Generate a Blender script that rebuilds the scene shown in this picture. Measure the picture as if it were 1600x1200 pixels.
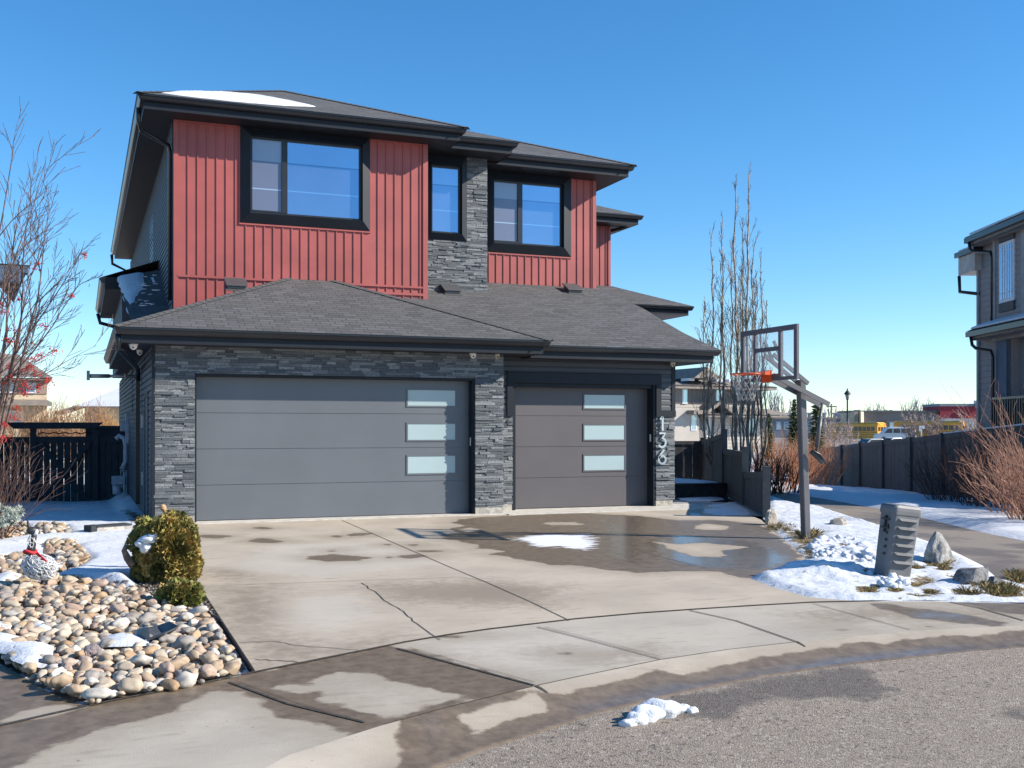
import bpy, math, random
import numpy as np
from mathutils import Vector, Matrix, noise
from mathutils.geometry import delaunay_2d_cdt
from mathutils.bvhtree import BVHTree
rad = math.radians
S = bpy.context.scene
for o in list(bpy.data.objects): bpy.data.objects.remove(o)
COL = S.collection
# ------------------------------------------------------------ camera
TH = rad(21.6); FP = 1700.0
CAM = Vector((-1.78, -18.95, 1.56))
RV = Vector((math.cos(TH), -math.sin(TH), 0)); FV = Vector((math.sin(TH), math.cos(TH), 0))
cd = bpy.data.cameras.new("camera"); co = bpy.data.objects.new("camera", cd); COL.objects.link(co)
co.location = CAM; co.rotation_euler = (rad(90), 0, -TH)
cd.sensor_width = 36; cd.lens = FP / 1600 * 36; cd.shift_y = 70 / 1600; cd.clip_end = 3000
S.camera = co
# ------------------------------------------------------------ light
SUN = Vector((1.84, -1.0, 1.19)).normalized()
w = bpy.data.worlds.new("World"); S.world = w; w.use_nodes = True
nt = w.node_tree
sky = nt.nodes.new('ShaderNodeTexSky'); sky.sky_type = 'NISHITA'; sky.sun_disc = False
sky.sun_elevation = math.asin(SUN.z); sky.sun_rotation = math.atan2(SUN.x, SUN.y)
sky.altitude = 700; sky.air_density = 1.0; sky.dust_density = 0.0; sky.ozone_density = 4.5
hs = nt.nodes.new('ShaderNodeHueSaturation'); hs.inputs['Saturation'].default_value = 1.22; hs.inputs['Hue'].default_value = 0.497; hs.inputs['Value'].default_value = 1.0
bg = nt.nodes['Background']; nt.links.new(sky.outputs[0], hs.inputs['Color']); nt.links.new(hs.outputs[0], bg.inputs[0]); bg.inputs[1].default_value = 0.115
sl = bpy.data.lights.new("sun", 'SUN'); sl.energy = 5.0; sl.angle = rad(0.5); sl.color = (1, 0.915, 0.79)
so = bpy.data.objects.new("sun", sl); COL.objects.link(so)
so.rotation_euler = (-SUN).to_track_quat('-Z', 'Y').to_euler(); so.location = (30, -20, 30)
S.view_settings.view_transform = 'Standard'; S.view_settings.look = 'None'
S.view_settings.exposure = 0.78; S.view_settings.gamma = 1

# ------------------------------------------------------------ terrain + pixel helpers
def sm(a, b, x):
    t = min(1, max(0, (x - a) / (b - a))); return t * t * (3 - 2 * t)
def gz(x, y):
    if y < 0: z = 0.02 * max(y, -13) + 0.004 * min(0, y + 13)
    else: z = -0.03 * min(y, 14) * sm(-0.6, -1.2, x) if x < 0 else 0.0
    if x > 10:
        z -= 0.04 * min(x - 10, 16)
        if x > 20: z -= 0.006 * min(x - 20, 8) ** 2
    d = math.hypot(x - CAM.x, y - CAM.y)
    k = sm(52, 90, d)
    return z * (1 - k) - 0.45 * k
def ray(px, py):
    return RV * ((px - 800) / FP) + FV + Vector((0, 0, -(py - 670) / FP))
def g(px, py, dz=0.0):
    d = ray(px, py); h = 0.0
    for i in range(30):
        t = (h + dz - CAM.z) / d.z if abs(d.z) > 1e-6 else 100
        t = min(max(t, 1), 400)
        p = CAM + d * t; n = gz(p.x, p.y)
        h = h * .4 + n * .6
    return Vector((p.x, p.y, gz(p.x, p.y) + dz))
def at(px, py, D): return CAM + ray(px, py) * D
def atY(px, py, y):
    d = ray(px, py); return CAM + d * ((y - CAM.y) / d.y)
def atX(px, py, x):
    d = ray(px, py); return CAM + d * ((x - CAM.x) / d.x)
def cam(r, f, z): # camera-aligned axes point
    return Vector((CAM.x + RV.x * r + FV.x * f, CAM.y + RV.y * r + FV.y * f, z))

# ------------------------------------------------------------ materials
MATS = {}
class NT:
    def __init__(s, name):
        s.m = bpy.data.materials.new(name); s.m.use_nodes = True; s.t = s.m.node_tree
        s.b = s.t.nodes['Principled BSDF']
    def n(s, typ, **kw):
        nd = s.t.nodes.new('ShaderNode' + typ)
        for k, v in kw.items():
            if k.startswith('i_'):
                key = k[2:]; key = int(key) if key.isdigit() else key.replace('_', ' ')
                nd.inputs[key].default_value = v
            else: setattr(nd, k, v)
        return nd
    def l(s, a, b): s.t.links.new(a, b)
    def noise(s, scale, detail=4, vec=None, rough=.55):
        nd = s.n('TexNoise', i_Scale=scale, i_Detail=detail, i_Roughness=rough)
        s.l(vec if vec is not None else s.pos(), nd.inputs['Vector']); return nd.outputs['Fac']
    def pos(s):
        if not hasattr(s, '_p'): s._p = s.n('NewGeometry').outputs['Position']
        return s._p
    def obj(s):
        if not hasattr(s, '_o'): s._o = s.n('TexCoord').outputs['Object']
        return s._o
    def math(s, op, a, b=None, clamp=False):
        nd = s.n('Math', operation=op, use_clamp=clamp)
        for i, v in enumerate((a, b)):
            if v is None: continue
            if isinstance(v, (int, float)): nd.inputs[i].default_value = v
            else: s.l(v, nd.inputs[i])
        return nd.outputs[0]
    def ramp(s, fac, a, b):
        nd = s.n('MapRange', clamp=True, interpolation_type='SMOOTHSTEP'); nd.inputs['From Min'].default_value = a; nd.inputs['From Max'].default_value = b
        s.l(fac, nd.inputs['Value']); return nd.outputs[0]
    def mix(s, f, a, b):
        nd = s.n('Mix', data_type='RGBA')
        for i, v in ((0, f), (6, a), (7, b)):
            if isinstance(v, (int, float)): nd.inputs[i].default_value = v
            elif isinstance(v, tuple): nd.inputs[i].default_value = v if len(v) == 4 else v + (1,)
            else: s.l(v, nd.inputs[i])
        return nd.outputs[2]
    def attr(s, name): return s.n('Attribute', attribute_name=name).outputs['Fac']
    def bump(s, h, st=.3, dist=.01):
        nd = s.n('Bump', i_Strength=st, i_Distance=dist); s.l(h, nd.inputs['Height'])
        s.l(nd.outputs[0], s.b.inputs['Normal']); return nd
    def set(s, col=None, rough=None, metal=None, spec=None):
        for k, v in (('Base Color', col), ('Roughness', rough), ('Metallic', metal), ('Specular IOR Level', spec)):
            if v is None: continue
            if isinstance(v, tuple): s.b.inputs[k].default_value = v if len(v) == 4 else v + (1,)
            elif isinstance(v, (int, float)): s.b.inputs[k].default_value = v
            else: s.l(v, s.b.inputs[k])
def M(name, col, rough=.7, var=.15, scale=3, bump=0, bscale=60, metal=0, spec=.5, space='pos', rnd=0):
    if name in MATS: return MATS[name]
    t = NT(name); v = t.pos() if space == 'pos' else t.obj()
    f = t.noise(scale, 5, v)
    a = tuple(max(0, c * (1 - var)) for c in col); b = tuple(c * (1 + var) for c in col)
    c = t.mix(t.ramp(f, .3, .7), a, b)
    if rnd:
        r = t.attr('rnd'); lo = tuple(x * (1 - rnd) for x in col); hi = tuple(x * (1 + rnd) for x in col)
        c2 = t.mix(r, lo, hi); c = t.mix(.5, c, c2)
    t.set(c, rough, metal, spec)
    if bump: t.bump(t.noise(bscale, 4, v), bump, .01)
    MATS[name] = t.m; return t.m

# ------------------------------------------------------------ mesh builder
class MB:
    def __init__(s): s.v = []; s.f = []; s.a = []; s.uv = []; s.smooth = []; s.r = 0.5
    def add(s, vs, fs, r=None, sm=False, uvs=None):
        o = len(s.v); s.v += [tuple(v) for v in vs]; s.a += [s.r if r is None else r] * len(vs)
        for i, f in enumerate(fs):
            s.f.append(tuple(k + o for k in f)); s.smooth.append(sm)
            s.uv += (uvs[i] if uvs else [(0, 0)] * len(f))
        return s
    def box(s, x0, x1, y0, y1, z0, z1, r=None, m=None):
        vs = [Vector((x, y, z)) for z in (z0, z1) for y in (y0, y1) for x in (x0, x1)]
        if m: vs = [m @ v for v in vs]
        return s.add(vs, [(0, 2, 3, 1), (4, 5, 7, 6), (0, 1, 5, 4), (2, 6, 7, 3), (0, 4, 6, 2), (1, 3, 7, 5)], r)
    def hexa(s, a, b, r=None): # two quads -> solid
        return s.add(list(a) + list(b), [(0, 1, 2, 3), (7, 6, 5, 4)] + [((i + 1) % 4, i, i + 4, (i + 1) % 4 + 4) for i in range(4)], r)
    def prism(s, pts, off, r=None):
        n = len(pts); off = Vector(off); b = [Vector(p) + off for p in pts]
        return s.add([Vector(p) for p in pts] + b, [tuple(range(n)), tuple(range(2 * n - 1, n - 1, -1))] + [((i + 1) % n, i, i + n, (i + 1) % n + n) for i in range(n)], r)
    def bar(s, p, q, w, h=None, up=(0, 0, 1), r=None):
        p = Vector(p); q = Vector(q); d = (q - p).normalized(); h = h or w; u = Vector(up)
        if abs(d.dot(u)) > .95: u = Vector((0, 1, 0))
        a = d.cross(u).normalized() * w / 2; b = a.cross(d).normalized() * h / 2
        A = [p + a + b, p - a + b, p - a - b, p + a - b]; B = [v + (q - p) for v in A]
        return s.hexa(A, B, r)
    def tube(s, pts, rs, n=6, cap=True, r=None, sm=True):
        P = [Vector(p) for p in pts]; k = len(P)
        if isinstance(rs, (int, float)): rs = [rs] * k
        vs = []; fs = []; ref = None
        for i in range(k):
            d = (P[min(i + 1, k - 1)] - P[max(i - 1, 0)])
            d = d.normalized() if d.length > 1e-9 else Vector((0, 0, 1))
            if ref is None: ref = d.orthogonal().normalized()
            ref = (ref - d * ref.dot(d)); ref = ref.normalized() if ref.length > 1e-6 else d.orthogonal().normalized()
            b = d.cross(ref)
            for j in range(n):
                a = 2 * math.pi * j / n; vs.append(P[i] + (ref * math.cos(a) + b * math.sin(a)) * rs[i])
        for i in range(k - 1):
            for j in range(n):
                fs.append((i * n + j, i * n + (j + 1) % n, (i + 1) * n + (j + 1) % n, (i + 1) * n + j))
        if cap: fs += [tuple(range(n - 1, -1, -1)), tuple(range((k - 1) * n, k * n))]
        return s.add(vs, fs, r, sm)
    def lathe(s, c, prof, n=16, r=None):
        c = Vector(c); vs = []; fs = []; k = len(prof)
        for (rr, z) in prof:
            for j in range(n):
                a = 2 * math.pi * j / n; vs.append(c + Vector((rr * math.cos(a), rr * math.sin(a), z)))
        for i in range(k - 1):
            for j in range(n): fs.append((i * n + j, i * n + (j + 1) % n, (i + 1) * n + (j + 1) % n, (i + 1) * n + j))
        fs += [tuple(range(n - 1, -1, -1)), tuple(range((k - 1) * n, k * n))]
        return s.add(vs, fs, r, True)
    def roof(s, pts): # planar polygon with metric uv (u horizontal, v up-slope)
        P = [Vector(p) for p in pts]; nn = Vector((0, 0, 0))
        for i in range(len(P)): nn += P[i].cross(P[(i + 1) % len(P)])
        nn.normalize()
        if nn.z < 0: P.reverse(); nn = -nn
        u = Vector((0, 0, 1)).cross(nn); u = u.normalized() if u.length > 1e-6 else Vector((1, 0, 0)); v = nn.cross(u)
        return s.add(P, [tuple(range(len(P)))], uvs=[[(p.dot(u), p.dot(v)) for p in P]])
    def build(s, name, mat, parent=None, label=None, cat=None, group=None, kind=None, bevel=0, mats=None):
        me = bpy.data.meshes.new(name); me.from_pydata(s.v, [], s.f)
        at_ = me.attributes.new('rnd', 'FLOAT', 'POINT'); at_.data.foreach_set('value', s.a)
        uv = me.uv_layers.new(name='UVMap'); uv.data.foreach_set('uv', [c for p in s.uv for c in p])
        me.polygons.foreach_set('use_smooth', s.smooth)
        me.materials.append(mat); me.update()
        o = bpy.data.objects.new(name, me); COL.objects.link(o)
        if parent is not None: attach(o, parent)
        if bevel:
            b = o.modifiers.new('bevel', 'BEVEL'); b.width = bevel; b.segments = 2; b.limit_method = 'ANGLE'; b.angle_limit = rad(40)
        tag(o, label, cat, group, kind); return o
def worldloc(p):
    v = Vector((0, 0, 0)); q = p
    while q is not None: v += q.location; q = q.parent
    return v
def attach(o, parent):
    # meshes are written in world coordinates; parents are unrotated empties/meshes
    o.parent = parent
    if parent.type == 'EMPTY': o.matrix_parent_inverse = Matrix.Translation(-worldloc(parent))
def tag(o, label=None, cat=None, group=None, kind=None):
    if label: o['label'] = label
    if cat: o['category'] = cat
    if group: o['group'] = group
    if kind: o['kind'] = kind
    return o
def empty(name, loc, label=None, cat=None, group=None):
    o = bpy.data.objects.new(name, None); COL.objects.link(o); o.location = loc; o.empty_display_size = .2
    return tag(o, label, cat, group)
RN = random.Random(7)

# ------------------------------------------------------------ common materials
TRIM = M('dark_trim', (.013, .017, .024), .5, .12, 2, spec=.25)
GUT = M('gutter_metal', (.010, .012, .016), .3, .15, 2)
SOF = M('soffit_metal', (.014, .014, .016), .55, .1, 2)
FRAME = M('window_frame_black', (.016, .017, .02), .35, .1)
RED = M('red_metal_siding', (.325, .076, .068), .5, .12, 1.1, .05, 8)
SID = M('dark_lap_siding', (.06, .064, .074), .6, .08, 1.5)
CONCB = M('foundation_concrete', (.36, .34, .30), .9, .3, 14, .6, 50)
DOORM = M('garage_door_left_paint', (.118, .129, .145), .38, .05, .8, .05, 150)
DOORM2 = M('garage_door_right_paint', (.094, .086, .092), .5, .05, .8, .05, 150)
FENCE = M('dark_fence_stain', (.07, .072, .075), .85, .3, 6, .3, 30, rnd=.3)
FENCEG = M('charcoal_gate_stain', (.022, .027, .033), .8, .2, 6, .2, 30)
WHITE = M('white_plastic', (.7, .69, .66), .5, .05)
STEEL = M('brushed_steel', (.62, .62, .62), .3, .1, metal=.9)
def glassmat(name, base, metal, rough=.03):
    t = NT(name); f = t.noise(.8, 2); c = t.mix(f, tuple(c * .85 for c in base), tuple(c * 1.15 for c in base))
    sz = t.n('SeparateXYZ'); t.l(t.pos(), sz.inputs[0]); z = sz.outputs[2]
    for lv, wd, cl in ((6.74, .012, (.10, .16, .25)), (6.20, .010, (.45, .6, .75))):  # bands and paler upper zone painted in for reflections and blinds in the panes
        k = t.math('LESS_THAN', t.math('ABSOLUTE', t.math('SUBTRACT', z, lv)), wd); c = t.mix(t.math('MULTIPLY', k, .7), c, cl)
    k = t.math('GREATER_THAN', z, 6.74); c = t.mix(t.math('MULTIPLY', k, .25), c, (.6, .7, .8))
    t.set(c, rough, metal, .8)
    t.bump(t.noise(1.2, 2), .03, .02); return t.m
for _m in (DOORM, DOORM2):
    _t = _m.node_tree; _b = _t.nodes['Principled BSDF']; _g = _t.nodes.new('ShaderNodeNewGeometry'); _n = _t.nodes.new('ShaderNodeTexNoise'); _n.inputs['Scale'].default_value = .9; _n.inputs['Detail'].default_value = 2
    _u = _t.nodes.new('ShaderNodeBump'); _u.inputs['Strength'].default_value = .25; _u.inputs['Distance'].default_value = .03; _t.links.new(_g.outputs['Position'], _n.inputs['Vector']); _t.links.new(_n.outputs['Fac'], _u.inputs['Height'])
    _old = _b.inputs['Normal'].links[0].from_node; _t.links.new(_u.outputs[0], _old.inputs['Normal'])
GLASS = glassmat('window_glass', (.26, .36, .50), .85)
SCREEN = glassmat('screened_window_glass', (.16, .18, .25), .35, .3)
FROST = M('frosted_glass', (.34, .44, .46), .18, .06, .6, spec=.6)
FARGLASS = M('far_window_glass', (.3, .42, .5), .12, .2, .5, metal=.6)
def veneer():
    t = NT('stone_veneer'); r = t.attr('rnd'); n1 = t.noise(30, 6); n2 = t.noise(6, 3)
    c = t.mix(t.ramp(r, 0, 1), (.085, .098, .110), (.27, .285, .295))
    c = t.mix(t.ramp(n2, .66, .85), c, (.15, .14, .13))
    c = t.mix(t.ramp(n1, .3, .75), t.mix(.5, c, (.05, .055, .065)), c)
    t.set(c, .75); t.bump(t.noise(45, 6), .8, .012); return t.m
STONE = veneer()
def shingle():
    t = NT('asphalt_shingles'); uv = t.n('TexCoord').outputs['UV']
    br = t.n('TexBrick', offset=.37, offset_frequency=2, squash=1.0)
    for k, v in (('Color1', (.050, .052, .056, 1)), ('Color2', (.108, .110, .116, 1)), ('Mortar', (.018, .018, .02, 1)), ('Scale', 1), ('Mortar Size', .009), ('Mortar Smooth', .3), ('Bias', 0), ('Brick Width', .26), ('Row Height', .135)): br.inputs[k].default_value = v
    nz = t.n('TexNoise', i_Scale=1.3, i_Detail=3); t.l(uv, nz.inputs['Vector'])
    wob = t.n('VectorMath', operation='MULTIPLY_ADD'); t.l(nz.outputs['Color'], wob.inputs[0]); wob.inputs[1].default_value = (.08, .03, 0); t.l(uv, wob.inputs[2])
    t.l(wob.outputs[0], br.inputs['Vector'])
    c = t.mix(t.ramp(t.noise(1.3, 4), .3, .7), br.outputs['Color'], t.mix(.55, br.outputs['Color'], (.082, .081, .082)))
    c = t.mix(t.math('MULTIPLY', t.ramp(t.noise(160, 2), .4, .7), .45), c, (.14, .135, .135))
    t.set(c, .92)
    # saw-tooth height per course so each row overhangs the one below
    sx = t.n('SeparateXYZ'); t.l(wob.outputs[0], sx.inputs[0])
    saw = t.math('SUBTRACT', 1.0, t.math('FRACT', t.math('DIVIDE', sx.outputs[1], .135)))
    h = t.math('ADD', t.math('MULTIPLY', saw, .8), t.math('MULTIPLY', br.outputs['Fac'], -.8))
    h = t.math('ADD', h, t.math('MULTIPLY', t.noise(90, 3), .35))
    t.bump(h, .9, .02); return t.m
SHING = shingle()
def snowmat(name, col=(.66, .69, .74), soil=None, attr=None, flo=-.17):
    t = NT(name); n = t.noise(14, 6); n2 = t.noise(1.2, 3)
    c = t.mix(n2, tuple(x * .88 for x in col), col)
    c = t.mix(t.math('MULTIPLY', t.ramp(t.noise(4, 7, rough=.7), .52, .7), .4), c, (.42, .40, .37)); c = t.mix(t.math('MULTIPLY', t.ramp(t.noise(55, 3), .68, .72), .5), c, (.16, .13, .10))
    if attr:
        a = t.attr(attr); a = t.math('MAXIMUM', a, flo); k = t.math('ADD', a, t.math('MULTIPLY', t.math('SUBTRACT', t.noise(7, 8, rough=.7), .5), .9))
        k = t.ramp(k, -.03, .05)
        gc = t.mix(t.noise(60, 4), soil[0], soil[1]); c = t.mix(k, c, gc)
    t.set(c, .6, 0, .3); t.bump(t.math('ADD', n, t.math('MULTIPLY', t.noise(60, 4), .4)), .5, .03)
    t.b.inputs['Subsurface Weight'].default_value = 0.0
    return t.m
SNOW = snowmat('snow')

# ------------------------------------------------------------ ground sheets
def sdf(P, poly):
    """signed distance (positive inside) of points P (n,2) to polygon"""
    poly = np.asarray(poly, float); n = len(poly); d = np.full(len(P), 1e9); ins = np.zeros(len(P), bool)
    for i in range(n):
        a = poly[i]; b = poly[(i + 1) % n]; ab = b - a; ap = P - a
        t = np.clip((ap @ ab) / max(ab @ ab, 1e-12), 0, 1); q = ap - t[:, None] * ab
        d = np.minimum(d, np.hypot(q[:, 0], q[:, 1]))
        c = ((a[1] > P[:, 1]) != (b[1] > P[:, 1])); den = (b[1] - a[1]) if abs(b[1] - a[1]) > 1e-12 else 1e-12
        ins ^= c & (P[:, 0] < (b[0] - a[0]) * (P[:, 1] - a[1]) / den + a[0])
    return np.where(ins, d, -d)
def px2(poly): return [tuple(g(*p)[:2]) for p in poly]
def ell(cx, cy, rx, ry, n=14, ph=0):
    r = random.Random(int(cx * 7 + cy))
    return [(cx + rx * math.cos(a) * (.8 + .4 * r.random()), cy + ry * math.sin(a) * (.8 + .4 * r.random())) for a in [2 * math.pi * i / n for i in range(n)]]
def dense(poly, step=.12, closed=True):
    out = []; n = len(poly)
    for i in range(n if closed else n - 1):
        a = Vector(poly[i][:2]); b = Vector(poly[(i + 1) % n][:2]); k = max(1, int((b - a).length / step))
        out += [tuple(a.lerp(b, j / k)) for j in range(k)]
    if not closed: out.append(tuple(poly[-1][:2]))
    return out
def sheet(name, poly, mat, step=.08, zoff=.0, hfun=None, attrs=None, kind='structure', label=None, parent=None, skirt=0):
    """a draped ground sheet over polygon (world xy), with named sdf attributes"""
    b = dense(poly, max(step, .1)); P = np.array(b)
    xs = np.arange(P[:, 0].min(), P[:, 0].max(), step); ys = np.arange(P[:, 1].min(), P[:, 1].max(), step)
    gx, gy = np.meshgrid(xs, ys); gx[1::2] += step / 2; G = np.stack([gx.ravel(), gy.ravel()], 1)
    G = G[sdf(G, b) > step * .45]
    vs = [Vector(p) for p in b] + [Vector(p) for p in G.tolist()]
    ed = [(i, (i + 1) % len(b)) for i in range(len(b))]
    ov, oe, of, *_ = delaunay_2d_cdt(vs, ed, [], 1, 1e-5)
    Q = np.array([tuple(v) for v in ov])
    A = {}
    for k, polys in (attrs or {}).items():
        val = np.full(len(Q), -5.0)
        for pl in polys:
            sign = 1
            if isinstance(pl, tuple): sign, pl = pl
            s_ = sdf(Q, pl); val = np.maximum(val, s_) if sign > 0 else np.minimum(val, -s_)
        A[k] = val
    inner = sdf(Q, b)
    v3 = []
    for i, (x, y) in enumerate(Q.tolist()):
        z = gz(x, y) + zoff
        if hfun: z += hfun(x, y, inner[i], {k: A[k][i] for k in A})
        v3.append((x, y, z))
    fs = []
    for f in of:
        a, b_, c = (ov[k] for k in f[:3])
        cr = (b_ - a).cross(c - a)
        fs.append(tuple(f) if cr > 0 else tuple(reversed(f)))
    if skirt:
        nb = len(b); base = len(v3); v3 += [(v3[i][0], v3[i][1], v3[i][2] - skirt) for i in range(nb)]
        fs += [(i, base + i, base + (i + 1) % nb, (i + 1) % nb) for i in range(nb)]
        for k in A: A[k] = np.concatenate([A[k], A[k][:nb]])
    me = bpy.data.meshes.new(name); me.from_pydata(v3, [], fs); me.materials.append(mat)
    for k in A:
        a = me.attributes.new(k, 'FLOAT', 'POINT'); a.data.foreach_set('value', A[k].astype(float).tolist())
    if hfun: me.polygons.foreach_set('use_smooth', [True] * len(me.polygons))
    me.update(); o = bpy.data.objects.new(name, me); COL.objects.link(o)
    if parent: attach(o, parent)
    tag(o, label, kind=kind); return o
def strip(mb, pts, wd, dz, n=None):
    """thin draped ribbon along world xy polyline"""
    D = dense(pts, .15, False); vs = []; fs = []
    for i, p in enumerate(D):
        a = Vector(D[max(i - 1, 0)]); b = Vector(D[min(i + 1, len(D) - 1)]); t = (b - a).normalized(); q = Vector((-t.y, t.x))
        for s_ in (-.5, .5):
            c = Vector(p) + q * wd * s_; vs.append((c.x, c.y, gz(c.x, c.y) + dz))
    for i in range(len(D) - 1): fs.append((2 * i, 2 * i + 2, 2 * i + 3, 2 * i + 1))
    mb.add(vs, fs)

def concrete(name, col=(.42, .362, .288)):
    t = NT(name); n = t.noise(1.1, 5); n2 = t.noise(9, 7, rough=.65); n3 = t.noise(120, 3)
    sv = t.n('VectorMath', operation='MULTIPLY'); t.l(t.pos(), sv.inputs[0]); sv.inputs[1].default_value = (3, 14, 3)
    st = t.n('TexNoise', i_Scale=1, i_Detail=6); t.l(sv.outputs[0], st.inputs['Vector'])
    c = t.mix(t.ramp(n, .3, .7), tuple(x * .88 for x in col), tuple(x * 1.08 for x in col))
    c = t.mix(t.ramp(st.outputs['Fac'], .55, .75), c, tuple(x * .78 for x in col))
    c = t.mix(t.math('MULTIPLY', t.ramp(n3, .62, .72), .5), c, (.16, .14, .12))
    c = t.mix(t.math('MULTIPLY', t.ramp(t.noise(26, 3), .70, .74), .6), c, (.12, .10, .085))
    # dirt film
    d = t.math('ADD', t.attr('dirt'), t.math('MULTIPLY', t.math('SUBTRACT', n2, .5), 1.2))
    c = t.mix(t.math('MULTIPLY', t.ramp(d, -.35, .5), .72), c, (.175, .138, .100))
    # pale salt film
    pl = t.math('ADD', t.attr('pale'), t.math('MULTIPLY', t.math('SUBTRACT', n2, .5), 1.0))
    c = t.mix(t.math('MULTIPLY', t.ramp(pl, -.1, .3), .55), c, (.47, .435, .38))
    # wet
    wn = t.math('MULTIPLY', t.math('SUBTRACT', t.noise(2.6, 7, rough=.6), .5), .42)
    wv = t.math('ADD', t.attr('wet'), wn); wet = t.ramp(wv, -.03, .035)
    c = t.mix(t.math('MULTIPLY', t.ramp(t.math('ADD', wv, t.math('MULTIPLY', t.math('SUBTRACT', n2, .5), .5)), -.5, .05), .42), c, (.215, .170, .122))
    wc = t.mix(t.ramp(n2, .3, .7), (.115, .086, .058), (.185, .143, .100))
    c = t.mix(wet, c, wc)
    # thin remnant snow
    sn = t.math('ADD', t.attr('snow'), t.math('MULTIPLY', t.math('SUBTRACT', st.outputs['Fac'], .5), .9))
    snow = t.ramp(sn, .0, .1); c = t.mix(snow, c, (.72, .73, .76))
    r = t.math('SUBTRACT', .85, t.math('MULTIPLY', wet, t.math('ADD', .38, t.math('MULTIPLY', t.ramp(t.math('ADD', t.attr('pool'), wn), -.08, .25), .27))))
    r = t.math('MAXIMUM', r, t.math('MULTIPLY', snow, .7))
    t.set(c, r); 
    h = t.math('MULTIPLY', t.math('ADD', n3, t.math('MULTIPLY', n2, .6)), t.math('SUBTRACT', 1, t.math('MULTIPLY', wet, .8)))
    h = t.math('ADD', h, t.math('MULTIPLY', snow, .8))
    t.bump(h, .25, .008); return t.m
CONC = concrete('driveway_concrete')
WALKC = concrete('sidewalk_concrete', (.405, .362, .302))
# ============================================================ GROUND
def nz(x, y, s=1.0, seed=0): return noise.noise(Vector((x * s, y * s, seed * 7.3)))
def mk_ground():
    t = NT('far_ground'); k = t.ramp(t.noise(.12, 6), .42, .58)
    c = t.mix(k, (.20, .17, .13), (.62, .63, .66)); t.set(c, .9); t.bump(t.noise(3, 5), .5, .1)
    a = np.concatenate([-np.geomspace(900, 30, 22), np.linspace(-28, 60, 60), np.geomspace(64, 900, 24)])
    vs = []; fs = []; n = len(a)
    for y in a:
        for x in a:
            d = math.hypot(x - CAM.x, y - CAM.y)
            vs.append((x, y, gz(x, y) - (.22 if d < 48 else .02)))
    for i in range(n - 1):
        for j in range(n - 1): fs.append((i * n + j, i * n + j + 1, (i + 1) * n + j + 1, (i + 1) * n + j))
    me = bpy.data.meshes.new('ground'); me.from_pydata(vs, [], fs); me.materials.append(t.m); me.update()
    o = bpy.data.objects.new('ground', me); COL.objects.link(o); tag(o, kind='structure')
mk_ground()
# key curves in photo pixels
ARC = [(-420, 1235), (-60, 1150), (0, 1134), (137, 1103), (205, 1089), (290, 1073), (400, 1050), (480, 1034), (545, 1021), (635, 1003), (700, 992), (765, 983), (900, 967), (1000, 958), (1100, 951), (1180, 946), (1270, 941), (1400, 938), (1490, 939), (1620, 943), (1800, 955), (2300, 1000)]
CREST = [(300, 1262), (450, 1180), (601, 1132), (700, 1105), (840, 1071), (900, 1058), (1031, 1031), (1137, 1015), (1245, 1003), (1340, 994), (1422, 986), (1600, 977), (1800, 978), (2300, 1012)]
GUTL = [(420, 1290), (600, 1200), (720, 1158), (835, 1127), (905, 1104), (1000, 1083), (1100, 1061), (1200, 1043), (1300, 1029), (1400, 1018), (1510, 1009), (1600, 1004), (1800, 1003), (2300, 1036)]
ASPH = [(470, 1320), (640, 1220), (760, 1172), (870, 1137), (940, 1113), (1069, 1083), (1200, 1057), (1335, 1038), (1440, 1027), (1510, 1019), (1600, 1012), (1800, 1012), (2300, 1046)]
arc = px2(ARC); crest = px2(CREST)
def resample(P, n):
    P = [Vector(p[:2]) for p in P]; L = [0]
    for i in range(1, len(P)): L.append(L[-1] + (P[i] - P[i - 1]).length)
    out = []
    for k in range(n):
        s = L[-1] * k / (n - 1); i = 1
        while i < len(L) - 1 and L[i] < s: i += 1
        t = (s - L[i - 1]) / max(L[i] - L[i - 1], 1e-9); out.append(tuple(P[i - 1].lerp(P[i], t)))
    return out
# wet / dirt / pale patches (stains with their own outlines)
WET_DRIVE = [[(700, 817), (735, 809), (790, 806), (900, 801), (1000, 806), (1060, 813), (1120, 812), (1188, 819), (1215, 838), (1250, 868), (1246, 892), (1226, 908), (1160, 903), (1120, 893), (1060, 893), (1000, 896), (940, 890), (905, 884), (860, 882), (840, 877), (800, 872), (768, 866), (790, 861), (748, 857), (738, 850), (696, 842), (690, 836), (715, 832), (700, 826), (725, 821)],
    ell(413, 845, 24, 3.5), ell(335, 838, 20, 3), ell(562, 835, 19, 3), ell(525, 872, 50, 5), ell(519, 860, 9, 1.6), ell(646, 852, 12, 1.6), ell(645, 869, 21, 3), ell(607, 871, 10, 1.6), ell(525, 838, 9, 1.6), ell(607, 851, 8, 1.3), ell(672, 861, 15, 1.3), ell(410, 825, 16, 2)]
DRY_IN = [[(1022, 847), (1060, 850), (1100, 848), (1172, 855), (1130, 860), (1130, 871), (1080, 868), (1045, 858)], [(1100, 818), (1140, 822), (1130, 829), (1080, 826)], [(715, 827), (735, 824), (748, 829), (730, 832)], ell(880, 818, 30, 2.5)]
SNOWP = [[(800, 842), (850, 834), (919, 835), (937, 850), (915, 860), (875, 855), (840, 855)]]
POOL = [[(1000, 845), (1060, 835), (1180, 845), (1245, 872), (1220, 890), (1100, 888), (1010, 872)], [(940, 806), (1010, 806), (1010, 880), (950, 880)]]
DIRT = [[(318, 915), (430, 915), (450, 960), (420, 985), (470, 1000), (540, 1020), (400, 1048), (350, 985)], [(570, 912), (760, 905), (880, 915), (860, 950), (600, 940)], ell(360, 895, 50, 12), [(380, 1035), (620, 990), (640, 1003), (400, 1055)]]
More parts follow.
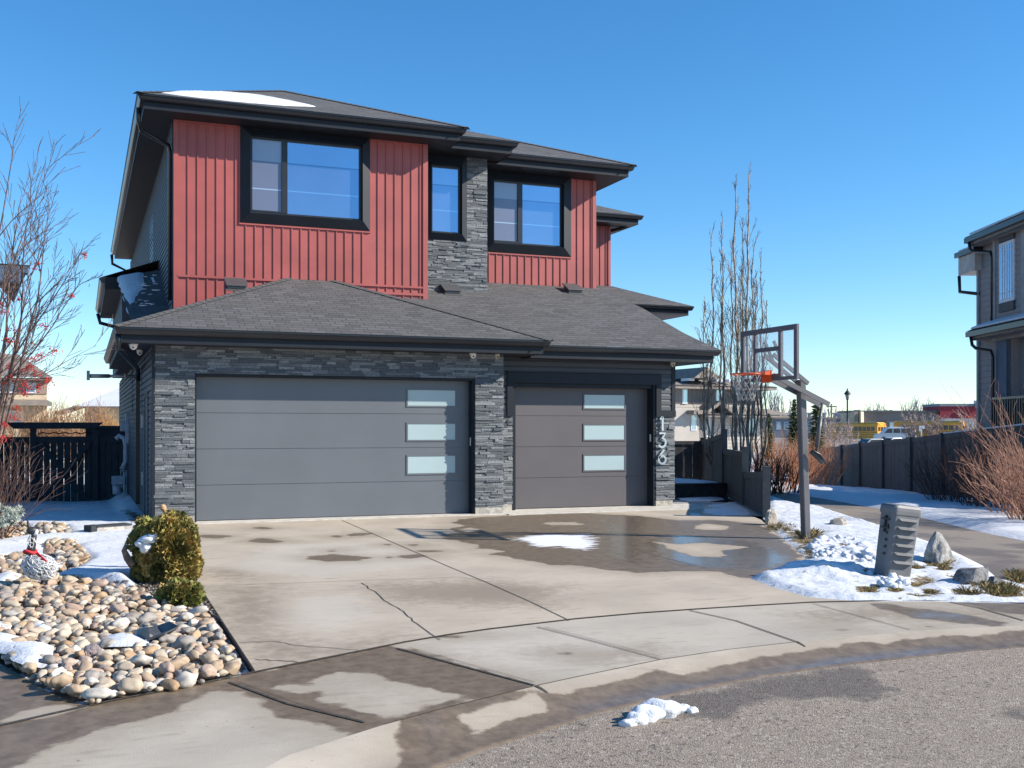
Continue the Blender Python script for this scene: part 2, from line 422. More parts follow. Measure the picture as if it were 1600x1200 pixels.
PALE = [[(445, 935), (560, 925), (600, 960), (520, 990), (445, 975)], [(420, 850), (600, 845), (700, 880), (500, 905), (340, 890)]]
WET_WALK = [[(-420, 1010), (0, 1036), (137, 1098), (300, 1068), (404, 1050), (480, 1033), (600, 1009), (640, 1013), (690, 1028), (760, 1052), (806, 1066), (826, 1073), (809, 1083), (770, 1100), (700, 1150), (700, 1300), (-420, 1300)], [(1358, 943), (1400, 944), (1460, 953), (1530, 964), (1572, 973), (1558, 978), (1500, 975), (1430, 965), (1385, 953)],
    [(1480, 940), (1620, 942), (1620, 965), (1560, 955)], ell(880, 1021, 10, 2), ell(1300, 970, 12, 2), ell(1345, 958, 7, 1.5), ell(1320, 984, 16, 4), ell(1455, 978, 13, 2), ell(700, 994, 34, 2), ell(1160, 903, 30, 4)]
DRY_WALK = [[(427, 1073), (477, 1069), (500, 1060), (531, 1052), (569, 1053), (617, 1064), (680, 1078), (730, 1089), (680, 1102), (640, 1116), (604, 1121), (572, 1114), (530, 1100), (520, 1104), (490, 1091), (500, 1084), (460, 1080)],
    [(300, 1092), (332, 1080), (372, 1080), (408, 1102), (440, 1118), (490, 1127), (560, 1150), (560, 1240), (-50, 1240), (100, 1160), (175, 1133), (212, 1125), (275, 1107)],
    [(706, 1111), (744, 1096), (790, 1090), (815, 1080), (840, 1074), (878, 1100), (850, 1100), (837, 1101), (809, 1111), (772, 1127), (719, 1140)],
    [(0, 1128), (30, 1110), (90, 1097), (137, 1103), (100, 1114)]]
def A_(wet, dry, dirt, pale, snow, pool):
    return {'wet': [px2(p) for p in wet] + [(-1, px2(p)) for p in dry], 'dirt': [px2(p) for p in dirt], 'pale': [px2(p) for p in pale], 'snow': [px2(p) for p in snow], 'pool': [px2(p) for p in pool]}
FARP = [[(-50, 2), (-49, 2), (-49, 3)]]
aD = A_(WET_DRIVE, DRY_IN, DIRT, PALE, SNOWP, POOL)
i0, i1 = 6, 16  # arc indices bounding the driveway
drive_poly = [(-.6, .05), (9.42, .05), (9.42, -.9), (9.95, -1.2)] + px2([(1189, 812), (1224, 842), (1257, 870), (1262, 890), (1300, 910), (1340, 925)]) + [arc[17]] + [arc[k] for k in range(16, 5, -1)]
drive_poly = [(x, y) for x, y in drive_poly]
DRIVE = sheet('driveway', drive_poly, CONC, .07, .0, None, aD)
walk_poly = [tuple(p) for p in arc] + list(reversed(crest))
aW = A_(WET_WALK, DRY_WALK, [ell(1440, 960, 200, 8), ell(900, 1020, 140, 14)], [[(640, 1010), (900, 985), (1000, 1010), (860, 1050), (700, 1040)]], [[(-90, 10), (-89, 10), (-89, 11)]] if 0 else [[(3000, 1000), (3001, 1000), (3001, 1001)]], [ell(1480, 962, 70, 4)])
WALK = sheet('sidewalk', walk_poly, WALKC, .08, -.002, None, aW)
# the second slab of walk at the lower left corner, behind the arc
sheet('sidewalk', px2([(-420, 1235), (-60, 1150), (0, 1134), (137, 1103), (75, 1080), (30, 1052), (0, 1036), (-160, 985), (-420, 930)]), WALKC, .1, -.006, None, aW)
# rolled curb and gutter
def curb():
    n = 260
    def low(P, dz): return resample([tuple(g(px, py, dz)[:2]) for px, py in P], n)
    C0 = resample(crest, n); C1 = low(GUTL, -.08); C2 = low(ASPH, -.095)
    rows = []
    for k in range(n):
        c0, c1, c2 = Vector(C0[k]), Vector(C1[k]), Vector(C2[k]); r = []
        for j in range(9):
            t = j / 8; p = c0.lerp(c1, t); z = -.08 * (.6 * t + .4 * t * t * (3 - 2 * t)); r.append((p.x, p.y, gz(p.x, p.y) + z))
        for j in range(1, 4):
            t = j / 3; p = c1.lerp(c2, t); r.append((p.x, p.y, gz(p.x, p.y) - .08 - .012 * t))
        p = c2 + (c2 - c1).normalized() * .02; r.append((p.x, p.y, gz(p.x, p.y) - .17)); rows.append(r)
    m = len(rows[0]); vs = [v for r in rows for v in r]; fs = []
    for k in range(n - 1):
        for j in range(m - 1): fs.append((k * m + j, k * m + j + 1, (k + 1) * m + j + 1, (k + 1) * m + j))
    me = bpy.data.meshes.new('curb'); me.from_pydata(vs, [], fs); me.materials.append(WALKC)
    Q = np.array(vs)[:, :2]
    wets = [[(640, 1135), (760, 1110), (835, 1100), (875, 1098), (925, 1092), (965, 1080), (1005, 1072), (1040, 1062), (1085, 1062), (1140, 1050), (1200, 1036), (1290, 1025), (1360, 1016), (1440, 1008), (1620, 998), (1620, 1030), (1335, 1050), (1069, 1100), (640, 1250)]]
    val = np.full(len(Q), -5.0)
    for p in wets: val = np.maximum(val, sdf(Q, [tuple(g(a, b, -.08)[:2]) for a, b in p]))
    for p in ([(706, 1111), (780, 1090), (820, 1078), (845, 1074), (880, 1100), (845, 1102), (809, 1113), (772, 1129), (719, 1142)],): val = np.minimum(val, -sdf(Q, px2(p)))
    val = val * 1.6 + .12
    for nm, v in (('wet', val), ('pool', val - .2), ('dirt', val * 0 - 2), ('pale', val * 0 - 2), ('snow', val * 0 - 2)):
        a = me.attributes.new(nm, 'FLOAT', 'POINT'); a.data.foreach_set('value', v.tolist())
    me.polygons.foreach_set('use_smooth', [True] * len(me.polygons)); me.update()
    o = bpy.data.objects.new('curb', me); COL.objects.link(o); tag(o, kind='structure'); return o
CURB = curb()
# asphalt road
def asphalt():
    t = NT('asphalt'); n = t.noise(75, 5, rough=.85); n2 = t.noise(1.5, 6); n3 = t.noise(45, 4)
    vor = t.n('TexVoronoi', i_Scale=95.0); t.l(t.pos(), vor.inputs['Vector'])
    c = t.mix(t.ramp(n, .3, .7), (.11, .09, .074), (.36, .30, .245))
    c = t.mix(t.math('MULTIPLY', t.ramp(n2, .4, .7), .35), c, (.15, .125, .105))
    sc = t.n('SeparateColor'); t.l(vor.outputs['Color'], sc.inputs[0]); c = t.mix(.55, c, t.mix(sc.outputs[0], (.15, .125, .102), (.40, .335, .27)))
    v2 = t.n('TexVoronoi', i_Scale=38.0); t.l(t.pos(), v2.inputs['Vector']); s2 = t.n('SeparateColor'); t.l(v2.outputs['Color'], s2.inputs[0]); c = t.mix(t.math('MULTIPLY', t.ramp(s2.outputs[1], .86, .97), .6), c, (.42, .37, .32)); c = t.mix(t.math('MULTIPLY', t.ramp(s2.outputs[2], .9, .97), .6), c, (.05, .042, .036))
    c = t.mix(t.math('MULTIPLY', t.ramp(n3, .66, .72), .7), c, (.05, .045, .04))
    wn = t.math('MULTIPLY', t.math('SUBTRACT', t.noise(3, 7), .5), .5); wet = t.ramp(t.math('ADD', t.attr('wet'), wn), -.04, .1)
    c = t.mix(t.math('MULTIPLY', wet, .62), c, (.062, .053, .047))
    t.set(c, t.math('SUBTRACT', .9, t.math('MULTIPLY', wet, .2)))
    t.bump(t.math('ADD', n, t.math('MULTIPLY', vor.outputs['Distance'], .8)), .6, .012); return t.m
road_poly = [tuple(g(a, b, -.095)[:2]) for a, b in ASPH]
road_poly += [(24, -16), (24, -26), (-8, -26), (-8, -20)]
awet = [[(940, 1113), (1069, 1085), (1200, 1058), (1345, 1040), (1385, 1062), (1400, 1085), (1370, 1095), (1290, 1092), (1200, 1088), (1150, 1120), (1050, 1130), (980, 1110), (900, 1140), (850, 1150)], [(1540, 1101), (1620, 1105), (1620, 1135), (1570, 1120)]]
ROAD = sheet('road', road_poly, asphalt(), .12, -.093, None, {'wet': [[tuple(g(a, b, -.095)[:2]) for a, b in p] for p in awet]})
# joints cut in the concrete, filled with dark sealant and grit
JM = M('joint_filler', (.045, .038, .032), .95, .4, 30)
def joint(name, pts, wd, dz=.004, parent=None):
    mb = MB(); strip(mb, px2(pts), wd, dz); return mb.build(name, JM, parent, kind='structure')
joint('driveway_joint', [(534, 813), (700, 885), (760, 910), (830, 941), (890, 970)], .012, .004, DRIVE)
joint('driveway_joint', [(735, 831), (860, 833), (960, 833), (1040, 835), (1115, 839), (1224, 842)], .022, .004, DRIVE)
joint('driveway_joint', [(366, 914), (450, 912), (560, 907), (640, 905), (720, 902), (760, 909)], .007, .004, DRIVE)
joint('driveway_joint', [(1000, 862), (1040, 872), (1105, 888)], .009, .004, DRIVE)
def crack(pts, wd, parent):
    r = random.Random(3); P = []
    for a, b in zip(pts[:-1], pts[1:]):
        for k in range(5): P.append((a[0] + (b[0] - a[0]) * k / 5 + r.uniform(-2, 2), a[1] + (b[1] - a[1]) * k / 5 + r.uniform(-.8, .8)))
    joint('crack', P + [pts[-1]], wd, .004, parent)
crack([(566, 911), (585, 925), (605, 942), (630, 955), (650, 975), (688, 1000)], .010, DRIVE)
crack([(375, 1004), (430, 1003), (470, 1010), (560, 1016)], .009, DRIVE)
crack([(400, 1031), (440, 1033), (482, 1036)], .012, DRIVE)
joint('driveway_joint', ARC[1:-2], .034, .005, WALK)
for pts, wd in (([(137, 1103), (-20, 1139)], .012), ([(358, 1066), (450, 1100), (570, 1129)], .024), ([(620, 1013), (700, 1035), (835, 1071)], .024), ([(840, 980), (930, 1003), (1031, 1030)], .012), ([(1078, 954), (1150, 970), (1245, 1003)], .018), ([(1270, 943), (1350, 965), (1422, 984)], .010), ([(1485, 941), (1530, 950), (1600, 970)], .024), ([(368, 1064), (460, 1097), (560, 1126)], .006), ([(640, 1012), (740, 1040), (835, 1066)], .006), ([(852, 980), (950, 1005), (1031, 1026)], .006)):
    joint('sidewalk_joint', pts, wd, .004, WALK)
joint('curb_seam', CREST[2:9], .010, .003, CURB)
def curbjoint(a, b):
    mb = MB(); p = g(*a); q = g(b[0], b[1], -.08)
    vs = []; fs = []; n = 14; d = (q - p); t2 = Vector((-d.y, d.x, 0)).normalized() * .014
    for i in range(n + 1):
        t = i / n; c = p.lerp(q, t); z = gz(c.x, c.y) - .105 * (.6 * t + .4 * t * t * (3 - 2 * t)) + .005
        vs += [(c.x - t2.x, c.y - t2.y, z), (c.x + t2.x, c.y + t2.y, z)]
    for i in range(n): fs.append((2 * i, 2 * i + 2, 2 * i + 3, 2 * i + 1))
    mb.add(vs, fs); mb.build('curb_joint', JM, CURB, kind='structure')
curbjoint((838, 1072), (895, 1108)); curbjoint((1245, 1003), (1292, 1031))

# ---------------------------------------------------------------- snow and soil
DG = ((.12, .085, .045), (.26, .19, .10))
LEFTS = snowmat('snow_left', attr='soil', soil=((.06, .045, .035), (.15, .12, .09)))
BEDP = [(-200, 930), (-60, 905), (0, 905), (60, 915), (100, 905), (150, 915), (190, 922), (225, 935), (240, 945), (300, 955), (345, 972), (396, 1047), (300, 1074), (205, 1091), (137, 1104), (75, 1080), (30, 1052), (0, 1036), (-160, 985)]
MULCH = [(205, 905), (240, 890), (262, 895), (302, 898), (330, 948), (345, 975), (300, 958), (240, 945), (215, 930)]
bed2 = px2(BEDP); mul2 = px2(MULCH)
ROCKP = [[(-160, 815), (0, 822), (42, 822), (50, 838), (0, 846), (-160, 850)], [(58, 823), (100, 824), (108, 838), (62, 840)], [(72, 851), (120, 852), (118, 862), (75, 862)], [(88, 864), (125, 862), (139, 878), (110, 893), (75, 905), (90, 885)], [(-160, 878), (0, 874), (35, 872), (40, 905), (0, 915), (-160, 930)]]
rock2 = [px2(p) for p in ROCKP]
def h_left(x, y, ins, A):
    e = min(1, max(0, ins / .25)); s = A['bed']
    base = .05 + .035 * nz(x, y, .7, 1) + .015 * nz(x, y, 2.6, 2) + .006 * nz(x, y, 9, 3)
    m = 0.14 * math.exp(-(((x + 1.62) / .55) ** 2 + ((y + 7.0) / .8) ** 2))
    base += m
    k = min(1, max(0, (s + .12) / .2)); base = base * (1 - k) + (-.02) * k
    return base * e - .03 * (1 - e)
left_poly = [(-.62, .3), (-.62, -10.86)] + px2([(396, 1049), (300, 1075), (205, 1091), (137, 1105), (75, 1082), (30, 1054), (0, 1038), (-160, 987), (-420, 932)]) + [(-9, -6), (-9, 13), (-.7, 13), (-.7, .3)]
sheet('snow_cover', left_poly, LEFTS, .055, .0, h_left, {'bed': [bed2, mul2] + rock2, 'soil': [bed2, mul2] + rock2 + [px2([(192, 800), (240, 808), (240, 822), (205, 822), (200, 812)])]})
LAWN = snowmat('snow_lawn', attr='grass', flo=-.115, soil=((.10, .07, .035), (.26, .19, .09)))
GR = [[(1195, 806), (1212, 818), (1243, 850), (1262, 875), (1262, 888), (1290, 884), (1282, 868), (1262, 858), (1275, 845), (1290, 832), (1255, 835), (1225, 826), (1205, 812)],
      [(1412, 912), (1450, 903), (1462, 912), (1430, 920)], [(1340, 922), (1375, 918), (1370, 930), (1345, 930)], [(1530, 925), (1560, 915), (1600, 920), (1600, 935), (1560, 937)], [(1490, 924), (1530, 926), (1520, 934), (1490, 932)], ell(1450, 928, 14, 3), ell(1400, 925, 12, 3), ell(1475, 892, 14, 3), ell(1290, 868, 16, 4), ell(1320, 858, 12, 3), ell(1345, 880, 12, 4), ell(1355, 905, 10, 3), ell(1430, 890, 16, 3), ell(1500, 905, 12, 3), ell(1440, 932, 22, 2.5), [(1440, 880), (1490, 882), (1485, 890), (1445, 888)]]
def h_lawn(x, y, ins, A):
    e = min(1, max(0, ins / .18)); k = min(1, max(0, (A['grass'] + .1) / .2))
    rough = math.exp(-(((x - 7.9) / 1.1) ** 2 + ((y + 6.9) / 1.3) ** 2))
    b = .035 + .02 * nz(x, y, 1.3, 1) + .012 * nz(x, y, 4, 2) + rough * (.07 * abs(nz(x, y, 5, 4)) + .05 * abs(nz(x, y, 13, 5))) + .02 * abs(nz(x, y, 7, 8))
    for (cx, cy, sx, sy, hh) in MOUND: 
        dx, dy = x - cx, y - cy; b += hh * math.exp(-((dx / sx) ** 2 + (dy / sy) ** 2)) * (1 + .5 * nz(x, y, 4, 6) + .25 * nz(x, y, 11, 7))
    return (b * (1 - .85 * k)) * e - .012 * (1 - e)
m1 = g(1305, 902); m2_ = g(1220, 905); m3 = g(1250, 892)
MOUND = [(m1.x, m1.y, .62, .33, .12), (m2_.x + .2, m2_.y + .1, .55, .18, .06), (m3.x + .3, m3.y, .5, .22, .10)]
PATHN = [(1200, 773), (1240, 786), (1290, 794), (1340, 810), (1390, 824), (1445, 843), (1490, 860), (1535, 882), (1562, 905), (1620, 918)]
PATHF = [(1200, 764), (1240, 771), (1300, 781), (1350, 790), (1427, 805), (1490, 820), (1545, 833), (1600, 844), (1800, 878)]
lawn_poly = px2([(1192, 809), (1224, 842), (1257, 868), (1247, 889), (1200, 893), (1168, 903), (1200, 917), (1262, 934), (1340, 940), (1400, 940), (1490, 941), (1620, 944)] + list(reversed(PATHN)) )
sheet('snow_lawn', lawn_poly, LAWN, .04, .0, h_lawn, {'grass': [px2(p) for p in GR]})
# footpath
PM = NT('path_asphalt'); _n = PM.noise(150, 3, rough=.7); _w = PM.ramp(PM.noise(.9, 6), .45, .6)
_c = PM.mix(PM.ramp(_n, .3, .7), (.15, .128, .108), (.26, .225, .19)); PM.set(PM.mix(PM.math('MULTIPLY', _w, .55), _c, (.09, .075, .068)), PM.math('SUBTRACT', .9, PM.math('MULTIPLY', _w, .3))); PM.bump(_n, .5, .01)
sheet('path', px2(PATHN) + px2([(1800, 950), (2300, 994), (2300, 930)]) + list(reversed(px2(PATHF))), PM.m, .25, -.01)
def h_bank(x, y, ins, A):
    e = min(1, max(0, ins / .35)); return (.09 + .07 * nz(x, y, .8, 1) + .03 * nz(x, y, 3, 2)) * e - .015 * (1 - e)
bank_poly = px2(PATHF + [(2300, 930)]) + [(34, -6), (34, 0), (34, 34), (20, 34)]
sheet('snow_bank', bank_poly, SNOW, .2, .0, h_bank)
# strip of snow between the side fence and the path
sheet('snow_bank', px2([(1199, 806), (1203, 773), (1200, 764)]) + [(20.5, 34)] + [tuple(at(a, 670, d)[:2]) for a, d in ((1099, 34.5), (1133, 27.5), (1165, 23.1))], SNOW, .2, -.005, h_bank)
# ============================================================ THE HOUSE
H = empty('house', (0, 0, 0), 'two storey house with red vertical siding, stone veneer and a triple garage numbered 136', 'house')
def veneer_wall(name, x0, x1, z0, z1, y, holes=(), seed=1, parent=H, back=.08):
    """stacked ledgestone: rows of thin stones with uneven faces"""
    r = random.Random(seed); mb = MB(); z = z0
    segs = []
    while z < z1 - .005:
        h = min(r.choice((.022, .03, .036, .045, .052)), z1 - z); x = x0 + 0.0; spans = [(x0, x1)]
        for (a, b, c, d) in holes:
            if z + h / 2 > c and z + h / 2 < d:
                ns = []
                for (p, q) in spans:
                    if b <= p or a >= q: ns.append((p, q)); continue
                    if a > p: ns.append((p, a))
                    if b < q: ns.append((b, q))
                spans = ns
        for (p, q) in spans:
            x = p
            while x < q - .001:
                l = r.uniform(.08, .34) * (1 + .6 * (r.random() < .2))
                if q - (x + l) < .07: l = q - x
                d = r.uniform(0, .02) + (.012 if r.random() < .15 else 0)
                u0 = r.uniform(0, .010); u1 = r.uniform(0, .010)
                a = [Vector((x + .0015, y - d - u0, z + .0015)), Vector((x + l - .0015, y - d - u1, z + .0015)), Vector((x + l - .0015, y - d - u1 + r.uniform(-.004, .006), z + h - .0015)), Vector((x + .0015, y - d - u0 + r.uniform(-.004, .006), z + h - .0015))]
                b = [Vector((v.x, y + back, v.z)) for v in a]
                rr = r.random() ** 1.6
                mb.hexa(a, b, rr); x += l
        z += h
    return mb.build(name, STONE, parent)
def lap(mb, p, q, z0, z1, out, e=.11, t=.014, r=.5):
    """horizontal lap siding courses on the line p-q, facing out"""
    p = Vector((p[0], p[1], 0)); q = Vector((q[0], q[1], 0)); o = Vector((out[0], out[1], 0)); z = z0
    while z < z1 - .001:
        h = min(e, z1 - z); A = Vector((0, 0, z)); B = Vector((0, 0, z + h))
        vs = [p + A + o * t, q + A + o * t, q + B + o * .001, p + B + o * .001, p + A, q + A, q + Vector((0, 0, z + h * .62)) + o * t * .9, p + Vector((0, 0, z + h * .62)) + o * t * .9]
        f = [(0, 1, 6, 7), (7, 6, 2, 3), (4, 5, 1, 0)]
        n = (q - p).cross(Vector((0, 0, 1)))
        if n.dot(o) < 0: f = [tuple(reversed(k)) for k in f]
        mb.add(vs, f, r); z += h
def ribs(mb, x0, x1, z0, z1, y, pitch=.176, w=.022, d=.018, start=None):
    x = (x0 + pitch * .5) if start is None else start
    while x < x1 - w:
        if x > x0 + .01: mb.box(x, x + w, y - d, y + .01, z0, z1)
        x += pitch
def gutter(name, p, q, out, zt, e0=0, e1=0, parent=H, mat=None, fas=True, w=.115):
    """K-profile gutter along p->q with its fascia board behind"""
    p = Vector((p[0], p[1], 0)); q = Vector((q[0], q[1], 0)); o = Vector((out[0], out[1], 0)); d = (q - p).normalized()
    prof = [(0, .0065), (w, .0065), (w, -.022), (w - .012, -.03), (w * .72, -.085), (w * .55, -.105), (0, -.105)]
    A = [p + o * a + Vector((0, 0, zt + b)) - d * a * e0 for a, b in prof]; B = [q + o * a + Vector((0, 0, zt + b)) + d * a * e1 for a, b in prof]
    mb = MB(); n = len(prof); mb.add(A + B, [tuple(range(n)), tuple(range(2 * n - 1, n - 1, -1))] + [(i, i + n, (i + 1) % n + n, (i + 1) % n) for i in range(n)])
    gt = mb.build(name, mat or GUT, parent)
    if fas:
        f = MB(); pi = o * -.02
        a = [p + pi + Vector((0, 0, zt - .02)), q + pi + Vector((0, 0, zt - .02)), q + pi + Vector((0, 0, zt - .235)), p + pi + Vector((0, 0, zt - .235))]
        f.hexa(a, [v + o * .018 for v in a]); f.build('fascia', TRIM, parent)
    return gt
def soffit(pts, z, parent=H, mat=None, th=.02):
    mb = MB(); mb.prism([(x, y, z) for x, y in pts], (0, 0, th)); return mb.build('soffit', mat or SOF, parent)
def downspout(pts, parent=H, w=.075, mat=None):
    mb = MB()
    for i, (a, b) in enumerate(zip(pts[:-1], pts[1:])):
        mb.bar(a, b, w, w * .8, up=(0, 1, 0) if abs(Vector(b)[2] - Vector(a)[2]) > .5 else (0, 0, 1))
    for b in pts[1:-1]:
        x, y, z = b; mb.box(x - w * .53, x + w * .53, y - w * .53, y + w * .53, z - w * .45, z + w * .45)
    return mb.build('downspout', mat or GUT, parent)
# --- garage walls
SX = -.68; FY = -.25; SY = .35
vw = veneer_wall('stone_wall', SX, 5.45, .13, 2.93, FY, [(-.03, 4.90, -1, 2.475)], 3)
veneer_wall('stone_wall', 5.452, 5.87, .13, 1.80, SY, [], 5)
veneer_wall('stone_wall', 8.97, 9.40, .13, 1.80, SY, [], 6)
mb = MB()   # structural core behind the facing (solid so the sun does not leak)
mb.box(SX + .01, -.03, FY + .05, .3, -.3, 2.93); mb.box(4.90, 5.44, FY + .05, .3, -.3, 2.93); mb.box(-.03, 4.90, FY + .05, .3, 2.475, 2.93)
mb.box(SX + .02, SX + .2, .3, 16, -.8, 2.93); mb.box(5.44, 5.87, SY + .05, .9, -.3, 2.93); mb.box(8.97, 9.38, SY + .05, .9, -.3, 2.93); mb.box(5.87, 8.97, SY + .05, .9, 2.44, 2.93)
mb.box(9.2, 9.38, .9, 9, -.5, 2.93)
mb.box(-.03, 5, .25, .3, -.3, 2.48); mb.box(5.87, 9, .85, .9, -.3, 2.5)
mb.build('wall_core', SID, H)
for b_ in ((SX + .03, -.035, FY - .005, FY + .05, -.2, .128), (4.905, 5.44, FY - .005, FY + .05, -.2, .128), (5.455, 5.86, SY - .005, SY + .05, -.2, .128), (8.975, 9.36, SY - .005, SY + .05, -.2, .128)):
    mb = MB(); mb.box(*b_); mb.build('foundation', CONCB, H)
mb = MB(); lap(mb, (5.455, SY), (9.36, SY), 2.66, 2.94, (0, -1), .115, .018); lap(mb, (5.455, SY), (5.75, SY), 1.93, 2.66, (0, -1), .115, .018); lap(mb, (9.08, SY), (9.36, SY), 1.93, 2.66, (0, -1), .115, .018); mb.box(5.455, 9.36, SY, SY + .06, 2.44, 2.94); mb.box(5.455, 5.87, SY, SY + .06, 1.8, 2.44); mb.box(8.97, 9.36, SY, SY + .06, 1.8, 2.44)
mb.build('lap_siding', SID, H)
mb = MB(); lap(mb, (SX, FY + .12), (SX, 16), -.6, 3.0, (-1, 0), .108, .022)
mb.build('lap_siding', SID, H)
for b_ in ((SX - .03, SX + .02, FY - .03, FY + .1, .0, 2.93), (5.45, 5.80, SY - .03, SY, 1.80, 1.925), (9.05, 9.42, SY - .035, SY, 1.80, 1.925), (9.33, 9.41, SY - .03, SY + .05, 1.925, 2.93), (SX - .03, SX + .03, 15.95, 16.05, -.6, 2.95)):
    mb = MB(); mb.box(*b_); mb.build('corner_trim', TRIM, H)
# small door surround
mb = MB(); y = SY - .045
mb.box(5.75, 9.08, y, SY + .02, 2.44, 2.64); mb.box(5.75, 5.87, y + .002, .64, 1.80, 2.44); mb.box(8.97, 9.08, y + .002, .64, 1.80, 2.44)
mb.box(5.87, 5.93, SY - .01, .66, -.03, 2.44); mb.box(8.915, 8.97, SY - .01, .66, -.03, 2.44); mb.box(5.93, 8.915, SY + .03, .66, 2.37, 2.438)
mb.box(5.74, 9.09, y - .02, SY, 2.642, 2.66)
mb.build('door_surround', TRIM, H)
mb = MB(); mb.box(-.03, 0.0, FY + .03, .05, -.02, 2.475); mb.box(4.86, 4.90, FY + .03, .05, -.02, 2.475); mb.box(0.0, 4.86, FY + .03, .05, 2.44, 2.475)
mb.build('door_surround', TRIM, H)
def garage_door(x0, x1, yd, z1, wins, mat, lab):
    d = MB(); n = 4; h = z1 / n
    for i in range(n):
        z0 = i * h + (.0 if i else .012)
        d.hexa([Vector((x0, yd, z0 + .004)), Vector((x1, yd, z0 + .004)), Vector((x1, yd, (i + 1) * h - .004)), Vector((x0, yd, (i + 1) * h - .004))],
               [Vector((x0, yd + .045, z0 + .004)), Vector((x1, yd + .045, z0 + .004)), Vector((x1, yd + .045, (i + 1) * h - .004)), Vector((x0, yd + .045, (i + 1) * h - .004))])
    d.box(x0, x1, yd + .012, yd + .05, 0, z1)
    D = d.build('garage_door', mat, H, lab)
    s = MB(); s.box(x0, x1, yd - .012, yd + .02, -.03, .012); s.build('bottom_seal', M('rubber_seal', (.02, .02, .02), .8), D)
    for (a, b, c, e) in wins:
        f = MB(); t = .028; y0 = yd - .014
        f.box(a - t, b + t, y0, yd + .001, e, e + t); f.box(a - t, b + t, y0, yd + .001, c - t, c); f.box(a - t, a, y0 + .001, yd + .001, c, e); f.box(b, b + t, y0 + .001, yd + .001, c, e)
        F = f.build('door_window', mat, D); p = MB(); p.box(a, b, yd - .004, yd + .003, c, e); p.build('pane', FROST, F)
    return D
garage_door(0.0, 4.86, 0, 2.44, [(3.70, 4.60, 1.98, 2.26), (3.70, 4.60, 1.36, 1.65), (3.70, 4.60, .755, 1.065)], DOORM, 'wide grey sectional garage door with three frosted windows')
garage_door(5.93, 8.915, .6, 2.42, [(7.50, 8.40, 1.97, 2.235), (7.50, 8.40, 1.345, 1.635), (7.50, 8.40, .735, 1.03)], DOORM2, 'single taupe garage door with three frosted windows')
mb = MB(); mb.box(4.855, 4.862, -.13, -.09, 1.25, 1.40); mb.build('keypad', WHITE, H); mb = MB(); mb.box(8.905, 8.92, .44, .48, 1.30, 1.45); mb.build('keypad', WHITE, H)
# concrete apron lip at the doors
mb = MB(); mb.box(-.6, 5.45, FY - .18, .2, -.03, .006); mb.box(5.45, 9.95, -.55, .8, -.03, .004); mb.build('apron_slab', M('apron_concrete', (.50, .475, .43), .9, .15, 6, .3, 60), H)
# --- house number
def digit(ch, cx, cz, y):
    mb = MB(); w = .075; h = .14; P = []
    if ch == '1': P = [[(-.045, .085), (.0, .135), (.0, .12)], [(.01, .14), (.01, -.14)]]
    if ch == '3': P = [[(-.065, .14), (.07, .14), (-.0, .035), (.035, .03), (.065, .005), (.08, -.045), (.07, -.095), (.035, -.13), (-.01, -.14), (-.05, -.125), (-.08, -.09)]]
    if ch == '6': P = [[(.045, .14), (-.03, .05), (-.07, -.02), (-.08, -.065), (-.065, -.11), (-.03, -.137), (.015, -.14), (.055, -.12), (.08, -.075), (.075, -.03), (.045, .005), (.0, .015), (-.045, -.002), (-.07, -.035)]]
    for path in P:
        pts = [Vector((cx + a, y, cz + b)) for a, b in path]
        for a, b in zip(pts[:-1], pts[1:]):
            d = (b - a).normalized() * .009; mb.bar(a - d, b + d, .014, .030 if ch != '1' else .034, up=(1, 0, 0) if abs((b - a).x) < abs((b - a).z) else (0, 0, 1))
    mb2 = MB(); t = .021
    for path in P:
        pts = [Vector((cx + a, 0, cz + b)) for a, b in path]; k = len(pts); L = []; R = []
        for i in range(k):
            dd = (pts[min(i + 1, k - 1)] - pts[max(i - 1, 0)]).normalized(); nn = Vector((-dd.z, 0, dd.x)) * t
            L.append(pts[i] + nn); R.append(pts[i] - nn)
        for i in range(k - 1):
            f = [L[i], L[i + 1], R[i + 1], R[i]]; mb2.hexa([Vector((v.x, y, v.z)) for v in f], [Vector((v.x, y + .02, v.z)) for v in f])
    mb2.box(cx - .006, cx + .006, y + .01, SY, cz - .02, cz - .005)
    return mb2.build('house_number', STEEL, H, 'brushed metal numeral ' + ch)
digit('1', 9.09, 1.66, .29); digit('3', 9.09, 1.33, .29); digit('6', 9.09, 1.00, .29)
# --- garage eaves
ZG = 3.155
gutter('gutter', (-1.185, -.735), (6.045, -.735), (0, -1), ZG, 1, 1)
gutter('gutter', (-1.185, 7.6), (-1.185, -.735), (-1, 0), ZG, 0, 1)
gutter('gutter', (6.045, -.735), (6.045, -.1), (1, 0), ZG, 1, 0)
ZS = 3.125
gutter('gutter', (6.05, -.135), (10.02, -.135), (0, -1), ZS, 0, 1)
gutter('gutter', (10.02, -.135), (10.02, 4.0), (1, 0), ZS, 1, 0)
soffit([(-1.185, -.73), (6.04, -.73), (6.04, .4), (-1.185, .4)], 2.925); soffit([(-1.185, .4), (-.6, .4), (-.6, 7.6), (-1.185, 7.6)], 2.925)
soffit([(6.04, -.125), (10.01, -.125), (10.01, 4), (9.2, 4), (9.2, .5), (6.04, .5)], 2.90)
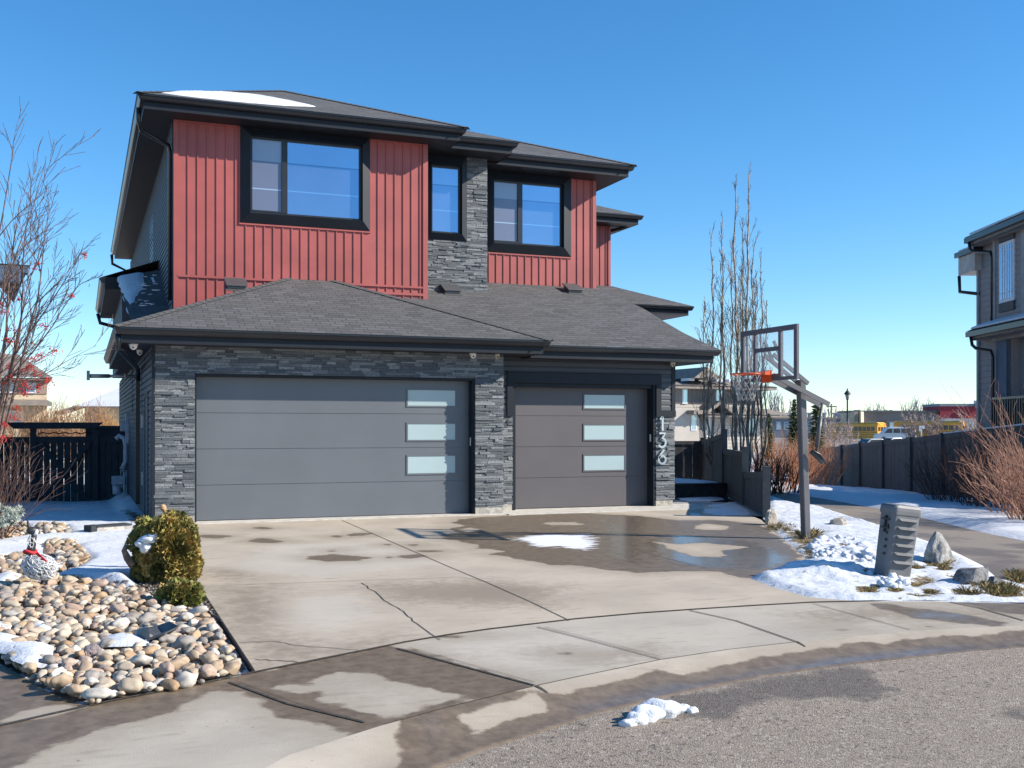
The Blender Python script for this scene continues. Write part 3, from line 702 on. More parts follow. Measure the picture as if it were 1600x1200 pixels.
# --- garage roofs
def roofpart(name, polys, parent=H, mat=None, label=None, thick=0):
    mb = MB()
    for p in polys: mb.roof(p)
    return mb.build(name, mat or SHING, parent, label)
m = .4063; zt = ZG + .008
xr = 2.43 + .0; YW = 2.42
def zf(y): return zt + m * (y + .86)
runY = YW + .86
roofpart('roof', [[(-1.31, -.86, zt), (6.17, -.86, zt), (6.17 - runY, YW, zf(YW)), (-1.31 + runY, YW, zf(YW))],
    [(-1.31, -.86, zt), (-1.31 + runY, YW, zf(YW)), (-.13, YW, zt + m * 1.18), (-.13, 7.6, zt + m * 1.18), (-1.31, 7.6, zt)],
    [(6.17, -.86, zt), (6.17, 1.0, zt), (6.17 - runY, YW, zf(YW))]])
zs = ZS + .008
def zr(y): return zs + .41 * (y + .25)
edge = [(10.14, -.25, zs), (9.98, .25, zr(.25)), (9.87, .8, zr(.8)), (9.83, 1.5, zr(1.5)), (9.83, 2.3, zr(2.3)), (9.72, 2.95, zr(2.95)), (9.6, 3.95, zr(3.95))]
roofpart('roof', [[(5.0, -.25, zs)] + edge + [(3.4, 3.95, zr(3.95)), (3.4, .5, zr(.5))]])
mb = MB()
for a, b in zip(edge[:-1], edge[1:]): mb.roof([a, b, (10.14, b[1], zs), (10.14, a[1], zs)] if a[0] < 10.13 else [a, b, (10.14, b[1], zs)])
mb.build('roof', SHING, H)
# hip caps
def hipcap(p, q):
    mb = MB(); p = Vector(p); q = Vector(q); n = int((q - p).length / .16)
    for i in range(n):
        a = p.lerp(q, i / n); b = p.lerp(q, (i + 1.15) / n); d = (q - p).normalized(); s_ = d.cross(Vector((0, 0, 1))).normalized() * .11
        up = Vector((0, 0, .018)); mb.add([a - s_ + Vector((0, 0, -.03)) + up, a + up * 1.3, a + s_ + Vector((0, 0, -.03)) + up, b - s_ + Vector((0, 0, -.038)) + up, b + up, b + s_ + Vector((0, 0, -.038)) + up], [(0, 1, 4, 3), (1, 2, 5, 4)])
    mb.build('hip_cap', SHING, H)
hipcap((-1.31, -.86, zt), (-1.31 + runY, YW, zf(YW))); hipcap((6.17, -.86, zt), (6.17 - runY, YW, zf(YW)))
# roof vents
def vent(x, y, z):
    mb = MB(); s = .41
    def P(dx, dy, dz): return Vector((x + dx, y + dy, z + dy * s + dz))
    mb.hexa([P(-.17, -.14, .03), P(.17, -.14, .03), P(.17, .16, .03), P(-.17, .16, .03)], [P(-.17, -.14, .10), P(.17, -.14, .10), P(.17, .16, .13), P(-.17, .16, .13)])
    mb.hexa([P(-.20, -.17, .085), P(.20, -.17, .085), P(.20, .18, .115), P(-.20, .18, .115)], [P(-.2, -.17, .11), P(.2, -.17, .11), P(.2, .18, .14), P(-.2, .18, .14)])
    mb.hexa([P(-.2, -.2, .0), P(.2, -.2, .0), P(.2, .2, .0), P(-.2, .2, .0)], [P(-.2, -.2, .02), P(.2, -.2, .02), P(.2, .2, .02), P(-.2, .2, .02)])
    mb.build('roof_vent', M('vent_metal', (.07, .07, .075), .45, .1), H, bevel=.008)
vent(5.50, 2.95, zr(2.95)); vent(8.60, 3.5, zr(3.5)); vent(.88, 1.62, zf(1.62) - .01)
# --- upper storey: left red block (y=2.4), stone bay (3.1), right red block (3.9), far right red wall (9.0)
Y1, Y2, Y3, Y4 = 2.4, 3.1, 3.9, 9.0; ZT = 7.62
xa, xb = -.158, 4.80
def redwall(x0, x1, z0, z1, y, hole=None, ext=8, start=None):
    mb = MB()
    if hole:
        a, b, c, d = hole
        mb.box(x0, a, y, y + .15, z0, z1); mb.box(b, x1, y, y + .15, z0, z1); mb.box(a, b, y, y + .15, z0, c)
        if d < z1: mb.box(a, b, y, y + .15, d, z1)
        ribs(mb, x0, a, z0, z1, y, start=start); ribs(mb, b, x1, z0, z1, y, start=b + .16)
        ribs(mb, a, b, z0, c - .03, y, start=a + .10)
        mb.box(a - .02, b + .02, y - .03, y, c - .035, c - .005); mb.box(a - .025, a, y - .02, y, c - .005, z1 - .01); mb.box(b, b + .025, y - .02, y, c - .005, z1 - .01)
    else:
        mb.box(x0, x1, y, y + .15, z0, z1); ribs(mb, x0, x1, z0, z1, y, start=start)
    return mb.build('red_siding', RED, H)
redwall(xa, xb, 3.4, 7.38, Y1, (1.055, 3.60, 5.52, 7.38), start=xa + .24)
mb = MB(); mb.box(xa + .06, xb - .1, Y1 - .035, Y1 - .019, 4.42, 4.46); mb.box(xa - .012, xa + .075, Y1 - .028, Y1 + .06, 3.5, 7.38); mb.box(xb - .09, xb + .012, Y1 - .032, Y1 + .06, 4.2, 7.38)
mb.box(xa + .075, 1.0, Y1 - .027, Y1, 7.34, 7.378); mb.box(3.63, xb - .09, Y1 - .027, Y1, 7.34, 7.378); mb.box(3.0, xb - .09, Y1 - .031, Y1, 4.27, 4.32)
mb.build('red_trim', RED, H)
redwall(6.38, 9.35, 4.5, 7.4, Y3, (6.60, 8.72, 5.52, 7.4), start=6.44)
mb = MB(); mb.box(9.27, 9.362, Y3 - .032, Y3 + .06, 4.7, 7.4); mb.box(8.75, 9.27, Y3 - .027, Y3, 7.36, 7.398); mb.build('red_trim', RED, H)
redwall(10.2, 12.3, 4.8, 7.4, Y4, None, start=10.4)
mb = MB(); mb.box(12.24, 12.315, Y4 - .03, Y4 + .05, 5.2, 7.4); mb.build('red_trim', RED, H)
veneer_wall('stone_wall', xb + .01, 6.37, 4.30, 7.42, Y2, [(4.95, 5.86, 5.60, 7.40)], 11)
mb = MB(); mb.box(xb + .02, 6.36, Y2 + .05, 4.0, 4.2, 7.4); mb.box(xa + .02, xb - .01, Y1 + .16, 9, 3.2, 7.4); mb.box(6.0, 9.34, Y3 + .16, 9, 4.4, 7.4); mb.box(8.5, 12.29, Y4 + .16, 16, -1, 7.4); mb.box(xa + .02, 9.0, 8.5, 21.2, -.8, 7.4)
mb.build('wall_core', SID, H)
mb = MB(); lap(mb, (xa, Y1 + .06), (xa, 21.25), 3.0, 7.40, (-1, 0), .108, .024); mb.build('lap_siding', SID, H)
mb = MB(); mb.box(xa - .03, xa + .01, Y1 + .0, Y1 + .09, 3.5, 7.38); mb.box(xa - .03, xa + .03, 21.2, 21.3, 3, 7.4); mb.build('corner_trim', TRIM, H)
mb = MB(); mb.box(10.25, 10.62, Y4 - .03, Y4, 5.9, 7.39); mb.build('window_trim', TRIM, H)
# windows: projecting bevelled surround, sash frame, mullion, two panes
def window(x0, x1, z0, z1, y, ix0, ix1, iz0, iz1, mull=None, d=.13, lab=None, screen=True):
    t = MB(); O = [(x0, z0), (x1, z0), (x1, z1), (x0, z1)]; I = [(ix0, iz0), (ix1, iz0), (ix1, iz1), (ix0, iz1)]
    yo = y - .035; yi = y - d
    for k in range(4):
        a, b = O[k], O[(k + 1) % 4]; c, e = I[(k + 1) % 4], I[k]
        f = [Vector((a[0], yo, a[1])), Vector((b[0], yo, b[1])), Vector((c[0], yi, c[1])), Vector((e[0], yi, e[1]))]
        bk = [Vector((v.x, y + .06, v.z)) for v in f]; t.hexa(f, bk)
    T = t.build('window', TRIM, H, lab)
    f = MB(); w_ = .05; yf = y - .03
    def fr(a, b, c, e, yy):
        f.box(a, b, yy, yy + .05, e - w_, e); f.box(a, b, yy, yy + .05, c, c + w_); f.box(a, a + w_, yy + .001, yy + .05, c + w_, e - w_); f.box(b - w_, b, yy + .001, yy + .05, c + w_, e - w_)
    fr(ix0, ix1, iz0, iz1, yf)
    G = []
    if mull:
        f.box(mull - .055, mull + .055, yf - .012, yf + .05, iz0 + w_, iz1 - w_)
        f.box(ix0 + w_, mull - .055, yf - .01, yf + .04, iz0 + w_, iz0 + w_ + .03)
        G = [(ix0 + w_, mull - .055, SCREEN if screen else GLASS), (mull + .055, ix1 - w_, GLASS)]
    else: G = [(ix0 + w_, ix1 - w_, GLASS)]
    f.build('frame', FRAME, T)
    for a, b, mt in G:
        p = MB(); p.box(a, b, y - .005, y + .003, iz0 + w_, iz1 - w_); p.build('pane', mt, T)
    return T
window(1.055, 3.60, 5.52, 7.375, Y1, 1.235, 3.43, 5.70, 7.20, 1.90, lab='wide two pane window on the left red wall')
window(4.93, 5.90, 5.57, 7.38, Y2, 5.08, 5.76, 5.70, 7.15, None, lab='narrow tall window in the stone bay')
window(6.60, 8.72, 5.52, 7.39, Y3, 6.78, 8.50, 5.71, 7.15, 7.45, lab='two pane window on the right red wall')
# --- upper eaves
def eave(x0, x1, y, yb, zt, left_to=None, right_to=None):
    gutter('gutter', (x0, y), (x1, y), (0, -1), zt, 1 if left_to else 0, 1)
    if left_to: gutter('gutter', (x0, left_to), (x0, y), (-1, 0), zt, 0, 1)
    if right_to: gutter('gutter', (x1, y), (x1, right_to), (1, 0), zt, 1, 0)
ZU = 7.60
eave(-.725, 5.325, 1.835, 0, ZU, 20.6, 2.45)
soffit([(-.725, 1.84), (5.32, 1.84), (5.32, 2.45), (5.0, 3.2), (-.1, 2.5), (-.1, 20.6), (-.725, 20.6)], ZU - .23)
soffit([(5.0, 2.43), (6.68, 2.43), (6.68, 3.3), (6.3, 4.1), (4.7, 3.2)], ZU - .226)
eave(5.33, 6.685, 2.415, 0, ZU - .002, None, 3.25)
eave(6.69, 9.865, 3.215, 0, ZU - .04, None, 8.4)
soffit([(6.3, 3.22), (9.86, 3.22), (9.86, 8.5), (9.2, 8.5), (9.2, 4.0), (6.3, 4.0)], ZU - .27)
eave(9.3, 12.9, 8.4, 0, ZU - .02, None, 16)
soffit([(9.0, 8.41), (12.89, 8.41), (12.89, 16), (12.2, 16), (12.2, 9.05), (9.0, 9.05)], ZU - .25)
z0 = ZU + .008; k = .41
XL, XR, YF = -.85, 5.45, 1.71; xm = (XL + XR) / 2; rr_ = (XR - XL) / 2; zr0 = z0 + k * rr_
def tri(*p): return list(p)
roofpart('roof', [[(XL, YF, z0), (XR, YF, z0), (xm, YF + rr_, zr0)], [(XL, YF, z0), (xm, YF + rr_, zr0), (xm, 17.5, zr0), (XL, 20.72, z0)],
    [(XR, YF, z0), (XR, 12, z0), (xm, 12, zr0), (xm, YF + rr_, zr0)], [(XL, 20.72, z0), (xm, 17.5, zr0), (XR, 20.72, z0)]])
zc = z0 - .002; roofpart('roof', [[(3.0, 2.29, zc), (6.81, 2.29, zc), (4.9, 4.2, zc + k * 1.91), (3.0, 4.2, zc + k * 1.91)], [(6.81, 2.29, zc), (6.81, 6, zc), (4.9, 6, zc + k * 1.91), (4.9, 4.2, zc + k * 1.91)]])
zd = z0 - .04; roofpart('roof', [[(xm, 3.09, zd), (9.99, 3.09, zd), (6.89, 6.19, zd + k * 3.1), (xm, 6.19, zd + k * 3.1)], [(9.99, 3.09, zd), (9.99, 9.3, zd), (6.89, 6.2, zd + k * 3.1), (6.89, 6.19, zd + k * 3.1)], [(xm, 9.3, zd), (9.99, 9.3, zd), (6.89, 6.2, zd + k * 3.1), (xm, 6.2, zd + k * 3.1)]])
ze = z0 - .02; roofpart('roof', [[(6, 8.29, ze), (13.01, 8.29, ze), (10.5, 10.8, ze + k * 2.51), (6, 10.8, ze + k * 2.51)], [(13.01, 8.29, ze), (13.01, 16, ze), (10.5, 14, ze + k * 2.51), (10.5, 10.8, ze + k * 2.51)]])
hipcap((XL, YF, z0), (xm, YF + rr_, zr0)); hipcap((XR, YF, z0), (xm, YF + rr_, zr0))
hipcap((9.99, 3.09, zd), (6.89, 6.19, zd + k * 3.1))
# porch roof at the right rear
ZP = 4.95
gutter('gutter', (9.6, 7.42), (13.95, 7.42), (0, -1), ZP, 0, 1); gutter('gutter', (13.95, 7.42), (13.95, 14), (1, 0), ZP, 1, 0)
soffit([(9.4, 7.43), (13.94, 7.43), (13.94, 14), (12.3, 14), (12.3, 9), (9.4, 9)], ZP - .23)
roofpart('roof', [[(9.0, 7.3, ZP + .01), (14.07, 7.3, ZP + .01), (12.37, 9.0, ZP + .7), (9.0, 9.0, ZP + .7)], [(14.07, 7.3, ZP + .01), (14.07, 14, ZP + .01), (12.37, 14, ZP + .7), (12.37, 9.0, ZP + .7)]])
# left side projecting roof with snow, and its boxed eave
zb = lambda y: 3.96 + .40 * (y - 3.5)
mb = MB(); mb.roof([(xa, 2.9, zb(2.9)), (xa, 6.32, zb(6.32)), (-1.06, 6.32, zb(6.32) - .22), (-.92, 3.3, zb(3.3) - .12), (-.9, 2.9, zb(2.9) - .12)]); mb.build('roof', SHING, H)
mb = MB(); mb.box(-.95, xa, 6.35, 14, 3.0, 4.75); mb.build('wall_core', SID, H)
gutter('gutter', (-1.3, 13), (-1.3, 6.3), (-1, 0), 4.83, 0, 0)
soffit([(-1.3, 6.3), (-.9, 6.3), (-.9, 13), (-1.3, 13)], 4.60, mat=M('soffit_brown', (.10, .085, .075), .6))
mb = MB(); mb.box(-1.3, -1.0, 6.27, 6.3, 4.60, 4.86); mb.build('fascia', TRIM, H)
roofpart('roof', [[(-1.42, 6.3, 4.84), (-1.42, 13, 4.84), (xa, 13, 5.3), (xa, 6.3, 5.3)]])
# roof snow
def snow_patch(pts, base, th, name='roof_snow', n=26, parent=H, seed=1, edge=.12):
    """lumpy snow sheet lying over world-xy polygon on plane base(x,y)"""
    b = dense(pts, .12); r = random.Random(seed)
    b = [(x + .05 * nz(x, y, 4, seed), y + .05 * nz(x, y, 4, seed + 3)) for x, y in b]
    P = np.array(b); st = .09; xs = np.arange(P[:, 0].min(), P[:, 0].max(), st); ys = np.arange(P[:, 1].min(), P[:, 1].max(), st)
    gx, gy = np.meshgrid(xs, ys); G = np.stack([gx.ravel(), gy.ravel()], 1); G = G[sdf(G, b) > .03]
    ov, oe, of, *_ = delaunay_2d_cdt([Vector(p) for p in b] + [Vector(p) for p in G.tolist()], [(i, (i + 1) % len(b)) for i in range(len(b))], [], 1, 1e-5)
    Q = np.array([tuple(v) for v in ov]); s_ = sdf(Q, b)
    vs = [(x, y, base(x, y) - .01 + th * min(1, max(0, s_[i]) / edge) ** .5 * (1 + .35 * nz(x, y, 2.2, seed))) for i, (x, y) in enumerate(Q.tolist())]
    fs = []
    for f in of:
        a, b_, c = (ov[q] for q in f[:3]); fs.append(tuple(f) if (b_ - a).cross(c - a) > 0 else tuple(reversed(f)))
    me = bpy.data.meshes.new(name); me.from_pydata(vs, [], fs); me.materials.append(SNOW); me.polygons.foreach_set('use_smooth', [True] * len(me.polygons)); me.update()
    o = bpy.data.objects.new(name, me); COL.objects.link(o)
    if parent: attach(o, parent)
    return o
fz = lambda x, y: z0 + k * min(y - YF, x - XL)
snow_patch([(-.45, 2.0), (.3, 1.86), (1.2, 1.92), (2.0, 2.15), (2.55, 2.5), (2.2, 3.0), (1.6, 3.4), (1.0, 3.4), (.2, 2.9)], fz, .045)
snow_patch([(-.52, 6.3), (-1.05, 6.25), (-1.0, 5.0), (-.93, 3.5), (-.82, 3.5), (-.72, 4.4), (-.55, 5.0), (-.50, 5.6)], lambda x, y: zb(y) - .20 * (xa - x), .05)
snow_patch([(-.26, 5.3), (-.40, 5.3), (-.42, 5.8), (-.3, 5.95)], lambda x, y: zb(y) - .20 * (xa - x), .04)
rs_ = random.Random(9)
for i in range(34):
    y = rs_.uniform(3.6, 5.9); x = rs_.uniform(-.75, -.3); l = rs_.uniform(.03, .12); hh = .018
    mb = MB(); 
    if i == 0: bits = MB()
    bits.box(x - l, x + l, y - .02, y + .03, zb(y) - .20 * (xa - x), zb(y) - .20 * (xa - x) + hh)
bits.build('roof_snow', SNOW, H)
# side wall fittings
downspout([(-1.24, -.7, 3.05), (-1.24, -.62, 2.86), (-.76, 3.3, 2.70), (-.76, 3.36, 2.6), (-.76, 3.36, .1)])
mb = MB(); mb.tube([(-1.24, -.72, 3.06), (-1.24, -.7, 2.9), (-1.2, -.45, 2.82), (-.82, 2.6, 2.72), (-.76, 3.3, 2.66), (-.755, 3.36, 2.5)], .045, 8); mb.build('downspout', GUT, H)
mb = MB(); mb.tube([(-.80, 2.15, 7.46), (-.80, 2.2, 7.22), (-.74, 2.4, 7.10), (-.24, 2.62, 6.93), (-.21, 2.66, 6.8), (-.21, 2.66, 4.0)], .042, 8); mb.build('downspout', GUT, H)
mb = MB(); mb.tube([(-.82, 20.3, 7.46), (-.80, 20.3, 7.15), (-.25, 20.4, 6.9), (-.22, 20.4, 4.5)], .05, 8); mb.build('downspout', GUT, H)
mb = MB(); mb.tube([(-1.36, 12.8, 4.7), (-1.30, 12.8, 4.45), (-.9, 12.8, 4.35)], .05, 8); mb.build('downspout', GUT, H)
mb = MB(); mb.tube([(12.98, 8.8, 7.5), (12.7, 8.9, 7.32), (12.35, 9.1, 7.25)], .05, 8); mb.build('downspout', GUT, H)
# horizontal vent pipe bracket on side wall
p = atX(218, 588, SX); yy = 4.36
mb = MB(); mb.tube([(SX, yy, 2.62), (-1.30, yy, 2.62)], .032, 10); mb.tube([(-1.25, yy, 2.62), (-1.62, yy, 2.615)], .042, 10); mb.box(-1.68, -1.62, yy - .05, yy + .05, 2.53, 2.72)
mb.box(-.98, -.94, yy - .05, yy + .05, 2.57, 2.67)
mb.build('vent_pipe', M('pipe_metal', (.30, .28, .26), .4, .2, 6, metal=.5), H)
# side door, electrical gear, gas meter
mb = MB(); mb.box(SX - .03, SX, .9, 1.0, 0, 2.12); mb.box(SX - .03, SX, 1.85, 1.95, 0, 2.12); mb.box(SX - .032, SX, .9, 1.95, 2.12, 2.2); T = mb.build('side_door', TRIM, H)
mb = MB(); mb.box(SX - .018, SX, 1.0, 1.85, .02, 2.12); mb.build('door_leaf', M('side_door_paint', (.07, .075, .085), .5), T)
UT = M('utility_metal', (.30, .33, .38), .5, .15, 8)
mb = MB(); yy = 9.8
mb.box(SX - .20, SX, yy - .12, yy + .12, 1.50, 1.75); mb.box(SX - .09, SX, yy - .5, yy - .2, 1.2, 1.95); mb.build('electric_box', UT, H, bevel=.01)
mb = MB(); mb.tube([(SX - .30, yy, 1.30), (SX - .22, yy, 1.38), (SX - .10, yy - .05, 1.32), (SX - .07, yy - .1, 1.15), (SX - .07, yy - .1, .75), (SX - .16, yy - .1, .55)], .065, 10); mb.tube([(SX - .1, yy, .5), (SX - .1, yy, .1), (SX - .08, yy, -.1)], .035, 8); mb.build('vent_hood', UT, H)
mb = MB(); mb.box(SX - .42, SX - .12, yy - .9, yy - .66, .22, .42); mb.tube([(SX - .2, yy - .78, .42), (SX - .2, yy - .78, .55), (SX - .08, yy - .78, .55), (SX - .08, yy - .78, -.2)], .02, 8); mb.tube([(SX - .3, yy - .78, .22), (SX - .3, yy - .78, -.02)], .1, 12); mb.tube([(SX - .2, yy - 1.2, .18), (SX - .2, yy - .4, .18)], .02, 8)
mb.build('gas_meter', UT, H, bevel=0)
mb = MB(); mb.box(SX - .05, SX, 2.56, 2.76, 1.58, 1.82); mb.box(SX - .05, SX, 2.6, 2.7, .5, .75); mb.build('outlet_box', M('beige_plastic', (.45, .43, .40), .6), H)
mb = MB(); mb.tube([(SX - .02, 7.2, 2.9), (SX - .02, 7.2, 1.9)], .012, 6); mb.build('conduit', GUT, H)
mb = MB(); mb.box(xa - .03, xa, 8.2, 8.3, 5.6, 6.7); mb.box(xa - .03, xa, 9.5, 9.6, 5.6, 6.7)
for i in range(9): mb.box(xa - .03, xa, 8.3, 9.5, 5.62 + i * .13, 5.66 + i * .13)
mb.build('side_window', FRAME, H)
# lights and cameras under the eaves
def seclight(p, r=.045, mat=WHITE, dome=True):
    mb = MB(); x, y, z = p
    mb.lathe((x, y, z - .03), [(r * 1.15, .03), (r * 1.15, .015), (r, .0), (r * .9, -.035), (r * .45, -.06), (.002, -.068)][::-1], 14)
    o = mb.build('security_camera', mat, H)
    l = MB(); l.lathe((x - r * .1, y - r * .75, z - .06), [(.002, -.016), (.016, -.010), (.016, .01), (.002, .016)], 10); l.build('lens', FRAME, o)
seclight((-1.0, -.45, 2.925), .062); seclight((-.84, .9, 2.925), .05)
seclight((4.80, -.42, 2.925), .055); seclight((5.27, -.42, 2.925), .04, M('beige_plastic2', (.5, .45, .36), .5)); seclight((9.28, .2, 2.90), .05, M('beige_plastic2', (.5, .45, .36), .5))
# wiring fringe at the top window of the wide door (cobweb-like torn film)
# rear gable mass so the roof line reads from other positions
# ============================================================ OBJECTS
def ico(sub=3):
    import bmesh
    bm = bmesh.new(); bmesh.ops.create_icosphere(bm, subdivisions=sub, radius=1); vs = [v.co.copy() for v in bm.verts]; fs = [tuple(v.index for v in f.verts) for f in bm.faces]; bm.free(); return vs, fs
ICO2 = ico(2); ICO3 = ico(3); ICO4 = ico(4); ICO1 = ico(1)
def rockmesh(mb, c, sx, sy, sz, seed, rough=.35, ico_=ICO3, facet=0, rot=0, r=.5, smooth=True):
    vs = []; rn = random.Random(seed)
    planes = [(Vector((rn.gauss(0, 1), rn.gauss(0, 1), rn.gauss(0, .8))).normalized(), rn.uniform(.55, .85)) for _ in range(int(facet))]
    R = Matrix.Rotation(rot, 3, 'Z')
    for v in ico_[0]:
        n = v.normalized(); d = 1 + rough * noise.noise(n * 1.3 + Vector((seed * 3.1, 0, 0))) + rough * .35 * noise.noise(n * 4 + Vector((0, seed * 2.3, 0)))
        p = n * d
        for (pn, pd) in planes:
            k = p.dot(pn)
            if k > pd: p = p - pn * (k - pd) * .92
        p = Vector((p.x * sx, p.y * sy, p.z * sz)); vs.append(Vector(c) + R @ p)
    mb.add(vs, ico_[1], r, smooth)
def rockmat(name, a, b, c=None, sc=9):
    t = NT(name); n = t.noise(sc, 7, rough=.65); col = t.mix(t.ramp(n, .35, .65), a, b)
    if c: col = t.mix(t.ramp(t.noise(sc * .4, 4), .55, .7), col, c)
    t.set(col, .85); t.bump(t.noise(sc * 5, 6), .8, .02); return t.m
def boulder(px, py, wpx, hpx, seed, mat, label, sink=.25, facet=7, rot=0, dy=.7, rough=.3, name='boulder', taper=0):
    p = g(px, py); D = (p - CAM).dot(FV); s = FP / D; w_ = wpx / s / 2; h = hpx / s
    mb = MB(); rockmesh(mb, (p.x, p.y, p.z + h * (.5 - sink / 2)), w_ * 1.05, w_ * dy, h * (.5 + sink / 2) * 1.06, seed, rough, ICO4, facet, rot, smooth=False)
    if taper:
        z0_, z1_ = min(v[2] for v in mb.v), max(v[2] for v in mb.v); mb.v = [(p.x + (v[0] - p.x) * (1.15 - taper * ((v[2] - z0_) / (z1_ - z0_)) ** 1.3) + .05 * (v[2] - z0_), p.y + (v[1] - p.y) * (1.1 - taper * (v[2] - z0_) / (z1_ - z0_)), v[2]) for v in mb.v]
    return mb.build(name, mat, None, label, 'boulder')
RK1 = rockmat('grey_rock', (.17, .165, .16), (.36, .35, .34)); RK2 = rockmat('dark_rock', (.07, .07, .075), (.22, .22, .225)); RK3 = rockmat('tan_rock', (.30, .25, .20), (.46, .42, .37)); RK4 = rockmat('reddish_rock', (.26, .15, .11), (.42, .31, .24), (.18, .13, .12))
boulder(1464, 880, 66, 60, 22, RK1, 'pointed grey boulder beside the curving footpath', rot=.5, facet=5, taper=.8)
boulder(1520, 913, 84, 34, 9, RK2, 'low dark craggy boulder at the end of the footpath', facet=14, rot=.2, rough=.55)
boulder(1555, 918, 30, 18, 14, RK2, 'small dark rock touching the low dark boulder', facet=8)
boulder(1311, 823, 33, 15, 5, RK3, 'low tan rock in the snow behind the utility pedestal', facet=5)
boulder(1206, 820, 24, 22, 6, RK3, 'tan rock at the foot of the last fence post', facet=5)
boulder(212, 945, 52, 16, 7, RK4, 'flat reddish slab rock in the river stone bed', facet=6, dy=.6)
boulder(144, 1030, 34, 24, 17, rockmat('purple_rock', (.20, .16, .16), (.36, .31, .31)), 'angular purplish rock among the river stones near the corner', facet=8)
boulder(78, 872, 28, 18, 12, RK4, 'reddish brown rock behind the goose ornament', facet=5)
boulder(167, 903, 26, 10, 16, RK2, 'dark rock poking out of the snow mound by the cedar', facet=5)
# clumps of snow thrown up beside the pedestal
def clods(name, label, poly, n, seed, smin, smax, mat=SNOW, kind='stuff'):
    mb = MB(); r = random.Random(seed); k = 0
    xs = [p[0] for p in poly]; ys = [p[1] for p in poly]
    pts = []
    while k < n:
        x, y = r.uniform(min(xs), max(xs)), r.uniform(min(ys), max(ys)); k += 1
        if sdf(np.array([[x, y]]), poly)[0] > 0: pts.append((x, y))
    for (x, y) in pts:
        p = g(x, y); s = r.uniform(smin, smax) * (.5 + r.random() ** 2)
        rockmesh(mb, (p.x, p.y, p.z + s * .5 + .05 * r.random()), s * r.uniform(.8, 1.4), s, s * .8, r.randint(1, 999), .5, ICO2, 3, r.uniform(0, 6))
    o = mb.build(name, mat, None, label, 'snow', kind=kind); return o
clods('snow_clods', 'broken snow clods between the hoop pole and the utility pedestal', [(1262, 860), (1300, 838), (1345, 850), (1372, 880), (1366, 905), (1300, 900), (1275, 885)], 420, 3, .02, .06)
clods('snow_clods', 'loose snow lumps at the foot of the utility pedestal', [(1372, 905), (1410, 905), (1418, 918), (1395, 925), (1365, 915)], 110, 5, .015, .05)
# snow lump on road
p = g(1030, 1119, -.095); mb = MB()
for i, (dx, dy, s) in enumerate([(0, 0, .16), (-.12, -.05, .12), (-.22, -.10, .09), (.1, .02, .10), (.19, .04, .07), (.25, .0, .05), (-.05, .05, .1), (-.3, -.13, .06)]):
    rockmesh(mb, (p.x + dx, p.y + dy, p.z + s * .22), s, s * .6, s * .55, 30 + i, .4, ICO3, 2)
mb.build('snow_lump', SNOW, None, 'lump of melting snow lying on the asphalt by the gutter', 'snow')
# ---------------- utility pedestal
def pedestal():
    p = g(1393, 905); root = empty('utility_pedestal', p, 'leaning grey plastic utility pedestal with six louvres in the snow', 'utility box')
    R = Matrix.Translation(p) @ Matrix.Rotation(-TH + rad(22), 4, 'Z') @ Matrix.Rotation(rad(7), 4, 'Y') @ Matrix.Rotation(rad(3), 4, 'X')
    PL = M('grey_pedestal_plastic', (.125, .13, .14), .55, .12, 5, .15, 120)
    W, Dp, Ht = .40, .26, .87
    def ring(z, s, rr=.05):
        o = []
        for (cx, cy, a0) in ((W / 2 - rr, Dp / 2 - rr, 0), (-W / 2 + rr, Dp / 2 - rr, 90), (-W / 2 + rr, -Dp / 2 + rr, 180), (W / 2 - rr, -Dp / 2 + rr, 270)):
            for k in range(5): a = rad(a0 + k * 22.5); o.append(R @ Vector(((cx + rr * math.cos(a)) * s, (cy + rr * math.sin(a)) * s, z)))
        return o
    def loft(mb, prof):
        n = 20; vs = []; fs = []
        for z, s in prof: vs += ring(z, s)
        for i in range(len(prof) - 1):
            for j in range(n): fs.append((i * n + j, i * n + (j + 1) % n, (i + 1) * n + (j + 1) % n, (i + 1) * n + j))
        fs += [tuple(range(n - 1, -1, -1)), tuple(range((len(prof) - 1) * n, len(prof) * n))]; mb.add(vs, fs)
    b = MB(); loft(b, [(-.1, .90), (.0, .90), (.0, .92), (.76, .98), (.76, .97)]); b.build('body', PL, root)
    c = MB(); loft(c, [(.755, 1.04), (.80, 1.05), (.835, 1.03), (.862, .93), (.87, .6)]); c.build('lid', PL, root)
    c = MB(); loft(c, [(-.1, 1.02), (.02, 1.02), (.03, 1.0)]); c.build('base', PL, root)
    for i in range(6):
        z = .20 + i * .098; mb = MB(); x0, x1 = -.135, .15; y0 = -Dp / 2 * .96
        v = [(x0, y0 + .01, z + .035), (x1, y0 + .01, z + .035), (x1 - .02, y0 - .045, z), (x0 + .02, y0 - .045, z), (x0, y0 + .01, z - .004), (x1, y0 + .01, z - .004)]
        mb.add([R @ Vector(q) for q in v], [(0, 3, 2, 1), (3, 4, 5, 2), (0, 4, 3), (1, 2, 5), (0, 1, 5, 4)]); mb.build('louvre', PL, root)
    mb = MB(); x = -W / 2 * .98 - .004
    for i in range(5): mb.box(x - .012, x, -.06, -.035, .28 + i * .08, .31 + i * .08, m=R)
    mb.box(x - .02, x + .01, -.07, .05, .58, .60, m=R); mb.box(x - .02, x + .01, -.07, .05, .68, .70, m=R); mb.box(x - .02, x + .01, -.02, .0, .54, .73, m=R); mb.build('latch', FRAME, root)
pedestal()
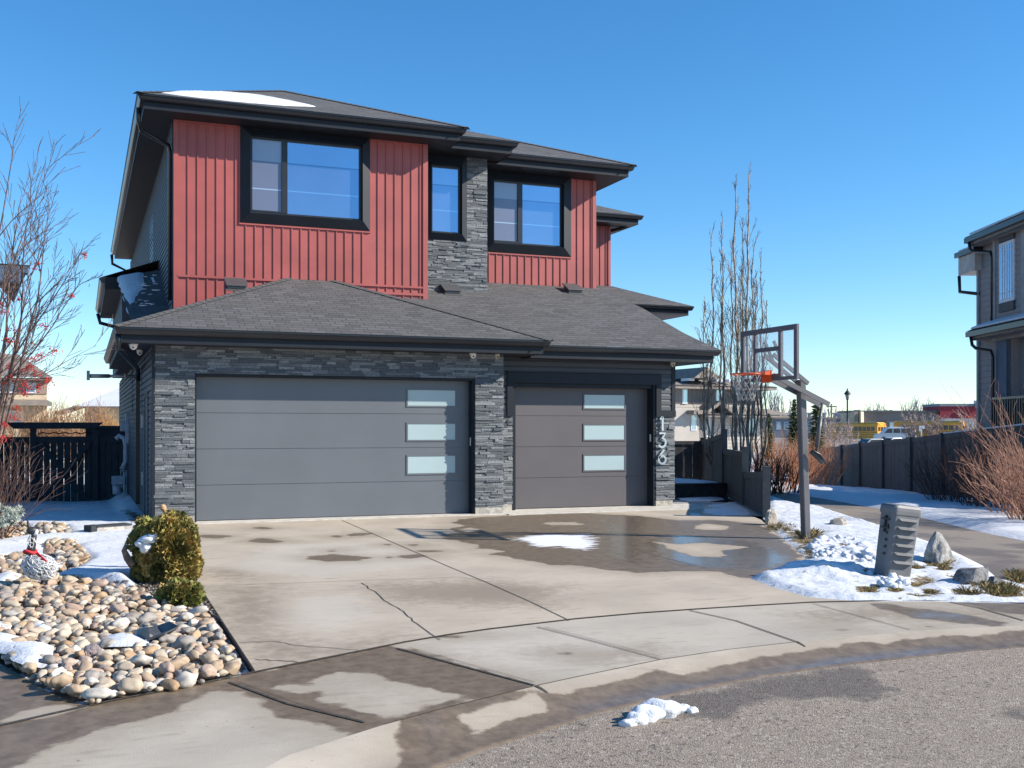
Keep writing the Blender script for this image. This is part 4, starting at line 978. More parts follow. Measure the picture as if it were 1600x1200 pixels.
# ---------------- basketball hoop
def hoop():
    pb = g(1258, 841); root = empty('basketball_hoop', pb, 'adjustable basketball hoop with clear backboard and orange rim beside the driveway', 'basketball hoop')
    PO = M('hoop_pole_paint', (.10, .096, .106), .4, .08, 3); FRP = M('hoop_frame_paint', (.095, .092, .108), .45, .08, 3)
    top = Vector((8.33, -5.27, 2.30)); b = Vector((8.42, -5.28, pb.z - .1))
    mb = MB(); mb.bar(b, top, .112, .112, up=(0, 1, 0)); mb.build('pole', PO, root, bevel=.015)
    bx = 7.70; y0, y1, z0, z1 = -6.03, -4.61, 2.27, 3.06; t = .075
    mb = MB(); mb.box(bx, bx + .04, y0, y1, z1 - t, z1); mb.box(bx, bx + .04, y0, y1, z0, z0 + t * .7); mb.box(bx + .001, bx + .039, y0, y0 + t, z0 + t * .7, z1 - t); mb.box(bx + .001, bx + .039, y1 - t, y1, z0 + t * .7, z1 - t)
    yl, yr = y1 - .36, y0 + .42
    mb.box(bx + .002, bx + .05, yl - .025, yl + .025, z0 + .05, z1 - t); mb.box(bx + .002, bx + .05, yr - .03, yr + .03, z0 + .05, z1 - t); mb.box(bx + .004, bx + .046, yr, yl, z0 + .44, z0 + .50); mb.box(bx + .004, bx + .046, yr, yl, z0 + .05, z0 + .10)
    F = mb.build('backboard_frame', FRP, root)
    AC = bpy.data.materials.new('acrylic'); AC.use_nodes = True; nt_ = AC.node_tree; b_ = nt_.nodes['Principled BSDF']; tr = nt_.nodes.new('ShaderNodeBsdfTransparent'); mx = nt_.nodes.new('ShaderNodeMixShader'); mx.inputs[0].default_value = .16
    b_.inputs['Base Color'].default_value = (.75, .8, .85, 1); b_.inputs['Roughness'].default_value = .1
    nt_.links.new(tr.outputs[0], mx.inputs[1]); nt_.links.new(b_.outputs[0], mx.inputs[2]); nt_.links.new(mx.outputs[0], nt_.nodes['Material Output'].inputs[0])
    mb = MB(); mb.box(bx + .01, bx + .018, y0 + .02, y1 - .02, z0 + .02, z1 - .02); mb.build('backboard', AC, root)
    for dy in (-.11, .11):
        yc = -5.30 + dy
        mb = MB(); mb.bar((bx + .04, yc, 2.35), (8.74, yc, 1.93), .03, .07, up=(0, 0, 1)); mb.build('arm', PO, root)
        mb = MB(); mb.bar((bx + .04, yc, 2.66), (8.36, yc, 2.24), .03, .06); mb.build('arm', PO, root)
        mb = MB(); mb.bar((bx + .045, yc, 2.86), (bx + .2, yc * 1.0, 2.55), .025, .04); mb.build('brace', PO, root)
    mb = MB(); mb.tube([(8.70, -5.30, 1.97), (8.58, -5.30, 1.15)], .022, 8); mb.tube([(8.67, -5.30, 1.75), (8.60, -5.30, 1.28)], .032, 8); mb.build('spring_actuator', PO, root)
    mb = MB(); mb.bar((8.42, -5.4, 1.22), (8.62, -5.42, 1.05), .05, .06); mb.tube([(8.42, -5.42, 1.24), (8.55, -5.45, 1.17), (8.68, -5.42, 1.03)], .02, 6); mb.build('handle', FRAME, root, bevel=.005)
    OR = M('orange_rim_paint', (.72, .10, .02), .35, .05)
    cx, cy, cz, R_ = 7.33, -5.31, 2.365, .225
    ring = [(cx + R_ * math.cos(a), cy + R_ * math.sin(a), cz) for a in [2 * math.pi * i / 36 for i in range(37)]]
    mb = MB(); mb.tube(ring, .011, 8, cap=False)
    mb.hexa([Vector((cx + .12, cy - .20, cz - .012)), Vector((bx - .01, cy - .11, cz - .01)), Vector((bx - .01, cy + .11, cz - .01)), Vector((cx + .12, cy + .20, cz - .012))][::-1], [Vector((cx + .12, cy - .20, cz + .012)), Vector((bx - .01, cy - .11, cz + .055)), Vector((bx - .01, cy + .11, cz + .055)), Vector((cx + .12, cy + .20, cz + .012))][::-1])
    mb.box(bx - .02, bx + .002, cy - .12, cy + .12, cz - .12, cz + .06)
    rim = mb.build('rim', OR, root)
    mb = MB(); n = 12
    prof = [(.225, 0), (.20, -.09), (.17, -.17), (.145, -.25), (.125, -.33), (.12, -.39)]
    r = random.Random(2)
    for k in range(n):
        for sgn in (1, -1):
            pts = []
            for i, (q, z) in enumerate(prof):
                a = 2 * math.pi * (k + sgn * i * .5) / n; pts.append((cx + q * math.cos(a) + r.uniform(-.006, .006), cy + q * math.sin(a) + r.uniform(-.006, .006), cz + z + r.uniform(-.01, .01)))
            mb.tube(pts, .0045, 4)
    mb.build('net', M('net_cord', (.42, .40, .38), .8), root)
hoop()
# ---------------- fences
def fence_run(pts, tops, bots, name_parent, post_w=.11, cap=.11, plank=.135, mat=FENCE, seed=1, rails=True, posts=True, gap=.006, lastpost=True, posth=.08, label_post=None, face=1):
    """pts: list of (x,y) posts; tops/bots z at every post. planks between posts, top rail, posts as parts"""
    r = random.Random(seed)
    for i in range(len(pts) - 1):
        a = Vector((*pts[i], 0)); b = Vector((*pts[i + 1], 0)); d = b - a; L = d.length; d.normalize(); nrm = Vector((d.y, -d.x, 0)) * face
        mb = MB(); x = post_w / 2
        while x < L - post_w / 2:
            w_ = min(plank, L - post_w / 2 - x); t0 = x / L; t1 = (x + w_) / L
            zt0 = tops[i][0] * (1 - t0) + tops[i][1] * t0; zt1 = tops[i][0] * (1 - t1) + tops[i][1] * t1
            zb0 = bots[i][0] * (1 - t0) + bots[i][1] * t0; zb1 = bots[i][0] * (1 - t1) + bots[i][1] * t1
            o = nrm * r.uniform(-.004, .006); A = a + d * (x + gap / 2) + o; B = a + d * (x + w_ - gap / 2) + o
            q = [A + Vector((0, 0, zb0)), B + Vector((0, 0, zb1)), B + Vector((0, 0, zt1 - .02)), A + Vector((0, 0, zt0 - .02))]
            mb.hexa(q, [v - nrm * .02 for v in q], r.random()); x += w_
        mb.build('fence_panel', mat, name_parent)
        c = MB(); A = a + d * (post_w / 2); B = b - d * (post_w / 2)
        q = [A + Vector((0, 0, tops[i][0] - cap)), B + Vector((0, 0, tops[i][1] - cap)), B + Vector((0, 0, tops[i][1])), A + Vector((0, 0, tops[i][0]))]
        c.hexa([v + nrm * .028 for v in q], [v - nrm * .045 for v in q]); c.build('fence_rail', mat, name_parent); c = MB()
        q = [A + Vector((0, 0, bots[i][0] + .02)), B + Vector((0, 0, bots[i][1] + .02)), B + Vector((0, 0, bots[i][1] + .12)), A + Vector((0, 0, bots[i][0] + .12))]
        c.hexa([v + nrm * .02 for v in q], [v - nrm * .04 for v in q]); c.build('fence_rail', mat, name_parent)
    for i in range(len(pts)):
        if not posts: break
        if i == len(pts) - 1 and not lastpost: break
        zt_ = max([tops[j][0] for j in (i,) if j < len(tops)] + [tops[i - 1][1]] if i > 0 else [tops[0][0]]) + posth; zb_ = (bots[i][0] if i < len(bots) else bots[-1][1]) - .1
        a = Vector((*pts[i], 0)); j = min(i, len(pts) - 2); d = (Vector((*pts[j + 1], 0)) - Vector((*pts[j], 0))).normalized(); ang = math.atan2(d.y, d.x)
        mb = MB(); mm = Matrix.Translation(a) @ Matrix.Rotation(ang, 4, 'Z'); h = post_w / 2 + .005
        mb.box(-h, h, -h - .02, h - .01, zb_, zt_, m=mm); mb.box(-h - .012, h + .012, -h - .032, h + .002, zt_, zt_ + .018, m=mm); mb.build('fence_post', mat, name_parent)
# right-hand neighbour's long fence
FX = [(1238, 54), (1263, 50.3), (1290, 46.6), (1316, 43.6), (1345, 40.9), (1381, 37.7), (1425, 34.6), (1474, 31.7), (1536, 28.6), (1612, 25.6), (1700, 23)]
pts = [tuple(at(a, 670, D)[:2]) for a, D in FX]
zt_ = [at(a, y, D).z for (a, D), y in zip(FX, [706, 703, 700.5, 696.5, 692.5, 688.5, 684.5, 678, 671, 663, 655])]
fe = empty('fence', (*pts[5], zt_[5] - 1.8), 'long charcoal board fence climbing along the footpath to the neighbour house', 'fence')
fence_run(pts, list(zip(zt_[:-1], zt_[1:])), [(a - 1.82, b - 1.82) for a, b in zip(zt_[:-1], zt_[1:])], fe, .13, .14, .14, seed=4, posth=.02)
mb = MB()
for i in range(7, 10):
    a, b = Vector((*pts[i], zt_[i])), Vector((*pts[i + 1], zt_[i + 1])); mb.bar(a + Vector((0, 0, .02)), b + Vector((0, 0, .02)), .09, .04)
mb.build('fence_snow', SNOW, fe)
# stepped side fence at the right of the house
f0 = g(1196, 808); dd = Vector((math.sin(rad(29.7)), math.cos(rad(29.7)), 0))
def fd(px): # fence runs straight: 1/depth is linear in the photo column
    D = 1 / (.0505 - .000217 * (1196 - px)); q = at(px, 670, D); return (q - f0), D
    d = ray(px, 670); A = np.array([[d.x, -dd.x], [d.y, -dd.y]]); s = np.linalg.solve(A, np.array([f0.x - CAM.x, f0.y - CAM.y])); return None
FS = [1196, 1163, 1131, 1097]; sp = [fd(a) for a in FS]
pp = [tuple(at(a, 670, D)[:2]) for a, (s, D) in zip(FS, sp)]; dd = Vector((pp[2][0] - pp[0][0], pp[2][1] - pp[0][1], 0)).normalized()
zz = lambda y, D: 1.56 - (y - 670) / FP * D
fs_ = empty('fence', (f0.x, f0.y, f0.z), 'stepped dark board fence beside the snowy side steps', 'fence')
tops = [(zz(738, sp[0][1]), zz(737, sp[1][1])), (zz(706, sp[1][1]), zz(701, sp[2][1])), (zz(677, sp[2][1]), zz(689, sp[3][1]))]
fence_run(pp, tops, [(-.12, -.1), (-.1, -.1), (-.1, -.1)], fs_, .115, .13, .14, seed=8, posth=.09, face=-1)
q0 = Vector((*pp[3], 0)); q1 = atY(1050, 670, q0.y + .3)
fp_ = empty('fence', (q1.x, q1.y, 0), 'short dark board fence closing the side yard behind the house corner', 'fence')
zt2 = zz(689, sp[3][1]); fence_run([tuple(q1[:2]), tuple(q0[:2])], [(zt2, zt2)], [(-.1, -.1)], fp_, .115, .11, .3, seed=9, posth=0)
# side steps with snow
mb = MB(); mb.box(9.42, 10.9, -1.1, 2.4, -.1, -.035); 
stp = empty('side_steps', (10.2, 2.4, 0), 'low snow covered wooden landing step beside the house wall', 'steps')
a0, a1 = g(1052, 776), g(1137, 776)
mb = MB(); ys = a0.y + .2; mb.box(9.45, 12.95, ys, ys + 4.5, -.3, .20); mb.box(9.44, 13.0, ys - .03, ys + 4.5, .20, .235); mb.build('landing', M('dark_step_wood', (.03, .028, .03), .8, .3, 8), stp)
snow_patch([(9.6, ys + .3), (11.4, ys + .5), (12.3, ys + .12), (12.9, ys + .3), (12.8, ys + 4), (9.6, ys + 4)], lambda x, y: .24, .04, 'step_snow', parent=stp, seed=4)
side_walk = sheet('path', [(9.44, -1.05), (9.72, -1.75), tuple(f0[:2]), (f0.x + dd.x * 4, f0.y + dd.y * 4), (9.44, f0.y + dd.y * 6)], M('side_concrete', (.30, .29, .28), .7, .25, 3, .3, 50), .2, .0)
for i, (a, b, c) in enumerate([((1062, 778), (1140, 776), (1152, 806)), ((1085, 790), (1120, 792), (1095, 806))]): pass
snow_patch(px2([(1100, 788), (1150, 783), (1172, 795), (1182, 805), (1120, 806), (1088, 800)]), gz, .018, 'snow_patch', parent=None, seed=6, edge=.3)['kind'] = 'structure'
snow_patch(px2([(1058, 778), (1125, 774), (1132, 780), (1100, 784), (1070, 783)]), gz, .018, 'snow_patch', parent=None, seed=7, edge=.3)['kind'] = 'structure'
snow_patch(px2([(1072, 800), (1098, 802), (1100, 807), (1072, 806)]), gz, .015, 'snow_patch', parent=None, seed=8, edge=.2)['kind'] = 'structure'
# ---------------- gate with arbour at the left rear
GY = 11.0
def gx(px): return atY(px, 670, GY).x
def gzv(px, py): return atY(px, py, GY).z
gate = empty('gate', (gx(100), GY, -.33), 'dark double braced garden gate under a flat arbour beam', 'gate')
for px, w_ in ((52, 10), (149, 9)):
    mb = MB(); mb.box(gx(px - w_ / 2), gx(px + w_ / 2), GY - .06, GY + .08, -.8, gzv(px, 668)); mb.build('gate_post', FENCEG, gate)
mb = MB(); a, b = gx(8), gx(162); z0_, z1_ = gzv(100, 670), gzv(100, 660)
mb.prism([(a, GY - .14, z1_), (b, GY - .14, z1_), (b - .2, GY - .14, z0_), (a + .2, GY - .14, z0_)], (0, .28, 0)); mb.build('arbour_beam', FENCEG, gate)
x = gx(57); xe = gx(144); r = random.Random(5); i = 0
mb = MB()
while x < xe - .02:
    w_ = min(.155, xe - x); mb.box(x + (.006 if i % 3 else .0), x + w_ - .002, GY, GY + .02, -.75, gzv(100, 684), r.random()); x += w_ + .005; i += 1
mb.build('gate_boards', FENCEG, gate)
mb = MB(); zt3, zb3 = gzv(100, 682), gzv(100, 790)
mb.box(gx(57), gx(144), GY - .035, GY - .002, zt3 - .16, zt3 + .0); mb.build('gate_rail', FENCEG, gate); mb = MB(); mb.box(gx(57), gx(144), GY - .035, GY - .002, -.42, -.30)
mb.build('gate_rail', FENCEG, gate)
mb = MB(); mb.bar((gx(62), GY - .05, zt3 - .15), (gx(140), GY - .05, -.35), .03, .13); mb.bar((gx(140), GY - .082, zt3 - .15), (gx(62), GY - .082, -.35), .03, .13); mb.build('gate_brace', FENCEG, gate)
for (pa, pb, lab) in ((-130, 46, 'dark board fence left of the gate, behind the red berry tree'), (154, 198, 'dark board fence panel between the gate and the house wall')):
    f = empty('fence', (gx((pa + pb) / 2), GY, -.4), lab, 'fence'); mb = MB(); x = gx(pa); xe = gx(pb)
    while x < xe - .02:
        w_ = min(.16, xe - x); mb.box(x + .005, x + w_ - .005, GY + .01, GY + .03, -.8, gzv(170, 686), r.random()); x += w_
    mb.build('fence_panel', FENCEG, f); mb = MB(); mb.box(gx(pa), xe, GY - .02, GY + .01, gzv(170, 692), gzv(170, 684)); mb.box(gx(pa), xe, GY - .03, GY + .06, gzv(170, 684), gzv(170, 682.5)); mb.build('fence_rail', FENCEG, f)
mb = MB(); z_ = gzv(100, 680)
for k in range(5): mb.tube([(gx(58 + k * 17), GY + .3, z_ + .03), (gx(66 + k * 17), GY + .3, z_ + .07), (gx(75 + k * 17), GY + .3, z_ + .04)], .015, 5)
mb.build('string_light_cable', FENCEG, gate)
# dark storage shelter behind right panel
mb = MB(); mb.box(gx(134), gx(196), GY + 1.2, GY + 2.4, -.6, gzv(160, 668) - .02); mb.box(gx(131), gx(199), GY + 1.1, GY + 2.5, gzv(160, 668) - .02, gzv(160, 668) + .05)
mb.build('storage_box', M('navy_storage', (.02, .035, .06), .5), None, 'dark navy storage shed showing above the gate beside the house', 'shed')
# timber edging piece
p = g(152, 837); q = g(206, 833); mb = MB(); d = (q - p).normalized(); n_ = Vector((-d.y, d.x, 0))
mb.bar(p + Vector((0, 0, .05)) + n_ * .12, q + Vector((0, 0, .05)) + n_ * .12, .24, .15); b1 = mb.build('timber_edging', M('weathered_timber', (.36, .33, .30), .9, .3, 14, .5, 60), None, 'weathered grey timber edging block in the snow by the garage corner', 'timber')
mb = MB(); mb.bar(p + Vector((0, 0, .135)) + n_ * .12, q + Vector((0, 0, .135)) + n_ * .12, .27, .02); mb.bar(p + Vector((0, 0, .06)) - d * .01, p + Vector((0, 0, .06)) - d * .03 + n_ * .24, .16, .18); mb.build('edging_cap', FENCEG, b1)
# black edging between bed and driveway
mb = MB(); E1 = [(-.605, .1), (-.605, -10.85)]
mb.bar((-.61, -.3, -.004), (-.61, -10.86, -.215), .014, .035); mb.build('lawn_edging', M('black_plastic', (.02, .02, .02), .5), None, 'thin black plastic edging strip along the left side of the driveway', 'edging')
mb = MB(); ed = px2([(346, 976), (335, 968), (305, 960), (285, 955)]); mb.tube([(x, y, gz(x, y) + .03) for x, y in ed], .016, 6); mb.build('lawn_edging', M('black_plastic', (.02, .02, .02), .5), None, 'short curved black edging between the small cedar and the river stones', 'edging')
# broken black splash tray
p = g(240, 1010); mb = MB(); T_ = M('black_tray_plastic', (.07, .075, .08), .4, .3, 10, .3, 30)
R = Matrix.Translation(p + Vector((0, 0, .10))) @ Matrix.Rotation(rad(-38), 4, 'Z') @ Matrix.Rotation(rad(-8), 4, 'X')
for pl in ([(-.2, .02, .01), (-.05, .12, .05), (.06, .1, .02), (.0, -.02, -.03), (-.14, -.06, -.02)], [(.0, -.02, -.03), (.07, .1, .02), (.2, .04, .06), (.17, -.1, .01), (.06, -.13, -.04)], [(-.05, .12, .05), (.07, .1, .09), (.2, .04, .06), (.1, .02, -.02)], [(-.1, -.05, .03), (.02, -.11, .05), (.06, -.13, -.04), (-.12, -.08, -.04)]):
    mb.prism([R @ Vector(q) for q in pl], (0, 0, .012))
mb.build('splash_tray', T_, None, 'broken black plastic splash tray lying on the river stones', 'tray')
# ---------------- goose ornament
def goose():
    p = g(68, 922); D = (p - CAM).dot(FV); s = FP / D
    root = empty('goose_ornament', p, 'white wire goose yard ornament with red scarf standing on river stones', 'ornament')
    def W(px, py, off=0): return at(px, py, D + off)
    WH = M('white_wire', (.75, .75, .76), .5); BK = M('black_wire', (.03, .03, .032), .5)
    r = random.Random(4)
    def wires(c, ax, n, rad_, mat, name, parent, tilt=0, nseg=14):
        mb = MB(); M_ = Matrix.Rotation(-TH, 3, 'Z') @ Matrix.Rotation(tilt, 3, 'Y')
        for k in range(n):
            u = Vector((r.gauss(0, 1), r.gauss(0, 1), r.gauss(0, 1))).normalized(); v = u.orthogonal().normalized(); w_ = u.cross(v); o = u * r.uniform(-.75, .75); rr = math.sqrt(1 - o.length ** 2); a0 = r.uniform(0, 6.3); a1 = a0 + r.uniform(1.5, 5); pts = []
            for j in range(nseg):
                a = a0 + (a1 - a0) * j / (nseg - 1); q = o + (v * math.cos(a) + w_ * math.sin(a)) * rr * (1 + .06 * math.sin(a * 5)); pts.append(Vector(c) + M_ @ Vector((q.x * ax[0], q.y * ax[1], q.z * ax[2])))
            mb.tube(pts, rad_, 4)
        return mb.build(name, mat, parent)
    B = wires(W(62, 886), (.185, .12, .135), 95, .0035, WH, 'body', root, rad(12))
    mb = MB(); rockmesh(mb, W(62, 886), .165, .10, .115, 3, .05, ICO2, 0, -TH); mb.build('body_core', M('white_mesh_fabric', (.28, .29, .31), .8, .4, 60), B)
    mb = MB(); c = W(82, 884); 
    for k in range(22): mb.tube([c, c + Vector((r.uniform(.03, .10), r.uniform(-.05, .03), r.uniform(-.02, .06)))], .0035, 4)
    mb.build('tail', WH, root)
    mb = MB(); mb.tube([W(47, 866), W(50, 852), W(53, 838), W(51, 830)], [.055, .038, .030, .034], 10); N = mb.build('neck', BK, root)
    wires(W(50, 847), (.045, .045, .10), 9, .003, WH, 'neck_wire', N)
    mb = MB(); rockmesh(mb, W(50, 829), .058, .042, .042, 5, .1, ICO2); mb.tube([W(50, 832), W(44, 820), W(43, 813)], [.03, .018, .006], 6); mb.build('head', BK, root)
    mb = MB(); mb.tube([W(54, 836, -.02), W(57, 832, -.02), W(58, 828, 0)], [.015, .02, .012], 6); mb.build('cheek_patch', WH, root)
    RS = M('red_scarf_fabric', (.50, .02, .03), .8, .2, 20)
    c = W(47, 862); ring = [c + Vector((math.cos(a) * .056, math.sin(a) * .05, .012 * math.sin(2 * a))) for a in [i * math.pi / 10 for i in range(21)]]
    mb = MB(); mb.tube(ring, .017, 8, cap=False); mb.bar(W(57, 864, -.06), W(72, 878, -.08), .012, .03); mb.build('scarf', RS, root)
    for px in (66, 74):
        mb = MB(); mb.tube([W(px, 900), W(px - 1, 914), W(px - 2, 924)], .011, 6); mb.build('leg', BK, root)
        mb = MB(); q = W(px - 2, 924); mb.box(q.x - .05, q.x + .03, q.y - .03, q.y + .03, q.z - .01, q.z + .006); mb.build('foot', BK, root)
goose()
# driftwood curling out of the cedar
DW = rockmat('driftwood', (.36, .20, .10), (.56, .38, .22), None, 20)
mb = MB(); D = 12.6; P_ = [(256, 793), (258, 799), (264, 803), (270, 803), (276, 808), (279, 818), (277, 840), (262, 880), (250, 912)]
mb.tube([at(a, b, D) for a, b in P_], [.028, .03, .028, .026, .032, .04, .045, .05, .05], 10)
mb.tube([at(256, 791, D), at(254, 793, D - .02), at(256, 797, D)], [.034, .036, .03], 10); 
mb.build('driftwood', DW, None, 'twisted orange driftwood branch sticking out of the cedar bush', 'driftwood')
mb = MB(); mb.tube([at(197, 852, 11.9), at(194, 860, 11.9), at(199, 872, 11.9), at(208, 884, 11.9)], [.02, .03, .04, .045], 9); mb.build('driftwood', rockmat('driftwood_dark', (.16, .10, .07), (.3, .22, .16), None, 20), None, 'short dark driftwood stub at the left side of the cedar bush', 'driftwood')

# ---------------- river stones
def stones():
    r = random.Random(21)
    cols = {'cream': ((.42, .35, .26), (.55, .47, .37)), 'tan': ((.34, .25, .17), (.46, .35, .25)), 'pinkish': ((.36, .25, .19), (.46, .35, .28)), 'grey': ((.23, .21, .19), (.36, .34, .31)), 'pale': ((.50, .46, .40), (.62, .58, .52)), 'ochre': ((.34, .22, .12), (.44, .31, .19))}
    mats = {}
    for k, (a, b) in cols.items():
        t = NT('river_stone_' + k); oi = t.n('ObjectInfo'); n = t.noise(14, 6, rough=.6)
        c = t.mix(oi.outputs['Random'], a, b); c = t.mix(t.ramp(n, .3, .75), t.mix(.25, c, (.15, .11, .08)), c); c = t.mix(t.math('MULTIPLY', t.ramp(t.noise(70, 3), .62, .7), .3), c, (.2, .16, .13))
        t.set(c, .72); t.bump(t.noise(50, 4), .25, .006); mats[k] = t.m
    base = {}; base2 = {}
    for k in cols:
        for s in range(4):
            mb = MB(); rockmesh(mb, (0, 0, 0), 1, .78, .62, hash_(k, s), .30, ICO3, 4 if s == 3 else 0); o = mb.build('river_stone', mats[k]); base[(k, s)] = o.data; bpy.data.objects.remove(o)
            mb = MB(); rockmesh(mb, (0, 0, 0), 1, .78, .62, hash_(k, s), .30, ICO2, 4 if s == 3 else 0); o = mb.build('river_stone', mats[k]); base2[(k, s)] = o.data; bpy.data.objects.remove(o)
    beds = [(bed2, 1500), (rock2[0], 90), (rock2[1], 60), (rock2[2], 26), (rock2[3], 120), (rock2[4], 60)]
    acc = []; grid = {}
    hole = [tuple(p) for p in mul2]; trayP = px2([(205, 1000), (240, 985), (272, 1010), (245, 1025)]); sn = [px2([(158, 1010), (190, 1003), (235, 1005), (232, 1024), (160, 1024)])]
    for bi, (poly, n) in enumerate(beds):
        xs = [p[0] for p in poly]; ys = [p[1] for p in poly]; x0, x1, y0, y1 = max(min(xs), -6.5), max(xs), min(ys), max(ys)
        cand = []
        tries = 34000 if bi == 0 else 2600
        X = np.array([[r.uniform(x0, x1), r.uniform(y0, y1)] for _ in range(tries)]); ins = sdf(X, poly); hh = sdf(X, hole)
        for i, (x, y) in enumerate(X.tolist()):
            t = i / tries
            rr = (.068 - .047 * t ** .42) * r.uniform(.8, 1.25)
            if r.random() < .02: rr *= 1.25
            if ins[i] < (rr * .4 if bi == 0 else rr * .1) or hh[i] > -.02: continue
            if x > -.66 - rr: continue
            cand.append((x, y, rr))
        for (x, y, rr) in cand:
            ok = True; cx, cy = int(x / .2), int(y / .2)
            for i in range(cx - 1, cx + 2):
                for j in range(cy - 1, cy + 2):
                    for (a, b, c) in grid.get((i, j), ()):
                        if (a - x) ** 2 + (b - y) ** 2 < ((c + rr) * .80) ** 2: ok = False
            if ok: grid.setdefault((cx, cy), []).append((x, y, rr)); acc.append((x, y, rr, bi))
    items = []
    for (x, y, rr, bi) in acc:
        v = Vector((x, y, gz(x, y))) - CAM; D = v.dot(FV); px = 800 + FP * v.dot(RV) / D; py = 670 + FP * (CAM.z - gz(x, y)) / D
        items.append((rr / D if -15 < px < 1600 and py < 1200 else 0, x, y, rr, bi, px, py))
    items.sort(reverse=True)
    rest = {k: MB() for k in cols}; ck = list(cols)
    for i, (sz, x, y, rr, bi, px, py) in enumerate(items):
        k = r.choices(ck, (26, 26, 14, 12, 14, 7))[0]; s = r.randrange(4) if r.random() < .6 else r.randrange(3)
        wet = 0
        z = gz(x, y) + rr * .42 + (r.uniform(0, .05) if rr > .035 else r.uniform(0, .03)); rot = (r.gauss(0, .25), r.gauss(0, .25), r.uniform(0, 6.28)); sc = (rr * r.uniform(.95, 1.35), rr * r.uniform(.9, 1.1), rr * r.uniform(.8, 1.15))
        if i < 300:
            o = bpy.data.objects.new('river_stone', base[(k, s)]); COL.objects.link(o); o.location = (x, y, z); o.rotation_euler = rot; o.scale = sc
            size = 'large' if rr > .085 else ('medium' if rr > .06 else 'small')
            where = ('in the front corner by the sidewalk' if py > 1050 else 'below the broken black tray' if py > 1020 and px > 120 else 'at the left photo edge' if px < 110 and py > 930 else 'beside the driveway edging' if px > 290 else 'in the middle of the rock bed' if py > 960 else 'near the goose ornament' if px < 170 and py > 860 else 'behind, near the cedar' if py > 900 else 'in the far stone patch')
            shp = ('rounded' if s < 3 else 'blocky'); shp = ('flat ' if sc[2] < rr * .9 else '') + ('long ' if sc[0] > rr * 1.22 else '') + shp; lo = (px - 20) % 60 < 30
            tag(o, f'{size} {shp} {k} river stone {where}' if True else '', 'stone', 'river stones in the front rock bed')
        else:
            M_ = Matrix.LocRotScale(Vector((x, y, z)), __import__('mathutils').Euler(rot), Vector(sc)); me = base2[(k, s)] if rr < .05 or sz < .004 else base[(k, s)]
            vs = [M_ @ v.co for v in me.vertices]; rest[k].add(vs, [tuple(p.vertices) for p in me.polygons], .5, True)
    first = None
    me_all = MB()
    ob = None; import bmesh
    for k in cols:
        if not rest[k].v: continue
        if ob is None:
            ob = rest[k].build('river_stones', mats[k], None, 'carpet of smaller mixed river stones filling the rock bed', 'stones', kind='stuff')
        else:
            o2 = rest[k].build('tmp', mats[k]); bm = bmesh.new(); bm.from_mesh(ob.data); idx = len(ob.data.materials); ob.data.materials.append(mats[k]); nf = len(bm.faces); bm.from_mesh(o2.data); bm.faces.ensure_lookup_table()
            for f in bm.faces[nf:]: f.material_index = idx
            bm.to_mesh(ob.data); bm.free(); bpy.data.objects.remove(o2)
    print('stones', len(items))
def hash_(k, s): return sum(ord(c) for c in k) % 97 + s * 13
stones()
zsn = lambda h: (lambda x, y: gz(x, y) + h)
for i, pl in enumerate([[(158, 1012), (190, 1005), (232, 1008), (232, 1022), (165, 1024)], [(-20, 985), (15, 985), (18, 996), (-20, 1000)], [(-60, 1005), (0, 1003), (35, 1008), (30, 1020), (60, 1018), (82, 1025), (78, 1040), (55, 1050), (35, 1055), (10, 1035), (-60, 1020)], [(48, 990), (75, 987), (80, 996), (55, 1000)], [(55, 1050), (70, 1052), (62, 1058), (48, 1056)], [(238, 935), (255, 930), (275, 945), (262, 952)], [(-5, 905), (30, 906), (32, 916), (-5, 918)]]):
    o = snow_patch(px2(pl), zsn(.075), .045, 'snow_patch', parent=None, seed=20 + i, edge=.1); o['kind'] = 'structure'
# ============================================================ VEGETATION
def grow(mb, p, d, L, r0, r, depth, segs=6, n=4, up=.12, wob=.12, kids=5, ang=35, ratio=.55, tips=None, kstart=.25, minr=.0025, tipr=.35):
    pts = [Vector(p)]; rs = [r0]; d = Vector(d).normalized(); cur = Vector(p)
    for i in range(segs):
        d = (d + Vector((r.gauss(0, wob), r.gauss(0, wob), r.gauss(0, wob) + up))).normalized(); cur = cur + d * (L / segs)
        pts.append(cur.copy()); rs.append(max(minr, r0 * (1 - (1 - tipr) * (i + 1) / segs)))
    mb.tube(pts, rs, n if depth else 3, cap=False)
    if tips is not None and depth <= 1: tips.append((pts[-1], d))
    if depth <= 0: return
    for k in range(kids):
        t = kstart + (1 - kstart) * (k + r.random() * .8) / kids; f = t * segs; i = min(int(f), segs - 1); q = pts[i].lerp(pts[i + 1], f - i); dd = (pts[i + 1] - pts[i]).normalized()
        ax = Vector((r.gauss(0, 1), r.gauss(0, 1), r.gauss(0, 1))).cross(dd).normalized(); nd = (Matrix.Rotation(rad(ang * r.uniform(.6, 1.3)), 3, ax) @ dd)
        rr = rs[i] * .62; grow(mb, q, nd, L * ratio * (1.1 - .5 * t) * r.uniform(.75, 1.2), max(minr, rr), r, depth - 1, max(3, segs - 1), n, up, wob * 1.1, max(2, kids - 1), ang, ratio, tips, .2, minr, tipr)
def bark(name, a, b, sc=10):
    t = NT(name); c = t.mix(t.ramp(t.noise(sc, 5), .35, .65), a, b); t.set(c, .8); return t.m
